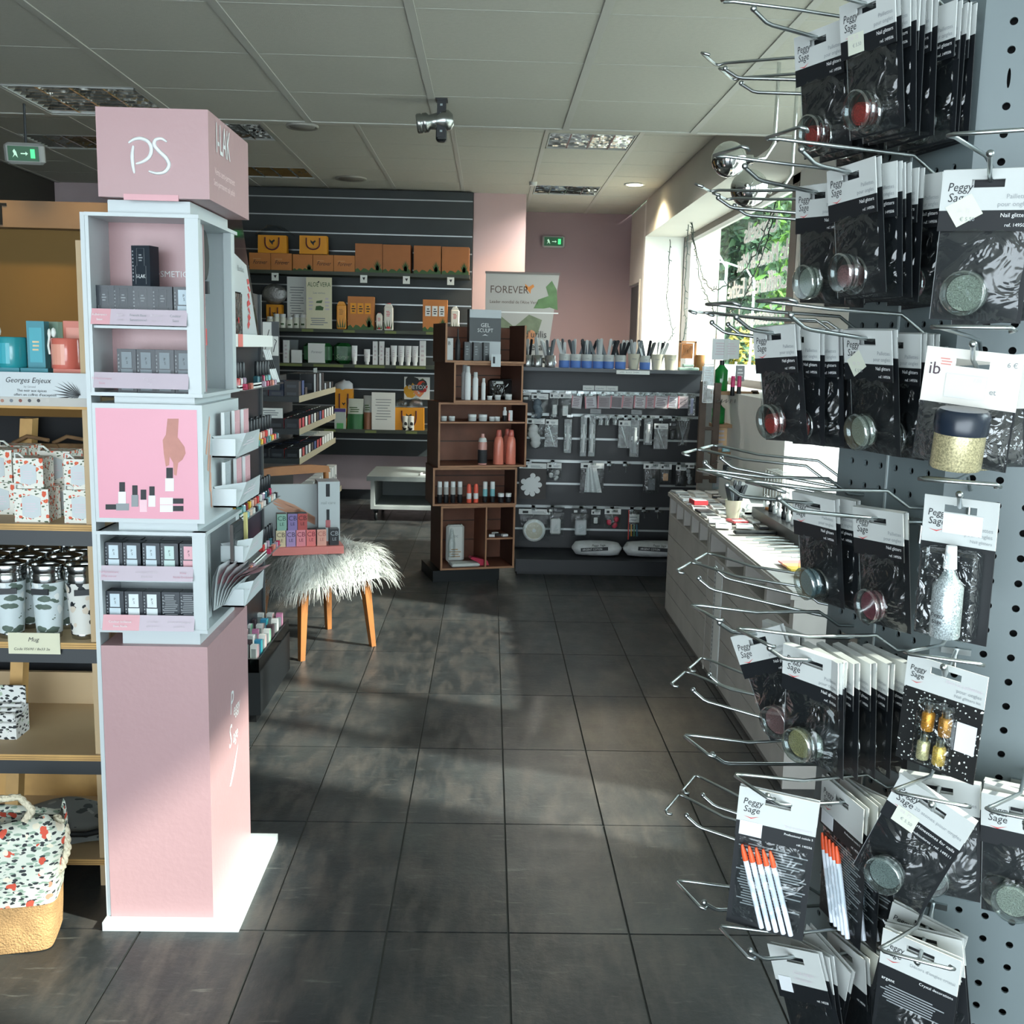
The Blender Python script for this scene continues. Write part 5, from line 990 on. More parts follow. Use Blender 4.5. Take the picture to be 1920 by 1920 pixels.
for px in (516, 682, 762, 845):
    p = at(px, 528, Y=SF); b = MB(); b.box(-.03, .03, 0, .003, -.055, .01, paper); b.poly([(-.012, -.001, -.01), (.014, -.001, -.008), (.002, -.001, -.035)], ink); solo('small_shelf_card', b, 'small white bird card hanging under the top shelf, %s' % {516: 'far left', 682: 'below the first big box', 762: 'below the second big box', 845: 'below the last big box'}[px], 'card', (p.x, SF-.004, 2.01))
kr = M('aloe_carton_brown', 'C07A40', .6, noise=.06, nscale=6); krd = M('aloe_carton_dark', 'A86838', .6, noise=.08, nscale=5); agreen = M('aloe_green', '3E5E34', .6); kl = M('kraft_light_print', 'C98F5A', .6)
def aloe_print(b, x0, x1, z0, z1, y):
    w, h = x1-x0, z1-z0; b.poly([(x0, y, z0)]+[(x0+w*k/10, y, z0+h*(.10+.06*math.sin(k*2.3)+.004*k)) for k in range(11)]+[(x1, y, z0)], agreen)
    for k in range(6): a = -.5+.2*k; xb = x0+w*.82; b.poly([(xb-.012, y-.0006, z0+h*.08), (xb+.012, y-.0006, z0+h*.08), (xb+a*w*.28, y-.0006, z0+h*(.50-.35*abs(a)))], agreen)
def shbox(px0, px1, pyt, zb, yy, dp, mt, lb, name='aloe_carton', pr_=None, grp=None, cat='carton', front=None):
    a, c = at(px0, pyt, Y=yy).x, at(px1, pyt, Y=yy).x; zt_ = at((px0+px1)/2, pyt, Y=yy).z; w, h = c-a, zt_-zb
    b = MB(); b.box(-w/2, w/2, 0, dp, 0, h, mt, front=front)
    if pr_: pr_(b, -w/2, w/2, 0, h, -.001)
    return solo(name, b, lb, cat, ((a+c)/2, yy, zb), 0, grp)
SY = YS-.27
for k, (a, c) in enumerate(((666, 717), (718, 770), (776, 827), (829, 880))): shbox(a, c, (457, 459, 461, 463)[k], SZ[0], SY, .2, krd, ['first big brown carton with aloe plant print, nearest the small cartons', 'second big brown aloe carton on the top shelf', 'third big brown aloe carton, right of the gap', 'last big brown aloe carton beside the pink pillar'][k], pr_=aloe_print, grp='big aloe cartons on the top shelf')
def small_print(b, x0, x1, z0, z1, y): b.text('Forever', .05, x0+.03, z0+.05, y, ink, shear=.3, sx=.75); b.lines(x0+.03, x1-.06, z1-.06, z1-.04, 1, y, kl, rnd=random.Random(1))
for k, (a, c) in enumerate(((467, 507), (508, 547), (549, 586), (587, 625), (626, 665))): shbox(a, c, (474, 475, 477, 478, 479)[k], SZ[0], SY, .2, kr, ['leftmost small brown carton on the top shelf', 'second small brown carton on the top shelf', 'small brown carton with green plant base', 'fourth small brown carton on the top shelf', 'fifth small brown carton beside the big ones'][k], pr_=aloe_print if k == 2 else small_print, grp=None)
yel = M('yellow_bag', 'E59A1C', .5, noise=.04); maroon = M('maroon_cord', '5A2230', .7)
def bird(b, x, z, s, y, mt): b.poly([(x-s*.5, y, z+s*.5), (x-s*.1, y, z+s*.15), (x+s*.35, y, z+s*.45), (x+s*.5, y, z+s*.2), (x+s*.15, y, z-s*.1), (x+s*.1, y, z-s*.55), (x-s*.15, y, z-s*.25), (x-s*.45, y, z+s*.05)][::-1], mt)
def giftbag(px0, px1, pyt, zb, yy, lb, hs=1):
    a, c = at(px0, pyt, Y=yy).x, at(px1, pyt, Y=yy).x; h = at((px0+px1)/2, pyt, Y=yy).z-zb; w = c-a
    t = thing('yellow_gift_bag', lb, 'gift bag', ((a+c)/2, yy, zb)); b = MB(); b.prism([(-w/2, 0), (w/2, 0), (w/2*.98, h), (-w/2*.98, h)], (0, .10), yel, 1); bird(b, 0, h*.62, w*.2, -.001, ink); b.lines(-w*.12, w*.12, h*.25, h*.38, 2, -.001, M('tan_ink', 'B9862E', .6), rnd=random.Random(1)); b.build('bag_body', t)
    b = MB(); b.tube([(-w*.24, -.004, h*.88)]+[(w*.24*math.cos(R(180+180*k/8)), -.006, h*(.55-.38*hs*abs(math.sin(R(180*k/8))))) for k in range(9)]+[(w*.24, -.004, h*.88)], .006, maroon, 6); b.build('cord_handle', t); return t
giftbag(483, 537, 441, at(510, 475, Y=SY).z+.004, SY, 'yellow gift bag with clear film standing on the small cartons, left'); giftbag(561, 613, 442, at(587, 477, Y=SY).z+.004, SY, 'yellow gift bag standing on the small cartons, right', .8)
b = MB(); rr = random.Random(3); V = [(-.17+.34*u/8+rr.uniform(-.01, .01), .02+.1*q/4, (.09*math.sin(math.pi*u/8)*(1-.3*q/4))+rr.uniform(-.008, .008)) for q in range(5) for u in range(9)]; b.add(V, [(j*9+i, j*9+i+1, j*9+i+10, j*9+i+9) for j in range(4) for i in range(8)], crinkle, True)
p = at(512, 441, Y=SY); solo('clear_film_wrap', b, 'crumpled clear film lying on the left yellow gift bag', 'plastic film', (p.x, SY, p.z+.002))
giftbag(499, 528, 571, SZ[1], SY+.08, 'small yellow bag behind the white supplement tubs on the second shelf')
b = MB(); b.ball((0, 0, 0), .10, film('tulle', 'C9CBC8', .35, .5, .8, 20), 14, .9, 1.1, .5); p = at(515, 560, Y=SY+.12); solo('tulle_bag', b, 'grey see-through tulle bag on the small yellow bag', 'bag', (p.x, SY+.12, p.z+.04))
def board(px0, px1, pyt, pyb, yy, mt, lb, extra=None, name='information_board', base=None):
    a, c = at(px0, pyt, Y=yy).x, at(px1, pyt, Y=yy).x; z1 = at((px0+px1)/2, pyt, Y=yy).z; z0 = at((px0+px1)/2, pyb, Y=yy).z if base is None else base
    b = MB(); b.box(0, c-a, 0, .008, 0, z1-z0, mt); (extra or (lambda *_: None))(b, c-a, z1-z0); return solo(name, b, lb, 'board', (a, yy, z0))
cream = M('cream_poster', 'DAD5B8', .6)
board(538, 575, 519, 606, SY+.1, paper, 'white information sheet left of the aloe vera poster', lambda b, w, h: b.lines(.02, w-.02, .05, h-.08, 14, -.001, grey_ink, fill=.3, rnd=random.Random(4)), base=SZ[1])
def aloep(b, w, h):
    b.text('ALOE VERA', .055, w/2, h*.82, -.001, agreen, 'c', sx=.7); b.text('Les vertus', .025, w/2, h*.68, -.001, grey_ink, 'c'); b.poly([(w*.35, -.001, h*.36), (w*.65, -.001, h*.36), (w*.68, -.001, h*.42), (w*.55, -.001, h*.45), (w*.38, -.001, h*.44)], agreen); b.poly([(w*.38, -.001, h*.50), (w*.6, -.001, h*.50), (w*.64, -.001, h*.56), (w*.4, -.001, h*.54)], MATS['aloe_green'])
    b.lines(w*.08, w*.28, h*.35, h*.62, 4, -.001, pale_ink, rnd=random.Random(1)); b.lines(w*.72, w*.92, h*.35, h*.62, 4, -.001, pale_ink, rnd=random.Random(2)); b.lines(w*.15, w*.85, h*.06, h*.22, 4, -.001, grey_ink, rnd=random.Random(3)); b.poly([(w*.45, -.001, h*.92), (w*.52, -.001, h*.93), (w*.49, -.001, h*.88)], ink)
board(574, 622, 520, 604, SF-.0, cream, 'cream ALOE VERA poster with green leaves on the second shelf', aloep, base=SZ[1])
def tub(lid=True):
    def mk():
        t = thing('supplement_tub', '', 'tub'); b = MB(); b.lathe([(.028, 0), (.030, .003), (.030, .075), (.024, .083)], M('cream_tub', 'D9DACE', .35), 16); b.ball((0, -.026, .03), .016, MATS['aloe_green'], 8, .8, 1, .3); b.build('tub_body', t); b = MB(); b.lathe([(.026, .083), (.026, .105), (.024, .107)], wht, 16); b.build('lid', t); return t
    return mk
for k, px in enumerate((506, 518, 530, 543, 555, 568)): place('tub', tub(), '%s white supplement tub from the left on the second shelf' % ORD[k], (at(px, 600, Y=SF+.05).x, SF+.06, SZ[1]), 0, 'white supplement tubs', scale=(1, 1, .9 if k % 3 == 0 else 1.12))
def brick(c1, w, h, capc, key):
    def mk():
        t = thing('aloe_drink_carton', '', 'drink carton'); c = M('drink_'+key, c1, .4); b = MB(); b.bevbox(-w/2, w/2, 0, w, 0, h*.86, w*.1, c); b.prism([(-w/2*.9, h*.85), (w/2*.9, h*.85), (w*.25, h*.97), (-w*.25, h*.97)], (w*.1, w*.9), c, 1)
        for k in range(4): a = -.3+.2*k; b.poly([(a*w-.006, -.001, h*.06), (a*w+.008, -.001, h*.06), (a*w*1.6, -.001, h*(.42-.2*abs(a)))], agreen)
        b.lines(-w*.25, w*.25, h*.5, h*.72, 4, -.001, M('drink_ink', 'A06A2C', .6) if key == 'yel' else M('drink_ink2', 'C9505A', .6), rnd=random.Random(1))
        if key != 'yel': b.ball((0, 0, h*.10), w*.2, red, 8, .7, 1.3, .2)
        b.build('carton_body', t); b = MB(); b.lathe([(w*.2, h*.95), (w*.2, h*1.0)], M('cap_'+capc, capc, .4), 12, (0, w/2, 0)); b.build('cap', t); return t
    return mk
place('dyel', brick('E0962A', .085, .245, '2A2A2A', 'yel'), 'yellow aloe drink carton left of the brown gift box', (at(640, 600, Y=SY).x, SY, SZ[1]))
def win(c):
    def f(b, x0, x1, z0, z1, y):
        aloe_print(b, x0, x1, z0, z1, y)
        for k in range(3): xa = x0+(x1-x0)*(.10+.28*k); b.box(xa, xa+(x1-x0)*.22, y-.002, y, z0+(z1-z0)*.48, z0+(z1-z0)*.80, c); b.lines(xa+.01, xa+(x1-x0)*.2, z0+(z1-z0)*.52, z0+(z1-z0)*.74, 3, y-.003, ink, rnd=random.Random(2))
    return f
shbox(652, 701, 556, SZ[1], SY, .1, kr, 'brown gift carton with three yellow drinks in its windows', pr_=win(yel)); shbox(793, 839, 562, SZ[1], SY, .1, kr, 'brown gift carton with three white drinks in its windows', pr_=win(wht))
place('dred', brick('D9D6CC', .08, .235, 'C8404A', 'red'), 'tall white aloe berry drink carton with red cap', (at(728, 600, Y=SY).x, SY, SZ[1])); place('dreds', brick('D9D6CC', .055, .15, 'C8404A', 'reds'), 'small white aloe drink carton with red cap', (at(711, 600, Y=SY).x, SY, SZ[1]))
place('dwht', brick('D6D6CE', .075, .22, 'D8D8D0', 'wht'), 'white aloe drink carton right of the white drinks gift box', (at(853, 600, Y=SY).x, SY, SZ[1])); 
# third shelf: tubes and green cases
def ctube(w, h, up=True):
    def mk():
        t = thing('cream_tube', '', 'tube'); b = MB(); n = 12; L_ = [(.018, h*.14), (w*.46, h*.2), (w*.5, h*.6), (w*.52, h)]; V = []
        for j, (r_, z) in enumerate(L_):
            fl = (z/h)**1.5
            for i in range(n): a = 2*math.pi*i/n; V.append((r_*math.cos(a), w*.3+(w*.3)*(1-fl*.95)*math.sin(a), z))
        b.add(V, [(j*n+i, j*n+(i+1) % n, j*n+n+(i+1) % n, j*n+n+i) for j in range(3) for i in range(n)], wht, True); b.lines(-w*.2, w*.2, h*.4, h*.8, 4, w*.0, pale_ink, rnd=random.Random(2)); b.build('tube_body', t)
        b = MB(); b.lathe([(w*.34, 0), (w*.34, h*.15)], wht, 14, (0, w*.3, 0)); b.build('cap', t); return t
    return mk
for k, px in enumerate((738, 752, 765, 778)): place('ct', ctube(.055, .17), '%s wide white cream tube on the third shelf' % ORD[k], (at(px, 670, Y=SF+.05).x, SF+.04, SZ[2]), 0, 'wide white cream tubes')
place('ct', None, 'white tube standing right of the green case', (at(665, 670, Y=SF+.05).x, SF+.04, SZ[2]), R(10), scale=(.9, .9, .95)); place('ct', None, 'short white tube on the third shelf', (at(688, 670, Y=SF+.05).x, SF+.04, SZ[2]), 0, scale=(.95, .95, .78))
for k, (a, c, t_, lb) in enumerate(((699, 708, 640, 'slim white carton left of its twin on the third shelf'), (711, 720, 640, 'slim white carton right of its twin on the third shelf'), (723, 730, 652, 'short slim white carton on the third shelf'), (787, 798, 639, 'slim white carton at the right end next to the crate tower'), (531, 541, 638, 'slim white carton at the left end of the third shelf'))): shbox(a, c, t_, SZ[2], SF+.05, .05, wht, lb, 'slim_carton', lambda b, x0, x1, z0, z1, y: b.lines(x0+.01, x1-.01, z0+.03, z1-.03, 4, y, pale_ink, rnd=random.Random(1)))
shbox(546, 564, 656, SZ[2], SF+.05, .08, wht, 'small white cream jar carton on the third shelf', 'slim_carton'); shbox(530, 558, 637, SZ[2], SF+.2, .04, M('grey_card_box', '7F8688', .5), 'grey box behind the small white carton', 'grey_carton')
gv = M('green_satin', '1E5A2C', .25, noise=.2, nscale=8, bump=.3, bscale=12)
for (a, c, t_, lb, wrap) in ((568, 622, 643, 'green satin case with white paper sleeve', 1), (625, 658, 643, 'green satin case with pale script, no sleeve', 0)):
    x0, x1 = at(a, t_, Y=SF+.08).x, at(c, t_, Y=SF+.08).x; h = at((a+c)/2, t_, Y=SF+.08).z-SZ[2]; t = thing('green_case', lb, 'case', ((x0+x1)/2, SF+.08, SZ[2])); w = x1-x0; b = MB(); b.bevbox(-w/2, w/2, 0, .12, 0, h, .03, gv)
    if not wrap: b.text('Sonya', .05, 0, h*.25, -.001, M('pale_green_ink', '8FB08A', .5), 'c', shear=.3)
    b.build('case_body', t)
    if wrap: b = MB(); b.box(-w*.32, w*.26, -.006, .126, .004, h*.98, paper); b.text('Forever', .03, -w*.03, h*.5, -.0065, grey_ink, 'c', shear=.3); b.build('paper_sleeve', t)
# lowest shelf
giftbag(628, 661, 729, SZ[3], SY+.05, 'tall yellow gift bag at the left of the lowest slat shelf', .9); giftbag(739, 795, 765, SZ[3], SY+.02, 'wide yellow gift bag behind two spotted cans on the lowest slat shelf', 1.1)
for (px, pyt, zb, lb, sx) in ((645, 708, 0, 'white tissue puff above the tall yellow bag', 1), (752, 752, 0, 'clear film puff above the wide yellow bag, left', .7), (780, 750, 0, 'clear film puff above the wide yellow bag, right', .8)):
    b = MB(); V = []; rr = random.Random(px)
    b.ball((0, 0, 0), .09*sx, M('tissue', 'C9CBCD', .7) if sx == 1 else crinkle, 12, .8, .95, .6); b.v = [(x+rr.uniform(-.01, .01), y, z+rr.uniform(-.01, .01)) for x, y, z in b.v]; p = at(px, 735 if sx == 1 else 765, Y=SY+.1); solo('tissue_puff', b, lb, 'tissue', (p.x, SY+.1, p.z+.03))
milk = pat('cow_print', 'E2E2DC', [(26, .42, '1C1C20', (1, 1, 1), .4)])
for k, px in enumerate((760, 771)): b = MB(); b.lathe([(.024, 0), (.026, .004), (.026, .12), (.023, .126)], milk, 14); solo('spotted_can', b, ['black spotted white can, left of its twin', 'black spotted white can, right of its twin'][k], 'can', (at(px, 790, Y=SF+.05).x, SF+.05, SZ[3]))
def pouch(px0, px1, pyt, c1, c2, lb, nm='stand_up_pouch'):
    a, c = at(px0, pyt, Y=SY).x, at(px1, pyt, Y=SY).x; h = at((px0+px1)/2, pyt, Y=SY).z-SZ[3]; w = c-a; t = thing(nm, lb, 'pouch', ((a+c)/2, SY, SZ[3])); b = MB(); V = []
    for j in range(7):
        q = j/6; dd = .045*(1-q**1.5)+.002
        for i in range(10): an = 2*math.pi*i/10; V.append((w/2*(1-.06*math.sin(math.pi*q))*math.cos(an), .05+dd*math.sin(an), h*q))
    ff = [(j*10+i, j*10+(i+1) % 10, j*10+10+(i+1) % 10, j*10+10+i) for j in range(6) for i in range(10)]; b.add(V, ff[:30], M('pouch_'+c2, c2, .35), True); b.add(V, ff[30:], M('pouch_'+c1, c1, .35), True); b.lines(-w*.3, w*.3, h*.55, h*.75, 3, -.002, agreen, rnd=random.Random(1)); b.build('pouch_body', t)
pouch(648, 682, 748, 'C9CFC2', '2E6A3C', 'white and green stand-up pouch on the lowest slat shelf'); pouch(680, 698, 742, 'B9BCB8', '9A6A50', 'white and brown pouch behind the white notice')
shbox(627, 648, 766, SZ[3], SF+.04, .05, M('violet_green_box', 'B9C4BC', .5), 'small white, violet and green carton at the left of the lowest shelf', 'slim_carton', lambda b, x0, x1, z0, z1, y: (b.box(x0, x1, y-.001, y, z1-.03, z1, M('violet_print', '4A3A80', .5)), b.box(x0+.02, x1-.02, y-.001, y, z0, z0+.05, M('green_print', '5AA868', .5))))
board(697, 741, 736, 797, SF+.03, paper, 'white printed notice standing on the lowest slat shelf', lambda b, w, h: b.lines(.03, w-.03, .08, h-.05, 8, -.001, grey_ink, fill=.25, rnd=random.Random(4)), base=SZ[3])
def fruit(b, w, h):
    rr = random.Random(6)
    for c in ('2A2C2E', '3A3E3C', '5A6A3A', 'D9A02C', 'B92C2C', 'E08A5A', 'C9CBC9', '3E5A30', '2E3234', 'D8482C'): cc = M('fp_'+c, c, .6); x, z, s = rr.uniform(.25, .8)*w, rr.uniform(.2, .8)*h, rr.uniform(.03, .07); b.poly([(x+s*math.cos(R(40*k)), -.001-.0003*rr.random(), z+s*math.sin(R(40*k))*rr.uniform(.7, 1.1)) for k in range(9)], cc)
    b.box(w*.3, w*.75, -.003, -.002, h*.4, h*.65, M('slate_label', '3E4446', .6)); b.text('DETOX', .05, w*.52, h*.47, -.0035, wht, 'c')
board(758, 806, 707, 749, YS-.012, paper, 'square fruit DETOX picture fixed on the slat wall beside the crates', fruit)
# roller banner
by_ = 8.55; a, c = at(911, 512, Y=by_).x, at(1049, 512, Y=by_).x; zt_ = at(980, 513, Y=by_).z
t = thing('roller_banner', 'grey FOREVER roller banner with aloe pictures in front of the pink pillar', 'roller banner', ((a+c)/2, by_, 0)); w = c-a; b = MB(); bgp = M('banner_grey', 'A7A7A3', .6); b.prism([(-w/2, .09), (w/2-.12, .09), (w/2-.10, zt_-.82), (w/2, zt_), (-w/2, zt_)], (0, .002), bgp, 1); y = -.001
b.text('FOREVER', .082, -w/2+.035, zt_-.155, y, M('banner_ink', '54463E', .6), sx=.92); b.text("Leader mondial de l'Aloe Vera", .034, -w/2+.035, zt_-.235, y, M('banner_ink', '54463E', .6), sx=.92); bird(b, w*.10, zt_-.115, .075, y, M('banner_orange', 'C9803C', .6))
alo1, alo2 = M('aloe_photo_1', '5A7A50', .6, noise=.2, nscale=14), M('aloe_photo_2', '6E7A62', .6, noise=.2, nscale=14)
b.poly([(w*.16, y, zt_-.27), (w*.22, y, zt_-.20), (w*.36, y, zt_-.17), (w*.32, y, zt_-.10), (w*.40, y, zt_-.05), (w*.47, y, zt_-.12), (w*.49, y, zt_-.28), (w*.38, y, zt_-.26), (w*.30, y, zt_-.27)][::-1], alo1)
b.box(-w/2, w/2, y-.0005, y, zt_-.31, zt_-.30, wht)
b.poly([(-w*.5, y, zt_-.32), (-w*.3, y, zt_-.33), (-w*.1, y, zt_-.42), (w*.1, y, zt_-.32), (w*.28, y, zt_-.36), (w*.22, y, zt_-.48), (0, y, zt_-.53), (-w*.3, y, zt_-.52), (-w*.5, y, zt_-.42)][::-1], alo2); b.ball((w*.14, y, zt_-.50), .04, M('banner_orange2', 'B98058', .6), 10, 1.5, 1, .03)
b.text("5 raisons d'utilis", .078, w/2-.09, zt_-.50, y-.003, M('banner_dark', '3E3E3E', .6), 'r', sx=.9); b.text("l'aloe vera", .082, w/2-.12, zt_-.60, y-.003, M('banner_dark', '3E3E3E', .6), 'r', sx=.9); b.build('banner', t)
b = MB(); b.box(-w/2-.005, w/2+.005, -.008, .012, zt_-.004, zt_+.012, M('banner_bar', '6B6460', .5)); b.build('top_bar', t); b = MB(); b.box(-w/2-.01, w/2+.01, -.09, .09, 0, .09, alu); b.build('base', t)
# low display table on castors
t = thing('low_display_table', 'grey low table with open shelf on castors behind the crate tower', 'table', (-.97, 8.5, 0)); tg = M('table_grey', '7E8686', .45, noise=.06, nscale=5); tw_ = M('table_side', 'A9B0B0', .5)
b = MB(); b.box(-.01, 1.0, -.02, .72, .335, .372, tg); b.build('table_top', t); b = MB(); b.box(.02, .05, 0, .68, .10, .335, tw_); b.box(.93, .96, 0, .68, .10, .335, tw_); b.box(.05, .93, .0, .68, .10, .125, tw_); b.box(.05, .93, .66, .68, .125, .335, tg); b.build('frame', t)
for x, y in ((.06, .05), (.9, .05), (.06, .62), (.9, .62)): b = MB(); b.lathe([(.038, -.012), (.042, -.008), (.042, .008), (.038, .012)], blackm, 16, (x, y, .042), 'x'); b.box(x-.02, x+.02, y-.02, y+.02, .07, .10, blackm); b.build('castor', t)
b = MB(); b.box(-.07, .07, 0, .12, 0, .012, M('white_tray', 'D9DDDD', .4)); b.box(-.05, .05, .02, .1, .012, .014, ink); solo('tablet_leaflet', b, 'white framed dark leaflet lying on the low grey table', 'leaflet', (at(808, 895, Y=8.6).x-.02, 8.6, .373))
# ================================================================ tower of wooden crates
cw = M('crate_walnut', '4A3026', .55, noise=.22, nscale=5); cin = M('crate_inside', '7A4C38', .55, noise=.2, nscale=7); ced = M('crate_edge', '9C7254', .6, noise=.15, nscale=12)
TY = 6.30
CRF = []
def crate(px0, px1, z0, z1, yaw, lb, divs=(), shelves=(), y0=TY, left=0, dep=.30):
    """open-fronted crate; px0..px1 is the opening, `left` extends the outer side wall seen at the left"""
    a, c = at(px0, 800, Y=y0).x, at(px1, 800, Y=y0).x; w, h = (c-a)/math.cos(yaw)*1.03, z1-z0; CRF.append((z0, z1, Vector((a, y0)), yaw))
    t = thing('wooden_crate', lb, 'crate', (a, y0, z0), yaw, 'stacked crates of the central tower'); s_ = .012; b = MB()
    for x in (0, w-s_): b.box(x, x+s_, 0, dep, 0, h, cw, front=ced)
    b.box(s_, w-s_, 0, dep, 0, s_, cin, front=ced); (z1 < Z5-.001) and b.box(s_, w-s_, 0, dep, h-s_, h, cin, front=ced); b.build('frame', t)
    b = MB(); n = 3
    for k in range(n): b.box(s_, w-s_, dep-.01, dep, s_+(h-2*s_)*k/n+.004, s_+(h-2*s_)*(k+1)/n-.004, cin)
    b.box(s_, w-s_, dep-.002, dep, s_, h-s_, cw); b.build('back_slats', t)
    for d in divs: b = MB(); b.box(w*d, w*d+.01, .005, dep-.01, s_, h-s_, cin, front=ced); b.build('divider', t)
    for x0, x1, z in shelves: b = MB(); b.box(max(s_, w*x0), min(w-s_, w*x1), .005, dep-.01, h*z, h*z+.01, cin, front=ced); b.build('inner_shelf', t)
    return t, a, c
def zat(y): return at(890, y, Y=TY).z
Z5, Z4, Z3, Z2, Z1_, Z0 = zat(607), zat(681), zat(756), zat(879), zat(951), zat(1068)
b = MB(); b.box(-.27, .15, 0, .36, 0, Z0-.012, blackm); solo('tower_plinth', b, 'black plinth under the crate tower', 'plinth', (-.06, TY+.06, 0), R(15))
b = MB(); b.box(0, .02, 0, .30, 0, .02, cw)
crate(829, 967, Z0-.01, Z1_, R(15), 'bottom crate with divider and two inner shelves', (.60,), ((.60, 1, .46),)); crate(813, 968, Z1_+.001, Z2, R(12), 'second crate from the bottom holding hand creams'); crate(822, 985, Z2+.001, Z3, R(16), 'third crate holding the coral bottles', (), ((0, 1, .68),)); crate(850, 977, Z3+.001, Z4, R(26), 'fourth crate with white spray bottles'); crate(833, 980, Z4+.001, Z5, R(17), 'top crate of the tower with the gel box'); 
def cy(px, py, dep=.08):
    i = 0 if py > 955 else 1 if py > 884 else 2 if py > 760 else 3 if py > 684 else 4
    _, _, O, yw = CRF[i]; e = Vector((math.cos(yw), math.sin(yw))); n_ = Vector((-e.y, e.x)); p = at(px, py, Y=5); D = Vector((p.x, p.y)).normalized(); Q_ = O+n_*dep
    t_ = n_.dot(Q_)/n_.dot(D); q = D*t_; return (q.x, q.y)
def lathe_thing(nm, cat, parts):
    def mk():
        t = thing(nm, '', cat)
        for pn, prof, mt, *o in parts: b = MB(); b.lathe(prof, mt, 16, *(o[:1] if o else ())); b.build(pn, t)
        return t
    return mk
cor = M('coral_bottle', 'E0826E', .3, coat=.3); corl = M('coral_clear', 'C9948A', .2)
big = lathe_thing('shampoo_bottle', 'bottle', (('bottle_body', [(.030, 0), (.031, .004), (.029, .125), (.025, .155), (.016, .170)], cor), ('cap', [(.017, .168), (.018, .170), (.014, .205), (.011, .208)], M('coral_cap', 'C96A5E', .3))))
for k, (px, dd) in enumerate(((934, .06), (957, .06), (950, .14))): x, y = cy(px, 880, dd); place('shb', big, ['left tall coral bottle in the third crate', 'right tall coral bottle in the third crate', 'rear coral bottle half hidden in the third crate'][k], (x, y, Z2+.013), 0, 'coral bottles', scale=(1.05, 1.05, 1.02))
x, y = cy(904, 880, .05); place('pump', lathe_thing('amber_bottle', 'bottle', (('bottle_body', [(.027, 0), (.028, .003), (.028, .12), (.025, .145), (.016, .163), (.012, .172), (.012, .19)], corl), ('label', [(.0285, .01), (.0287, .012), (.0287, .09), (.0285, .092)], ink), ('cloth_neck', [(.020, .135), (.026, .14), (.022, .160), (.016, .165)], M('neck_cloth', 'D5D8D4', .8)))), 'brown clear bottle with black label and white cloth at its neck', (x, y, Z2+.013))
zi = Z2+.001+(Z3-Z2)*.68+.011
jar = lathe_thing('white_jar', 'jar', (('jar_body', [(.023, 0), (.024, .002), (.024, .022)], M('jar_glass_grey', 'B9BDBD', .3)), ('lid', [(.025, .022), (.025, .034), (.024, .035)], wht)))
for k, (px, s_) in enumerate(((832, .75), (847, .75), (885, 1.05), (905, 1.05), (922, .7), (932, .7))): x, y = cy(px, 795, .06); place('jr', jar, '%s white-lidded jar from the left on the coral crate shelf' % ORD[k], (x, y, zi), 0, 'white lidded jars on the crate shelf', scale=(s_, s_, s_*1.1))
tubep = lathe_thing('two_tone_bottle', 'bottle', (('lower_body', [(.012, 0), (.013, .002), (.013, .035)], M('black_wrap', '1D1F23', .4)), ('upper_body', [(.013, .035), (.013, .06), (.006, .068), (.006, .072)], wht), ('cap', [(.008, .068), (.008, .085)], wht)))
x, y = cy(946, 795, .06); place('tt', tubep, 'small white dropper bottle with black base on the coral crate shelf', (x, y, zi)); b = MB(); b.bevbox(-.012, .012, 0, .02, 0, .065, .002, wht); b.box(-.0122, -.004, -.0005, .0, 0, .05, cor); x, y = cy(957, 795, .06); solo('white_pink_box', b, 'small white and coral box at the right end of the crate shelf', 'box', (x, y, zi))
hc = lathe_thing('hand_cream_bottle', 'bottle', (('lower_body', [(.0135, 0), (.0145, .002), (.0145, .045)], M('black_wrap', '1D1F23', .4)), ('upper_body', [(.0145, .045), (.0145, .085)], M('silver_label', 'A9A9A6', .4)), ('cap', [(.0135, .085), (.0135, .112), (.012, .114)], wht)))
for k, px in enumerate((824, 836, 849, 862)): x, y = cy(px, 945, .05); place('hc', hc, '%s black-based hand cream bottle from the left in the second crate' % ORD[k], (x, y, Z1_+.014), 0, 'hand creams in the second crate', scale=(1.05, 1.05, 1.15))
hr = lathe_thing('coral_tube', 'tube', (('tube_body', [(.015, 0), (.0155, .003), (.013, .09), (.008, .10)], M('coral_bright', 'E8604A', .4)), ('band', [(.0150, .02), (.0157, .021), (.0148, .05), (.0145, .051)], wht)))
for k, px in enumerate((879, 892)): x, y = cy(px, 945, .05); place('hr', hr, ['left bright coral tube in the second crate', 'right bright coral tube in the second crate'][k], (x, y, Z1_+.014), 0, 'bright coral tubes', scale=(1, 1, 1.15))
hb = lathe_thing('blue_deodorant', 'bottle', (('lower_body', [(.013, 0), (.014, .002), (.014, .035)], M('black_wrap', '1D1F23', .4)), ('blue_body', [(.014, .035), (.014, .075)], M('aqua_label', '7DB9C0', .4)), ('cap', [(.0135, .075), (.0135, .112), (.012, .115)], wht)))
for k, px in enumerate((909, 923)): x, y = cy(px, 945, .05); place('hb', hb, ['left aqua bottle in the second crate', 'right aqua bottle in the second crate'][k], (x, y, Z1_+.014), 0, 'aqua bottles', scale=(1.05, 1.05, 1.12))
jb = lathe_thing('black_base_jar', 'jar', (('jar_body', [(.016, 0), (.017, .002), (.017, .03)], M('black_wrap', '1D1F23', .4)), ('lid', [(.018, .03), (.018, .048)], wht)))
for k, px in enumerate((939, 953)): x, y = cy(px, 945, .04); place('jb', jb, ['left black and white jar in the second crate', 'right black and white jar in the second crate'][k], (x, y, Z1_+.014), 0, 'black and white jars', scale=(1.05, 1.05, 1.2))
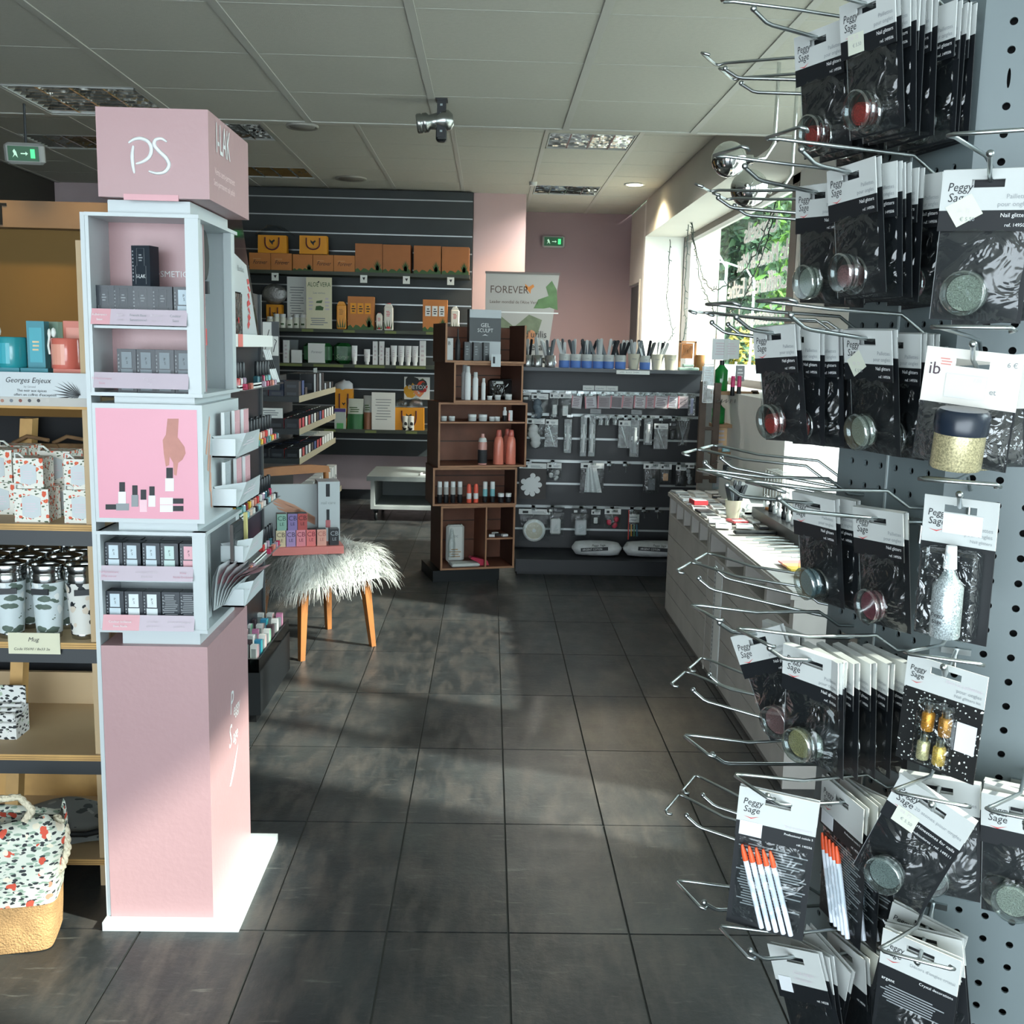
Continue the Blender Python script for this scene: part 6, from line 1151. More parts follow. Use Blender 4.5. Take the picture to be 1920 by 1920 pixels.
sp = lathe_thing('spray_bottle', 'bottle', (('bottle_body', [(.018, 0), (.019, .003), (.019, .135), (.014, .148)], wht), ('cap', [(.0145, .148), (.0135, .178), (.012, .182)], M('cap_grey_white', 'C9CDCD', .4))))
for k, (px, s_, dd) in enumerate(((876, 1.12, .05), (871, 1.15, .10), (891, .92, .05), (906, .72, .05))): x, y = cy(px, 750, dd); place('sp', sp, ['tallest white spray bottle in the fourth crate', 'white spray bottle behind the tallest one', 'middle sized white spray bottle in the fourth crate', 'shortest white spray bottle in the fourth crate'][k], (x, y, Z3+.014), 0, 'white spray bottles', scale=(s_*.95, s_*.95, s_))
x, y = cy(942, 750, .13); t = thing('clear_zip_case', 'black edged clear zip case with jars in the fourth crate', 'case', (x, y, Z3+.014), R(26)); b = MB(); b.bevbox(-.085, .075, 0, .05, 0, .125, .012, film('dark_pvc', '6A6E70', .08, .08, .5, 20)); b.tube([(-.08, -.002, .115), (.07, -.002, .122), (.074, -.002, .005)], .004, black, 6); b.box(-.05, .0, -.004, -.002, .095, .11, white); b.build('case_body', t)
for k, (px, s_) in enumerate(((918, .7), (933, .85), (953, 1.0))): x, y = cy(px, 752, .05); place('jr', jar, '%s jar in front of the clear zip case' % ORD[k], (x, y, Z3+.014), 0, 'jars in front of the zip case', scale=(s_*.9, s_*.9, s_))
tt_ = at(912, 580, Y=TY+.12).z; x, y = cy(909, 660, .11); b = MB(); h = tt_-Z4-.014; b.box(-.10, .10, 0, .05, 0, h, M('gel_dark', '2C3338', .4), front=M('gel_dark', '2C3338', .4)); b.box(-.10, .10, -.001, 0, h*.84, h, M('gel_silver', 'AEB6BA', .35)); b.box(-.10, .10, -.001, 0, 0, h*.38, MATS['gel_silver']); b.text('GEL', .034, -.0, h*.66, -.0015, wht, 'c'); b.text('SCULPT', .032, -.0, h*.56, -.0015, wht, 'c', sx=.9); b.poly([(-.02, -.0015, h*.49), (0, -.0015, h*.52), (.02, -.0015, h*.49), (0, -.0015, h*.50)], wht); solo('gel_kit_box', b, 'silver and dark GEL SCULPT box leaning in the top crate', 'box', (x, y, Z4+.014), R(17), None)
gb_ = lathe_thing('black_gel_bottle', 'bottle', (('bottle_body', [(.016, 0), (.017, .002), (.017, .08), (.010, .10)], black), ('nozzle', [(.006, .10), (.004, .15)], black)))
x, y = cy(858, 675, .05); place('gbt', gb_, 'slim black bottle with nozzle at the left of the top crate', (x, y, Z4+.014), 0, scale=(.9, .9, 1.25))
for k, px in enumerate((876, 893, 912)): x, y = cy(px, 675, .05); b = MB(); b.box(-.018, .018, 0, .036, 0, .11, M('black_box_top', '262C31', .35)); b.lines(-.01, .01, .03, .09, 4, -.0006, grey_ink, rnd=random.Random(1)); solo('black_gel_carton', b, '%s small black carton in the top crate' % ['left', 'middle', 'right'][k], 'carton', (x, y, Z4+.014), R(17), 'black cartons in the top crate')
b = MB(); b.box(-.03, .03, 0, .003, 0, .075, wc); b.box(-.02, -.006, -.001, 0, .02, .06, ink); x, y = cy(930, 680, -.012); solo('hanging_card', b, 'white card with black drop hung on the top crate edge', 'card', (x, y, Z4-.02), R(17))
b = MB(); b.box(-.025, .025, 0, .004, 0, .13, M('white_leaf_card', 'C9CCCB', .5)); b.text('B', .03, 0, .09, -.001, ink, 'c'); x, y = cy(842, 660, .06); solo('white_leaf_card', b, 'white card leaning at the left inside the top crate', 'card', (x, y, Z4+.014), R(17))
# bottom crate contents
x, y = cy(854, 1060, .16); t = thing('wrapped_white_bottle', 'white packet with a clear wrapped bottle leaning in the bottom crate', 'packet', (x, y, Z0+.004), R(12)); b = MB(); b.bevbox(-.06, .055, 0, .04, 0, .24, .015, M('packet_white', 'CDCFCB', .5)); b.lines(-.04, .035, .03, .09, 4, -.001, M('wood_ink', 'A98A6A', .6), rnd=random.Random(2)); b.text('oc', .03, .0, .16, -.001, grey_ink, 'c'); b.build('packet', t)
b = MB(); b.lathe([(.022, .02), (.024, .10), (.016, .16), (.008, .20)], clear, 14, (-.03, -.02, .02)); b.build('clear_bottle', t)
x, y = cy(870, 1064, .05); b = MB(); b.bevbox(-.09, .09, -.05, .05, 0, .02, .006, M('packet_white', 'CDCFCB', .5)); b.lines(-.07, .04, -.03, .03, 4, .0205, grey_ink, axis='z', rnd=random.Random(2)) if 0 else None; solo('white_packet', b, 'flat white packet lying in the bottom crate', 'packet', (x, y, Z0+.006), R(15))
b = MB(); b.prism([(-.04, .0), (.05, 0), (.04, .03), (-.06, .055), (-.07, .045), (-.02, .02)], (-.03, .03), M('red_brochure', 'B32A48', .4), 1); x, y = cy(900, 1062, .06); solo('red_brochure', b, 'curled red brochure in the bottom crate', 'brochure', (x, y, Z0+.006), R(15))
for k, (px, dd) in enumerate(((922, .05), (934, .07), (946, .05), (928, .12))): x, y = cy(px, 1010, dd); b = MB(); b.box(-.018, .018, -.012, .012, 0, .014, [wht, black, wht, wht][k]); solo('small_packet', b, 'small %s packet on the right inner shelf of the bottom crate, %s' % (['white', 'black', 'white', 'white'][k], ['left', 'middle', 'right', 'rear'][k]), 'packet', (x, y, Z0-.01+(Z1_-Z0+.01)*.46+.011), R(15*k))
# ================================================================ black slat gondola with hanging packs
GX0, GX1, GF, GP = .19, 1.40, 6.56, 6.95
gm_ = M('gondola_black', '13171C', .4, noise=.06, nscale=3); gtop = M('gondola_top_panel', '20252B', .45, noise=.05)
gd = thing('slat_gondola', 'black slatted gondola hung with nail tool packs', 'gondola', (GX0, GF, 0))
def GB(): m = MB(); m.M = Matrix.Translation((-GX0, -GF, 0)); return m
RZ = [1.153, 1.002, .843, .694, .54, .388, .232]
m = GB(); zz = [1.29]+RZ+[.105]
for k in range(len(zz)-1): m.box(GX0, GX1, GP, GP+.02, zz[k+1]+.007, zz[k]-.007, gtop if k == 0 else gm_)
m.box(GX0, GX1, GP+.02, GP+.06, .1, 1.29, black); m.build('slat_panel', gd)
m = GB()
for z in RZ: m.box(GX0, GX1, GP+.006, GP+.012, z-.007, z+.007, alu)
for z in (RZ[0]-.004, RZ[1]-.004, RZ[3]-.004, RZ[5]-.004): m.box(GX0, GX1, GP-.012, GP, z-.007, z+.009, alu)
m.build('rails', gd)
m = GB(); m.box(GX0, GX1, GF, GP+.06, 0.02, .10, gm_); m.box(GX0+.01, GX1, GF+.02, GP, 0, .02, black); m.build('base', gd)
m = GB(); m.box(GX0, GX1+.01, 6.66, GP+.06, 1.29, 1.312, M('gondola_shelf', '3A4046', .35)); m.box(.80, 1.01, 6.655, 6.66, 1.282, 1.306, paper); m.text('LIMES   BLOCS   DIVERS', .012, .82, 1.290, 6.654, grey_ink); m.build('top_shelf', gd)
def hk6():
    t = thing('slat_hook', '', 'hook'); b = MB(); b.box(-.012, .012, 0, .012, -.02, .012, steel); b.tube([(0, 0, 0), (0, -.15, .0), (0, -.165, .012)], .0025, steel, 6); b.build('hook_wire', t)
    b = MB(); b.tube([(0, 0, -.015), (.0, -.04, -.03), (.0, -.045, -.055)], .002, steel, 6); b.build('label_wire', t)
    b = MB(); b.box(-.018, .018, -.168, -.166, -.0, .016, film('label_clip', 'DDE2E2', .1, .1, 0)); b.build('label_holder', t); return t
YH = GP-.012
def ghook(px, row, lb, s=1): p = at(px, {0: 735, 1: 778, 3: 865, 5: 950}[row], Y=YH); return place('hk6', hk6, lb, (p.x, YH, RZ[row]-.006), 0, 'slat wall hooks', scale=(1, s, 1))
rn6 = {0: 'top', 1: 'second', 3: 'third', 5: 'lowest'}
hooks6 = {0: (983, 1010, 1040, 1062, 1085, 1108, 1132, 1155, 1178, 1202, 1222, 1245, 1268, 1290), 1: (1000, 1035, 1065, 1097, 1118, 1128, 1140, 1156, 1174, 1188, 1200, 1216, 1240, 1263, 1285), 3: (990, 1036, 1108, 1142, 1172, 1222, 1242, 1273, 1290), 5: (1000, 1036, 1090, 1115, 1148, 1185, 1207, 1232)}
for r_, L in hooks6.items():
    for k, px in enumerate(L): ghook(px, r_, '%s hook from the left on the %s rail of the black gondola' % (ORD[k], rn6[r_]))
def hpack(px0, px1, py0, py1, yy, lb, kind, c='9AA0A2', nm='hanging_pack', tilt=0, grp=None, cat='blister pack'):
    a, c2 = at(px0, py0, Y=yy), at(px1, py1, Y=yy); w, h = c2.x-a.x, a.z-c2.z
    t = thing(nm, lb, cat, ((a.x+c2.x)/2, yy, a.z), 0, grp, rot=(0, R(tilt), 0)); b = MB(); f = MB(); n = MB(); cm_ = M('pk_'+c, c, .5)
    rr = random.Random(px0*7+py0); hb = min(.035, h*.3)
    def hdr(mt=wht): b.box(-w/2, w/2, 0, .002, -hb, 0, mt); b.lines(-w*.1, w*.4, -hb*.85, -hb*.4, 2, -.001, grey_ink, rnd=rr); b.box(-w*.38, -w*.2, -.001, 0, -hb*.8, -hb*.35, ink if mt is wht else wht)
    if kind == 'gridbox':   # pink tips box
        b.box(-w/2, w/2, 0, .02, -h, -h*.22, M('pk_grey', 'A9A5A8', .5)); b.box(-w*.42, w*.42, -.001, 0, -h*.92, -h*.3, cm_); b.lines(-w*.36, w*.36, -h*.88, -h*.35, 5, -.002, M('tips_print', '7A6F74', .5), rnd=rr); b.box(-w/2, -w/2+.008, -.0015, .021, -h, -h*.22, M('tips_pink', 'C9848C', .5)); f.box(-w/2, w/2, .004, .016, -h*.22, 0, clear)
    elif kind == 'card':    # white header on black card
        hdr(); b.box(-w/2, w/2, 0, .0015, -h, -hb, black); n.bevbox(-w*.22, w*.22, -.012, 0, -h*.88, -h*.48, .004, cm_); bag(f, w*.9, -h+.004, -hb, -.002, .014, crinkle, px0)
    elif kind == 'blackbag':
        hdr(black); bag(f, w*.98, -h, -hb, 0, .022, crinkle, px0); n.bevbox(-w*.3, w*.3, -.016, .004, -h*.92, -h*.38, .008, cm_)
    elif kind == 'white':
        hdr(); bag(f, w*.98, -h, -hb, 0, .025, crinkle, px0)
        for k in range(4): n.ball((rr.uniform(-.2, .2)*w, -.012, -h*(.35+.15*k)), w*.27, cm_, 8, 1, 1, .4)
    elif kind == 'slim':
        b.box(-w/2, w/2, .002, .004, -h, -h*.02, M('slim_back', '20252A', .4)); n.tube([(0, -.004, -h*.22), (0, -.004, -h*.9)], w*.22, cm_, 8); n.box(-w*.3, w*.3, -.008, -.004, -h*.55, -h*.45, wht); f.bevbox(-w/2, w/2, -.012, .0, -h, 0, .003, clear)
    elif kind == 'tweezer':
        hdr(); b.box(-w/2, w/2, 0, .001, -h, -hb, black); n.tube([(-w*.25, -.004, -hb*1.1), (w*.05, -.005, -h*.65), (w*.25, -.004, -h*.97)], [.003, .005, .0015], steel, 8); f.box(-w/2, w/2, -.010, -.009, -h, -hb, clear)
    elif kind == 'brushes':
        f.add([(-w/2, -.01, -h*.05), (w/2, -.01, -h*.05), (w*.3, -.012, -h), (-w*.3, -.012, -h)], [(3, 2, 1, 0)], crinkle); b.box(-w*.4, w*.4, 0, .002, -h*.12, 0, white)
        for k in range(4): n.tube([(-w*.3+w*.2*k, -.004, -h*.15), (w*.1-w*.07*k, -.004, -h*.95)], .003, cm_, 6)
    elif kind == 'disc':
        hdr(); bag(f, w*.98, -h, -hb, 0, .03, crinkle, px0); n.lathe([(w*.36, 0), (w*.36, .012), (w*.30, .016)], cm_, 24, (0, .0, -h*.66), 'y'); n.lathe([(w*.27, .0165), (w*.27, .0175)], M('disc_in', 'CFC8B4', .6), 24, (0, .0, -h*.66), 'y'); n.lathe([(w*.06, .0175), (w*.06, .0185)], wht, 12, (0, 0, -h*.66), 'y')
    elif kind == 'palette':
        hdr(); b.box(-w/2, w/2, 0, .002, -h, -hb, M('brown_card', '2A2422', .5)); n.lathe([(w*.28, 0), (w*.28, .006)], wht, 20, (-w*.05, -.002, -h*.60), 'y')
        for k in range(8): a_ = R(-80+40*k); n.lathe([(w*.10, 0), (w*.10, .007)], wht, 12, (-w*.05+w*.30*math.cos(a_), -.002, -h*.60-w*.34*math.sin(a_)), 'y')
    elif kind == 'fan':
        hdr(); b.box(-w/2, w/2, 0, .002, -h, -hb, black)
        for k in range(6): n.add([(-w*.25+k*w*.05, -.004-.001*k, -hb*.8), (-w*.08+k*w*.05, -.004-.001*k, -hb*.8), (-w*.12+k*w*.11, -.004-.001*k, -h*.97), (-w*.32+k*w*.11, -.004-.001*k, -h*.97)], [(3, 2, 1, 0)], wht if k % 2 else M('fan_grey', 'B5B9BA', .5))
        bag(f, w, -h, -hb, -.006, .008, crinkle, px0)
    elif kind == 'toe':
        hdr(); bag(f, w, -h, -hb, 0, .02, crinkle, px0); rr2 = random.Random(2)
        for k in range(6): n.ball((rr2.uniform(-.25, .25)*w, -.008, -h*(.5+.08*k)), w*.16, cm_, 8, .9, 1, .5)
    elif kind == 'pencils':
        b.box(-w*.42, w*.42, .0, .002, -h*.42, -h*.15, white); b.lines(-w*.3, w*.3, -h*.38, -h*.2, 2, -.001, grey_ink, rnd=rr)
        for k, c_ in enumerate(('C8322C', 'D9A02C', '3E8E5A', '2E7FA0')): n.tube([(-w*.42+w*.22*k, -.004, -h*(.0 if k == 0 else .48)), (-w*.42+w*.22*k+.004, -.004, -h*(1.0 if k == 0 else .88))], .0035, M('pen_'+c_, c_, .4), 6)
        bag(f, w*.9, -h*.9, 0, 0, .012, crinkle, px0)
    if b.v: b.build('card', t)
    if n.v: n.build('product', t)
    if f.v: f.build('clear_pack', t)
    return t
YK = YH-.10
# top rail
hpack(975, 996, 736, 752, YK, 'white labelled card at the left end of the top rail', 'card', 'D5D8D8')
hpack(997, 1027, 738, 787, YK, 'large clear bag with small tag hanging on the top rail', 'white', '5A6670')
for k, (a, c, e) in enumerate(((1031, 1049, 784), (1049, 1071, 786))): hpack(a, c, 736, e, YK-.01*k, ['black card pack with white bottle, left one on top rail', 'black card pack with white bottle, right one on top rail'][k], 'card', 'D9DBD9')
pc = ['B9B3B8', 'BDBBC0', '8E8588', '6E666A', 'A89A9E', 'C9C5C8', 'B0A2A6', 'D2CDD0', 'C9CCD4', 'B3A5AA']
for k, (a, c) in enumerate(((1073, 1092), (1096, 1117), (1121, 1144), (1146, 1167), (1168, 1188), (1190, 1211), (1212, 1228), (1228, 1253), (1254, 1272), (1272, 1290))): hpack(a, c, 736, 766, YK, '%s pink edged nail tip box from the left on the top rail' % ORD[k], 'gridbox', pc[k], 'nail_tip_box', rg.uniform(-5, 5), 'nail tip boxes on the top rail', 'box')
hpack(1291, 1303, 738, 780, YK, 'pale pointed packet at the right end of the top rail', 'slim', 'A9AEC9')
for k, px in enumerate((1095, 1118, 1140)): p = at(px, 734, Y=YK); b = MB(); b.box(0, .075, 0, .002, 0, .032, paper); b.text('Capsules', .014, .008, .01, -.001, grey_ink); solo('rail_label', b, '%s white label standing above the top rail' % ['left', 'middle', 'right'][k], 'label', (p.x-.0, GP-.02, RZ[0]+.012), 0, 'white labels above the top rail')
for k, px in enumerate((1109, 1187)): p = at(px, 778, Y=YK); b = MB(); b.box(0, .072, 0, .002, 0, .030, M('grey_label', 'AEB2B2', .5)); b.lines(.01, .06, .008, .022, 2, -.001, grey_ink, rnd=random.Random(1)); solo('rail_label', b, '%s grey label above the second rail' % ['left', 'right'][k], 'label', (p.x, GP-.02, RZ[1]+.012), 0, 'grey labels above the second rail')
# second rail
hpack(986, 1022, 784, 842, YK, 'bulky bag of white cotton pads on the second rail', 'white', 'C9CCCB')
hpack(1022, 1045, 786, 838, YK, 'narrow grey card with white tool beside the cotton bag', 'tweezer')
hpack(1058, 1071, 784, 850, YK, 'long slim brush pack left of the two nail pens', 'slim', 'C9CCCC')
hpack(1089, 1099, 778, 856, YK, 'slim nail pen pack, left of a pair', 'slim', 'DADCDC'); hpack(1105, 1115, 778, 856, YK, 'slim nail pen pack, right of a pair', 'slim', 'DADCDC')
for k, (a, c) in enumerate(((1122, 1131), (1134, 1142), (1149, 1157))): hpack(a, c, 780, 798, YK, '%s tiny grey label pack on the second rail' % ['first', 'second', 'third'][k], 'slim', '9AA0A2')
hpack(1160, 1181, 788, 840, YK, 'black card with file and white header, right of tiny packs', 'tweezer'); hpack(1182, 1197, 786, 857, YK, 'tall clear pack of glass files on the second rail', 'slim', 'A9B0B2')
hpack(1208, 1222, 784, 835, YK, 'white corkscrew-like tool in a clear pack', 'slim', 'DADCDC'); hpack(1227, 1251, 794, 842, YK, 'tweezers on a black card with white header', 'tweezer'); hpack(1254, 1268, 790, 828, YK, 'small dark pouch pack on the second rail', 'blackbag', '22262A')
hpack(1268, 1292, 782, 836, YK, 'clear bag of brushes at the right end of the second rail', 'brushes', '7A8084')
# third rail
hpack(974, 1023, 868, 936, YK, 'brown card with white flower-shaped mixing palette', 'palette', 'D9DBD9'); hpack(1026, 1052, 868, 901, YK, 'small pack of rings on the third rail', 'toe', 'BFC3C3')
hpack(1089, 1131, 868, 925, YK, 'fan of white nail tip sticks on black card', 'fan'); hpack(1207, 1236, 869, 926, YK, 'black pack of silver tools on the third rail', 'card', '5A6064'); hpack(1238, 1258, 870, 906, YK, 'small white and tan pack next to the black tool pack', 'card', 'C9A27E')
hpack(1268, 1286, 872, 912, YK, 'round window pack at the right end of the third rail', 'card', '3A3E42'); hpack(1285, 1300, 868, 912, YK, 'grey pack behind the wooden stand on the third rail', 'white', '8A9094')
# lowest rail
hpack(973, 1030, 954, 1015, YK, 'bag with big white disc and wooden sticks on the lowest rail', 'disc', 'E2E4E2'); hpack(1026, 1057, 951, 1006, YK, 'black header bag of white pads, left', 'blackbag', 'C9CDCD'); hpack(1072, 1106, 953, 1008, YK, 'black header bag with white brush block', 'blackbag', 'B9BFC2')
hpack(1109, 1125, 956, 985, YK, 'tiny white pack on the lowest rail', 'card', 'D9DBD9'); hpack(1134, 1163, 954, 990, YK, 'bag of red toe separators', 'toe', 'B5344A'); hpack(1177, 1199, 956, 1012, YK, 'pack of coloured pencils with red one at the left', 'pencils')
def pillow(px0, px1, pyt, lb, tl):
    a, c = at(px0, 1045, Y=6.70).x, at(px1, 1045, Y=6.70).x; h = at(px0, pyt, Y=6.70).z-.10; w = c-a; t = thing('cotton_pack', lb, 'cotton pack', ((a+c)/2, 6.72, .101), R(tl)); b = MB(); V = []; rr = random.Random(px0); n = 14
    for i in range(15):
        u = i/14; r_ = max(.02, math.sin(math.pi*min(1, max(0, u))))**.14 if 0 < i < 14 else .12
        for k in range(n): an = 2*math.pi*k/n; V.append((-w/2+w*u+rr.uniform(-.003, .003), .09*math.cos(an)*r_+rr.uniform(-.003, .003), h/2+h/2*math.sin(an)*r_*1.0))
    b.add(V, [(i*n+k, i*n+(k+1) % n, (i+1)*n+(k+1) % n, (i+1)*n+k) for i in range(14) for k in range(n)], M('cotton_plastic', 'C6CACB', .25, noise=.12, nscale=18, bump=.8, bscale=25), True); b.build('pack_body', t)
    b = MB(); b.M = Matrix.Rotation(R(-4 if tl < 0 else 3), 4, 'Y'); b.box(-w*.32, w*.22, -.102, -.094, h*.50, h*.72, ink); b.text('ARGENT COTON', .018, -w*.29, h*.56, -.103, wht, sx=.9); b.text('Peggy Sage', .02, -w*.1, h*.80, -.098, ink, shear=.2); b.build('label', t)
pillow(1072, 1165, 1014, 'white cotton pack lying on the gondola base, left', -2); pillow(1168, 1290, 1014, 'white cotton pack lying on the gondola base, right', 3)
# cups with nail files along the top
cupc = [M('cup_blue', '5A7FC4', .45), M('cup_white', 'CFCBB8', .5), M('cup_steel', 'A9ABAB', .25, .8)]
TZ = 1.313
def cup(kind, nf, seed, pale=False):
    def mk():
        t = thing('cup_of_nail_files', '', 'cup'); b = MB()
        if kind == 0: b.lathe([(.034, 0), (.035, .002), (.035, .085)], cupc[0], 20); b.lathe([(.0352, .045), (.0355, .046), (.0355, .086), (.034, .087), (.033, .07)], white, 20); b.text('cup', .016, -.012, .058, -.0362, grey_ink)
        elif kind == 1: b.lathe([(.028, 0), (.029, .002), (.040, .095), (.042, .097), (.038, .094), (.03, .02)], cupc[1], 20); b.text('limes', .014, -.016, .062, -.039, grey_ink)
        else: b.lathe([(.033, 0), (.034, .002), (.034, .075), (.032, .075)], cupc[2], 20)
        b.build('cup_body', t); rr = random.Random(seed)
        for k in range(nf):
            c = rr.choice([M('file_black', '1E2328', .6), M('file_black', '1E2328', .6), M('file_grey', '5E676C', .6), M('file_pale', 'B9BEBE', .6)] if not pale else [M('file_grey', '5E676C', .6), M('file_pale', 'B9BEBE', .6), MATS['file_pale'] if 'file_pale' in MATS else M('file_pale', 'B9BEBE', .6)])
            f = MB(); a = rr.uniform(-24, 24); L = rr.uniform(.155, .185); f.M = Matrix.Translation((rr.uniform(-.012, .012), rr.uniform(-.015, .015), .006)) @ Matrix.Rotation(R(a*.9), 4, 'Y') @ Matrix.Rotation(R(rr.uniform(-9, 9)), 4, 'X') @ Matrix.Rotation(rr.uniform(-1.0, 1.0), 4, 'Z')
            f.prism([(-.0095, 0), (.0095, 0), (.0095, L-.006), (.005, L), (-.005, L), (-.0095, L-.006)], (-.002, .002), c, 1); f.build('nail_file', t)
        return t
    return mk
for k, (px, kd, nf, pl, lb) in enumerate(((988, 2, 3, 0, 'small white tin with bits at the left end of the gondola top'), (1007, 2, 2, 0, 'steel tin with red bit second on the gondola top'), (1031, 2, 6, 1, 'steel cup with foil and tall white files third on the gondola top'), (1058, 0, 5, 1, 'plain blue cup with pale files'), (1079, 0, 4, 0, 'first blue and white cup after the plain blue one'), (1100, 0, 8, 0, 'blue and white cup with thick dark bundle of files'), (1121, 0, 5, 1, 'blue and white cup with grey leaning files'), (1141, 0, 7, 0, 'blue and white cup left of the last one'), (1163, 0, 8, 0, 'last blue and white cup before the cream cup'), (1188, 1, 9, 1, 'cream cup with upright grey files'), (1209, 0, 7, 0, 'blue cup between the two cream cups'), (1231, 1, 8, 0, 'cream labelled cup with dark files'), (1256, 1, 0, 0, 'empty cream labelled cup at the right'))):
    place('cup%d' % k, cup(kd, nf, 40+k, pl), lb, (at(px, 685, Y=6.73).x, 6.73, TZ), 0, None)
b = MB(); rr = random.Random(5)
for k in range(9): b.ball((rr.uniform(-.03, .03), rr.uniform(-.02, .02), .13+.013*k), .022, M('foil_silver', 'A9ABA8', .2, .9), 8, rr.uniform(.5, 1), 1, .8)
solo('foil_bundle', b, 'crumpled silver foil bundle rising from the steel cup', 'foil', (at(1030, 685, Y=6.80).x, 6.82, TZ-.115))
t = thing('bamboo_plaque', 'carved bamboo plaque standing in a frame at the right end of the gondola top', 'plaque', (at(1290, 680, Y=6.78).x, 6.80, TZ)); bam = M('bamboo', 'B07E4C', .5, noise=.15, nscale=10)
b = MB(); b.box(-.055, -.045, 0, .03, 0, .185, bam); b.box(.045, .055, 0, .03, 0, .185, bam); b.box(-.055, .055, 0, .03, .175, .185, bam); b.build('frame', t); b = MB(); b.box(-.044, .03, -.01, .0, .075, .172, M('bamboo_dark', '9A6436', .5)); 
for k in range(4): b.tube([(-.03+.008*k, -.0105, .09+.008*k), (.018-.008*k, -.0105, .09+.008*k), (.018-.008*k, -.0105, .158-.008*k), (-.03+.008*k, -.0105, .158-.008*k)], .0012, bam, 4, True)
b.build('carving', t)
b = MB(); b.lathe([(.025, 0), (.027, .002), (.03, .10)], bam, 14); solo('brown_cup', b, 'brown paper cup right of the bamboo plaque', 'cup', (at(1313, 680, Y=6.78).x, 6.78, TZ))
for k, (px, z) in enumerate(((1282, 0), (1300, 0), (1290, .022))): b = MB(); b.bevbox(-.035, .035, -.02, .02, 0, .020, .005, M('mint_towel', '9FB9AC', .7)); solo('mint_file_bundle', b, ['mint file bundle lying left under the plaque', 'mint file bundle lying right under the plaque', 'mint file bundle lying on top of two others'][k], 'bundle', (at(px, 685, Y=6.70).x, 6.70, TZ+z))
# ================================================================ white counters on the right
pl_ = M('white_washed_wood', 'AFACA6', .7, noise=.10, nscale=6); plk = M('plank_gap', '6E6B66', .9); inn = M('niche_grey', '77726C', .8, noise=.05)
DX = 1.0; DZ = .672
ct = thing('white_plank_counter', 'white-washed plank counter with open niches along the window', 'counter', (DX, 3.30, 0))
def DB(): m = MB(); m.M = Matrix.Translation((-DX, -3.30, 0)); return m
def counter(y0, y1, x1=XR-.01, z=DZ, n=4):
    m = DB(); zb = z-.125; k_ = 5
    for i in range(k_): m.box(DX, DX+.02, y0, y1, .02+(zb-.02)*i/k_+.0015, .02+(zb-.02)*(i+1)/k_-.0015, pl_)
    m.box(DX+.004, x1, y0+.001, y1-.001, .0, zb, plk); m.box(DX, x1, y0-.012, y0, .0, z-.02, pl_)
    m.box(DX, x1, y0, y1, zb, zb+.012, pl_); L = (y1-y0)
    for i in range(n+1): y = y0+(L-.03)*i/n; m.box(DX, DX+.24, y, y+.03, zb+.012, z-.02, pl_)
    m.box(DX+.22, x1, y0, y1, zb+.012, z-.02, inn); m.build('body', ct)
    m = DB(); m.box(DX-.012, x1, y0-.01, y1, z-.02, z, pl_); m.box(DX-.004, x1, y0, y1, z, z+.006, pl_); m.build('worktop', ct)
counter(4.62, 5.66, n=5); counter(3.30, 4.60, n=4, z=.665)
m = DB(); m.box(DX-.004, DX-.001, 4.30, 4.45, .02, .54, M('perforated_strip', 'C5C8C6', .5)); 
for k in range(24): m.box(DX-.0048, DX-.004, 4.425, 4.437, .04+.02*k, .05+.02*k, grey_ink)
m.box(DX-.0045, DX-.004, 4.31, 4.41, .10, .5, paper); m.build('perforated_strip', ct)
T2 = DZ+.0065
def onD(px, py): return at(px, py, Z=T2)
# tall ladder-like wood stand on the counter
lw = M('ladder_wood', '4E4036', .7, noise=.25, nscale=10)
t = thing('wooden_ladder_stand', 'dark wooden ladder stand on the counter with hooks and shelves', 'stand', (1.22, 5.3, T2)); 
def Lb(): m = MB(); m.M = Matrix.Translation((-1.22, -5.3, -T2)); return m
posts = [(1310, 905, 715), (1336, 905, 718)]
for px, pb, ptp in posts:
    p = onD(px, pb); tp = at(px, ptp, Y=p.y); m = Lb(); m.box(p.x-.018, p.x+.018, p.y-.018, p.y+.018, T2, tp.z, lw); m.build('post', t)
pA, pB = onD(1310, 905), onD(1336, 905)
for zz_, in ((1.21,), (1.02,), (.86,)): m = Lb(); m.box(pB.x-.01, pB.x+.24, pB.y-.01, pB.y+.14, zz_-.02, zz_, M('ladder_shelf', '8A6A48', .6, noise=.2)); m.build('shelf', t)
m = Lb(); m.box(pB.x+.20, pB.x+.235, pB.y-.01, pB.y+.02, T2, 1.22, lw); m.build('post', t)
m = Lb(); m.box(pA.x-.0, pB.x+.0, pA.y-.008, pA.y+.008, .985, 1.005, lw); m.box(pA.x, pB.x, pA.y-.008, pA.y+.008, .70, .72, lw); m.build('rung', t)
m = Lb()
for j in range(7): m.tube([(pB.x+.03+.02*j, pB.y, 1.16), (pB.x-.02+.025*j, pB.y-.10, 1.15), (pB.x-.02+.025*j, pB.y-.11, 1.17)], .002, steel, 5)
for j in range(6): m.tube([(pB.x+.03+.02*j, pB.y, .80+.02*(j % 3)), (pB.x-.03+.02*j, pB.y-.12, .80+.02*(j % 3))], .002, steel, 5)
m.build('wire_hooks', t)
SZ_ = 1.21
gcan = M('green_glass', '0E7A32', .12, noise=.3, nscale=20, coat=.5)
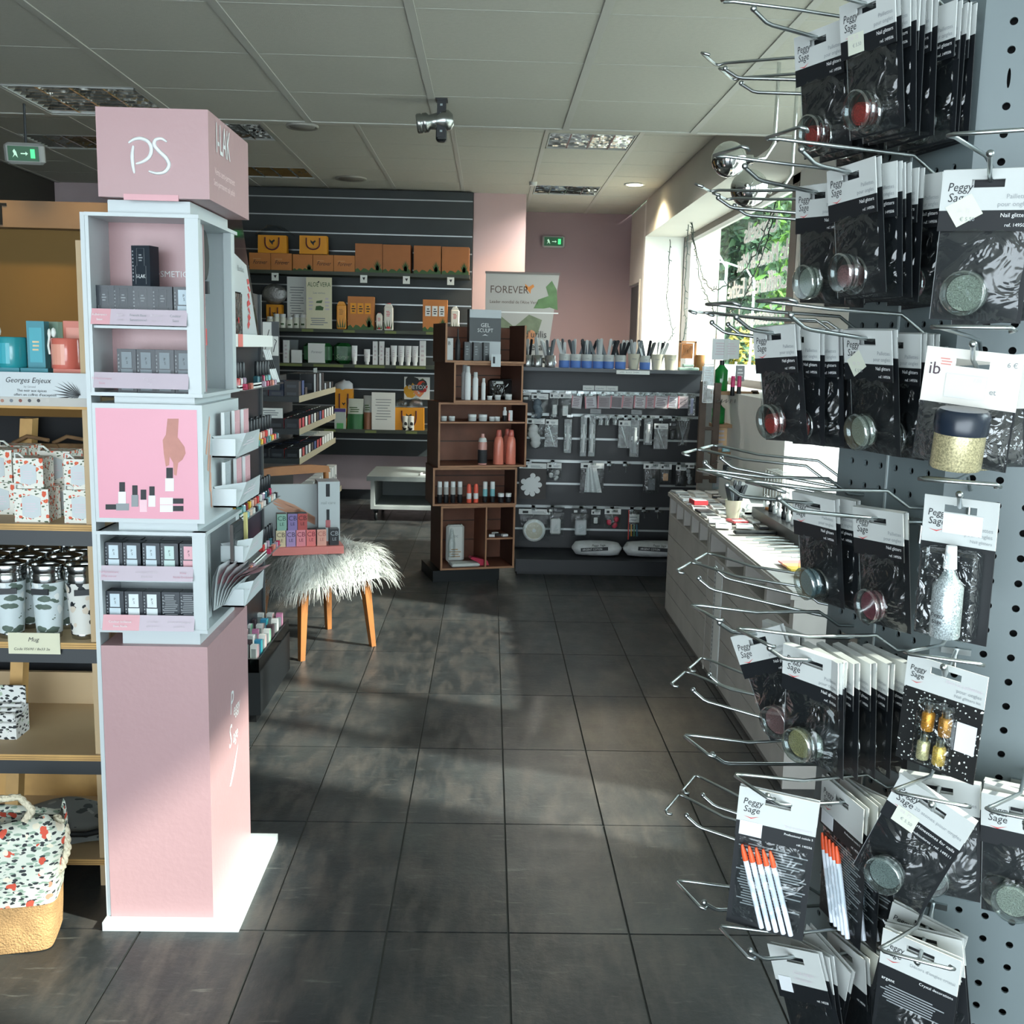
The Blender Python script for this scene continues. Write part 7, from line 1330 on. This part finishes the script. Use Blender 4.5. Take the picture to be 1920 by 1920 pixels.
for k, (px, zt_, zb) in enumerate(((1352, 690, 1.211), (1350, 745, 1.021))):
    p = at(px, 730, Y=pB.y+.05); h = .11 if k == 0 else .08; GS_ = 1.3; t = thing('green_bottle', ['green glass spray bottle standing on the ladder stand', 'lower green glass bottle on the ladder stand'][k], 'bottle', (p.x, pB.y+.06, zb)); b = MB(); b.lathe([(.026, 0), (.028, .003), (.028, h*.8), (.014, h*.95), (.012, h)], gcan, 16); b.build('bottle_body', t)
    b = MB(); b.lathe([(.010, h), (.010, h+.02)], blackm, 10); b.build('pump', t); t.scale = (1.4, 1.4, 1.35)
for k, px in enumerate((1374, 1386)):
    p = at(px, 720, Y=pB.y-.06); t = thing('pink_mascara', ['left pink and black mascara standing at the ladder stand', 'right pink and black mascara at the ladder stand'][k], 'mascara', (p.x, p.y, at(px, 742, Y=p.y).z), 0, 'pink mascaras'); b = MB(); b.lathe([(.012, 0), (.013, .002), (.013, .05)], blackm, 12); b.build('tube', t); b = MB(); b.lathe([(.012, .05), (.0125, .052), (.0115, .11), (.010, .112)], M('hot_pink', 'C2346A', .35), 12); b.build('cap', t)
b = MB(); b.box(-.03, .03, 0, .005, 0, .22, clear)
for a_, c_, d_, e_ in ((-.03, -.027, 0, .22), (.027, .03, 0, .22), (-.03, .03, 0, .004), (-.03, .03, .216, .22), (-.03, .03, .16, .163)): b.box(a_, c_, -.001, .006, d_, e_, wht)
p = at(1325, 755, Y=pA.y-.03); solo('clear_file_holder', b, 'clear upright holder between the two ladder posts', 'holder', (p.x, pA.y-.05, p.z))
for k, (px, py, w, h, c, lb) in enumerate(((1328, 705, .07, .11, 'D9DEE2', 'white leaning sheet right of the bamboo plaque'), (1352, 655, .10, .12, 'D2D8DA', 'pale folded leaflet at the top of the ladder stand, left'), (1372, 655, .09, .11, 'C9CFCE', 'pale folded leaflet at the top of the ladder stand, right'), (1352, 826, .07, .19, 'D8B890', 'tan and cream printed card on the ladder stand'), (1345, 905, .06, .08, '9FB0B6', 'pale blue card at the foot of the ladder stand'))):
    p = at(px, py, Y=pB.y+.08); b = MB(); b.box(-w/2, w/2, 0, .006, -h/2, h/2, M('sheet_'+c, c, .6)); b.lines(-w*.35, w*.35, -h*.3, h*.35, 5, -.001, pale_ink, rnd=random.Random(k)); solo('leaning_card', b, lb, 'card', p, R(-8+6*k))
for k, (px, py, w, h, c, lb) in enumerate(((1388, 700, .05, .09, '8A8E90', 'grey card hanging beside the pink mascaras'), (1362, 848, .05, .05, '7FB6BE', 'small aqua box on the lower ladder shelf'), (1380, 846, .05, .05, 'D08A94', 'small pink box on the lower ladder shelf'), (1398, 848, .05, .06, '4FB0C4', 'small blue box at the right of the lower ladder shelf'),
        (1384, 795, .06, .15, '9FA5A6', 'clear and grey tool pack hanging on the ladder wires'), (1400, 800, .05, .14, 'C5C9C8', 'white nail tool pack hanging at the right of the ladder stand'), (1368, 880, .07, .05, '3E4448', 'dark small pack under the ladder shelves'))):
    p = at(px, py, Y=pB.y+.02); b = MB(); b.bevbox(-w/2, w/2, 0, .02, -h/2, h/2, .003, M('lad_'+c, c, .45)); b.lines(-w*.35, w*.35, -h*.3, h*.35, 3, -.001, wht, rnd=random.Random(k)); solo('ladder_stand_pack', b, lb, 'pack', p, R(4*k-8))
# cup with files on the counter
def filecup(px, py, lb, sc=1.0, n=8, sd=1):
    p = onD(px, py); t = thing('file_cup', lb, 'cup', p); b = MB(); b.lathe([(.028*sc, 0), (.029*sc, .002), (.040*sc, .085*sc), (.042*sc, .087*sc), (.038*sc, .083*sc), (.03*sc, .02)], M('paper_cup', 'C9C9B2', .55), 24); b.build('cup_body', t); rr = random.Random(sd)
    for k in range(n): f = MB(); f.M = Matrix.Translation((rr.uniform(-.012, .012), rr.uniform(-.012, .012), .006)) @ Matrix.Rotation(R(rr.uniform(-22, 22)), 4, 'Y') @ Matrix.Rotation(rr.uniform(-.8, .8), 4, 'Z'); L = rr.uniform(.145, .175); f.prism([(-.010, 0), (.010, 0), (.010, L-.006), (.005, L), (-.005, L), (-.010, L-.006)], (-.002, .002), M('file_black', '1E2328', .6) if k else M('file_grey', '5E676C', .6), 1); f.build('nail_file', t)
filecup(1374, 972, 'cream cup of dark nail files on the counter', 1.0, 9, 4)
t = thing('wicker_cup', 'orange wicker pot with white cotton on the counter', 'pot', onD(1447, 978)); b = MB(); b.lathe([(.024, 0), (.026, .002), (.034, .065), (.032, .066)], M('wicker', 'B0723A', .8, noise=.3, nscale=60, bump=.8, bscale=150), 20); b.build('pot', t); b = MB(); b.ball((0, 0, .07), .026, wht, 10, .5); b.build('cotton', t)
rr = random.Random(21); kk = 0
tc = ['D5D8D8', 'C9CDCD', '9AA0A2', 'DADCDA', 'B9BDBD', '2A2E32', 'C24A4E', 'D9DBDB']
lbs_rows = ['first', 'second', 'third', 'fourth', 'fifth', 'sixth', 'seventh', 'eighth', 'ninth']
for r_ in range(9):
    for c_ in range(4):
        y = 5.58-.135*r_; x = 1.035+.092*c_
        if 3.9 < y < 4.9 and c_ > 2: continue
        if (x-onD(1374, 972).x)**2+(y-onD(1374, 972).y)**2 < .006: continue
        if abs(y-pB.y) < .05 and abs(x-pB.x) < .05: continue
        b = MB(); c = tc[rr.randrange(8)]; w, l = rr.uniform(.030, .040), rr.uniform(.045, .056); b.bevbox(-w, w, -l, l, 0, .010, .002, M('cnt_'+c, c, .4)); b.box(-w*.8, w*.8, -l*.8, -l*.1, .010, .0106, [wht, ink][rr.random() > .7]); b.lines(-w*.7, w*.7, l*.1, l*.7, 3, .0108, grey_ink, axis='z', rnd=rr)
        solo('nail_art_packet', b, 'flat nail art packet, %s row from the far end, %s from the counter edge' % (ORD[r_], ORD[c_]), 'packet', (x, y, T2+.0002), R(rr.uniform(-14, 14)), 'flat packets on the far counter'); kk += 1
b = MB(); b.bevbox(-.035, .035, -.05, .05, 0, .022, .002, M('red_case', 'C2363C', .4)); b.box(-.03, .03, -.045, .045, .022, .0225, wht); solo('red_case', b, 'red edged case at the counter edge', 'case', (1.045, 5.11, T2+.011), R(4))
p = onD(1400, 985); b = MB(); b.bevbox(-.11, .11, -.018, .018, 0, .014, .004, blackm); solo('black_file', b, 'long black file handle lying across the counter', 'file', (1.15, 4.33, T2), R(3))
for k in range(7):
    y = 4.20-.065*k; b = MB(); b.tube([(-.11, 0, .008), (-.02, .004, .010), (.05, 0, .008)], [.0035, .005, .004], steel, 8); b.tube([(.05, 0, .008), (.115, 0, .008)], .006, blackm, 8); solo('metal_nail_tool', b, '%s metal nail tool from the far side, lying on the near counter' % ORD[k], 'nail tool', (1.17+.012*k, y, T2), R(rr.uniform(-10, 10)), 'metal nail tools on the near counter')
for k, (c, y) in enumerate((('E0807C', 3.72), ('E8A06A', 3.67), ('E0C040', 3.61), ('D9DBDB', 3.52), ('C9CDCD', 3.42))): b = MB(); b.box(-.09, .09, -.026, .026, 0, .006, M('sheet_c'+c, c, .5)); solo('nail_sticker_sheet', b, '%s sticker sheet on the near counter' % ['pink', 'orange', 'yellow', 'white', 'grey'][k], 'sticker sheet', (1.16, y, T2), R(rr.uniform(-6, 6)))
t = thing('black_counter_display', 'black low stand with small bottles at the back of the counter', 'display stand', (1.22, 4.0, T2)); b = MB(); b.box(0, .16, 0, .75, 0, .055, blackm); b.box(.10, .16, 0, .75, .055, .10, blackm); b.build('stand', t)
for j in range(10):
    b = MB(); b.lathe([(.011, 0), (.012, .002), (.012, .03), (.006, .036), (.006, .06)], [wht, M('clear_varnish', 'B9C0C0', .1), blackm][j % 3], 10, (.05, .05+.07*j, .055)); b.build('varnish_bottle', t)
t = thing('white_box_display', 'white and cream boxes stacked on the counter behind the cup', 'display box', (1.20, 4.80, T2)); b = MB(); b.box(0, .17, 0, .30, 0, .035, white); b.box(.02, .17, .34, .66, 0, .12, white); b.build('boxes', t)
b = MB(); b.prism([(0, 0), (.15, .05), (.15, .07), (0, .02)], (-.05, .05), white, 0); b.build('tilted_box', t)
t = thing('wire_file_basket', 'white wire rack of small packs at the back of the counter', 'basket', (1.30, 4.45, T2+.1))
b = MB()
for j in range(9): b.tube([(0, .05*j, 0), (0, .05*j, .12), (.06, .05*j, .12)], .002, steel, 5)
b.tube([(0, 0, .12), (0, .4, .12)], .0025, steel, 5); b.tube([(0, 0, .06), (0, .4, .06)], .0025, steel, 5); b.tube([(0, 0, .0), (0, .4, .0)], .0025, steel, 5); b.tube([(0, .0, -.1), (0, .0, 0)], .003, steel, 5); b.tube([(0, .4, -.1), (0, .4, 0)], .003, steel, 5); b.build('wire_frame', t)
# ================================================================ ceiling and wall fittings
def exit_sign(px, py, Yd, w, h, lb, rz=0, tilt=0):
    p = at(px, py, Y=Yd); t = thing('exit_sign', lb, 'exit sign', p, rz, rot=(R(tilt), 0, rz)); b = MB(); b.bevbox(-w/2-.02, w/2+.02, 0, .04, -h/2-.015, h/2+.015, .012, M('sign_housing', '9A9C98', .5)); b.build('housing', t)
    b = MB(); b.box(-w/2, w/2, -.004, 0, -h/2, h/2, M('exit_green', '0C4A2A', .4, emit='0C5A30', estr=.15)); g_ = M('exit_lit', 'C9E8D4', .4, emit='B8F0CC', estr=.25); y = -.005
    b.poly([(-w*.36, y, -h*.3), (-w*.3, y, -h*.05), (-w*.34, y, h*.15), (-w*.28, y, h*.3), (-w*.22, y, h*.1), (-w*.18, y, -h*.3), (-w*.27, y, -h*.1)], g_); b.poly([(-w*.08, y, -h*.04), (w*.08, y, -h*.04), (w*.08, y, -h*.14), (w*.16, y, 0), (w*.08, y, h*.14), (w*.08, y, h*.04), (-w*.08, y, h*.04)], g_); b.box(w*.24, w*.38, y, y+.001, -h*.3, h*.32, M('exit_door_lit', '50E080', .4, emit='30E070', estr=1.0)); b.build('lit_panel', t); return t
exit_sign(1038, 453, 10.88, .19, .085, 'green exit sign on the mauve alcove wall'); exit_sign(44, 288, 4.9, .13, .062, 'green exit sign high on the left, tilted below the ceiling', R(6), 10)
e = at(44, 288, Y=4.9); b = MB(); b.tube([(0, 0, 0), (0, 0, ZN-e.z-.04)], .006, dgrey, 6); solo('exit_sign_rod', b, 'thin rod holding the left exit sign under the ceiling', 'rod', (e.x, e.y+.03, e.z+.04))
def speaker(px, py, z, r_, lb, lit=0):
    p = at(px, py, Z=z); t = thing('ceiling_round_fitting', lb, 'ceiling fitting', (p.x, p.y, z)); b = MB(); b.lathe([(r_*.8, -.006), (r_, -.012), (r_*1.02, -.004), (r_*1.02, 0)], white if lit else M('grille_grey', '8E8D86', .6), 24); b.build('ring', t)
    b = MB(); b.lathe([(r_*.1, -.014), (r_*.78, -.010), (r_*.8, -.006)], M('downlight_lit', 'FFF4D0', .5, emit='FFE9B8', estr=7) if lit else M('grille_dark', '6E6C66', .6), 24); b.build('diffuser', t); return p
speaker(1190, 345, ZF, .085, 'lit round downlight near the right wall', 1); speaker(567, 235, ZN, .075, 'dark round fitting at the edge of the lower ceiling'); speaker(658, 334, ZF, .13, 'round grey ceiling speaker in front of the slat wall')
pl = at(1190, 345, Z=ZF); lamp('SPOT', 'downlight_beam', (pl.x, pl.y, ZF-.04), 85, (1, .80, .50), target=(pl.x-.15, pl.y+.1, 0), spot_size=R(150), spot_blend=.6, shadow_soft_size=.08)
for px, py, tg in ((935, 366, None),):
    pass
t = thing('wall_washer_spot', 'small spotlight near the ceiling lighting the pink pillar', 'spotlight', (.33, 9.0, ZF)); b = MB(); b.lathe([(.03, -.03), (.035, 0)], white, 14); b.build('body', t)
lamp('SPOT', 'pillar_warm_spot', (.95, 8.9, ZF-.05), 34, (1, .66, .38), target=(.12, 9.75, 1.7), spot_size=R(46), spot_blend=.5, shadow_soft_size=.03)
# projector bracket under the near ceiling
p = at(828, 215, Y=4.62); t = thing('ceiling_spot_projector', 'chromed spotlight on black perforated bracket hanging from the ceiling', 'spotlight', (p.x, 4.62, ZN))
b = MB(); b.box(-.018, .018, -.03, -.026, -.155, 0, blackm); b.box(-.018, .018, .026, .03, -.155, 0, blackm); b.box(-.025, .025, -.035, .035, -.006, 0, blackm)
for k in range(4): b.box(-.005, .005, -.0308, -.030, -.135+.035*k, -.127+.035*k, M('hole_pale', '8E9A9E', .6))
b.build('bracket', t); b = MB(); b.bevbox(-.022, .022, -.025, .025, -.17, -.07, .008, blackm); b.build('pivot_box', t)
b = MB(); b.M = Matrix.Translation((0, 0, -.085)) @ Matrix.Rotation(R(-8), 4, 'Y'); b.lathe([(.036, -.105), (.040, -.10), (.040, -.085), (.036, -.08), (.040, -.076), (.040, -.06), (.030, -.05), (.034, -.02), (.044, .01), (.040, .035), (.022, .05)], M('brushed_steel', '9FA3A0', .25, .95), 24, (0, 0, 0), 'x'); b.build('lamp_head', t)
# mirrored globe lamps beside the window lintel
for k, (px, py, r_, Yd) in enumerate(((1367, 299, .066, 3.9), (1405, 354, .066, 4.15))):
    p = at(px, py, Y=Yd); t = thing('mirrored_globe_lamp', ['upper chromed globe lamp by the window', 'lower chromed globe lamp by the window'][k], 'globe lamp', p); b = MB(); b.ball((0, 0, 0), r_*(1.02 if k else .95)*Yd/3.9, chrome, 32); b.build('globe', t); b = MB(); b.lathe([(.016, .058), (.018, .062), (.018, .085)], chrome, 16, (0, 0, 0), 'x'); b.tube([(.08, 0, 0), (.13, 0, .01), (.16, 0, .06), (.16, 0, (ZN-p.z))], .007, chrome, 8); b.build('arm', t)
# string lights in the window
cab = M('dark_cable', '2A3A34', .6)
def garland(pts, lb, seed):
    b = MB(); rr = random.Random(seed); P = []
    for i in range(len(pts)-1):
        for k in range(8): P.append(Vector(pts[i]).lerp(Vector(pts[i+1]), k/8))
    P.append(Vector(pts[-1])); P = [q+Vector((rr.uniform(-.006, .006), rr.uniform(-.006, .006), rr.uniform(-.006, .006))) for q in P]; t = thing('string_light_garland', lb, 'string lights', P[0]); b.M = Matrix.Translation(-P[0]); b.tube(P, .004, cab, 5); b.build('cable', t)
    b = MB(); b.M = Matrix.Translation(-P[0])
    for i, q in enumerate(P[1:-1]):
        if i % 2: b.tube([q, q+Vector((rr.uniform(-.03, .03), rr.uniform(-.02, .02), rr.uniform(-.02, .03)))], .003, cab, 5)
    b.build('bulbs', t)['kind'] = 'stuff'
GY = 1.62
def gp(px, py): return tuple(at(px, py, X=GY))
garland([gp(*q) for q in ((1295, 398), (1299, 450), (1306, 480), (1318, 520), (1334, 545), (1352, 540), (1375, 528), (1398, 505), (1420, 470), (1440, 420), (1455, 380))], 'garland swag from the lintel hook to the right, upper strand', 3)
garland([gp(*q) for q in ((1296, 400), (1302, 455), (1312, 520), (1326, 560), (1340, 585), (1360, 590), (1385, 575), (1402, 545), (1420, 500), (1440, 450), (1450, 400))], 'garland swag hanging lower in the window', 5)
garland([gp(*q) for q in ((1292, 400), (1289, 460), (1285, 520), (1283, 570), (1287, 610), (1280, 640))], 'garland strand falling straight along the window jamb', 7)
garland([tuple(at(*q, Y=9.86)) for q in ((1256, 448), (1254, 500), (1250, 560), (1256, 600), (1262, 625), (1254, 640))], 'thin garland strand on the white window reveal', 9)
# black mat-like items behind / left of the tower
b = MB(); b.box(0, .012, 0, .3, 0, 1.0, blackm); solo('black_side_panel', b, 'narrow black panel standing behind the pink tower on the left', 'panel', (at(154, 600, Y=3.4).x, 3.4, .0), 0); bpy.data.objects['black_side_panel'].scale.z = 1.62
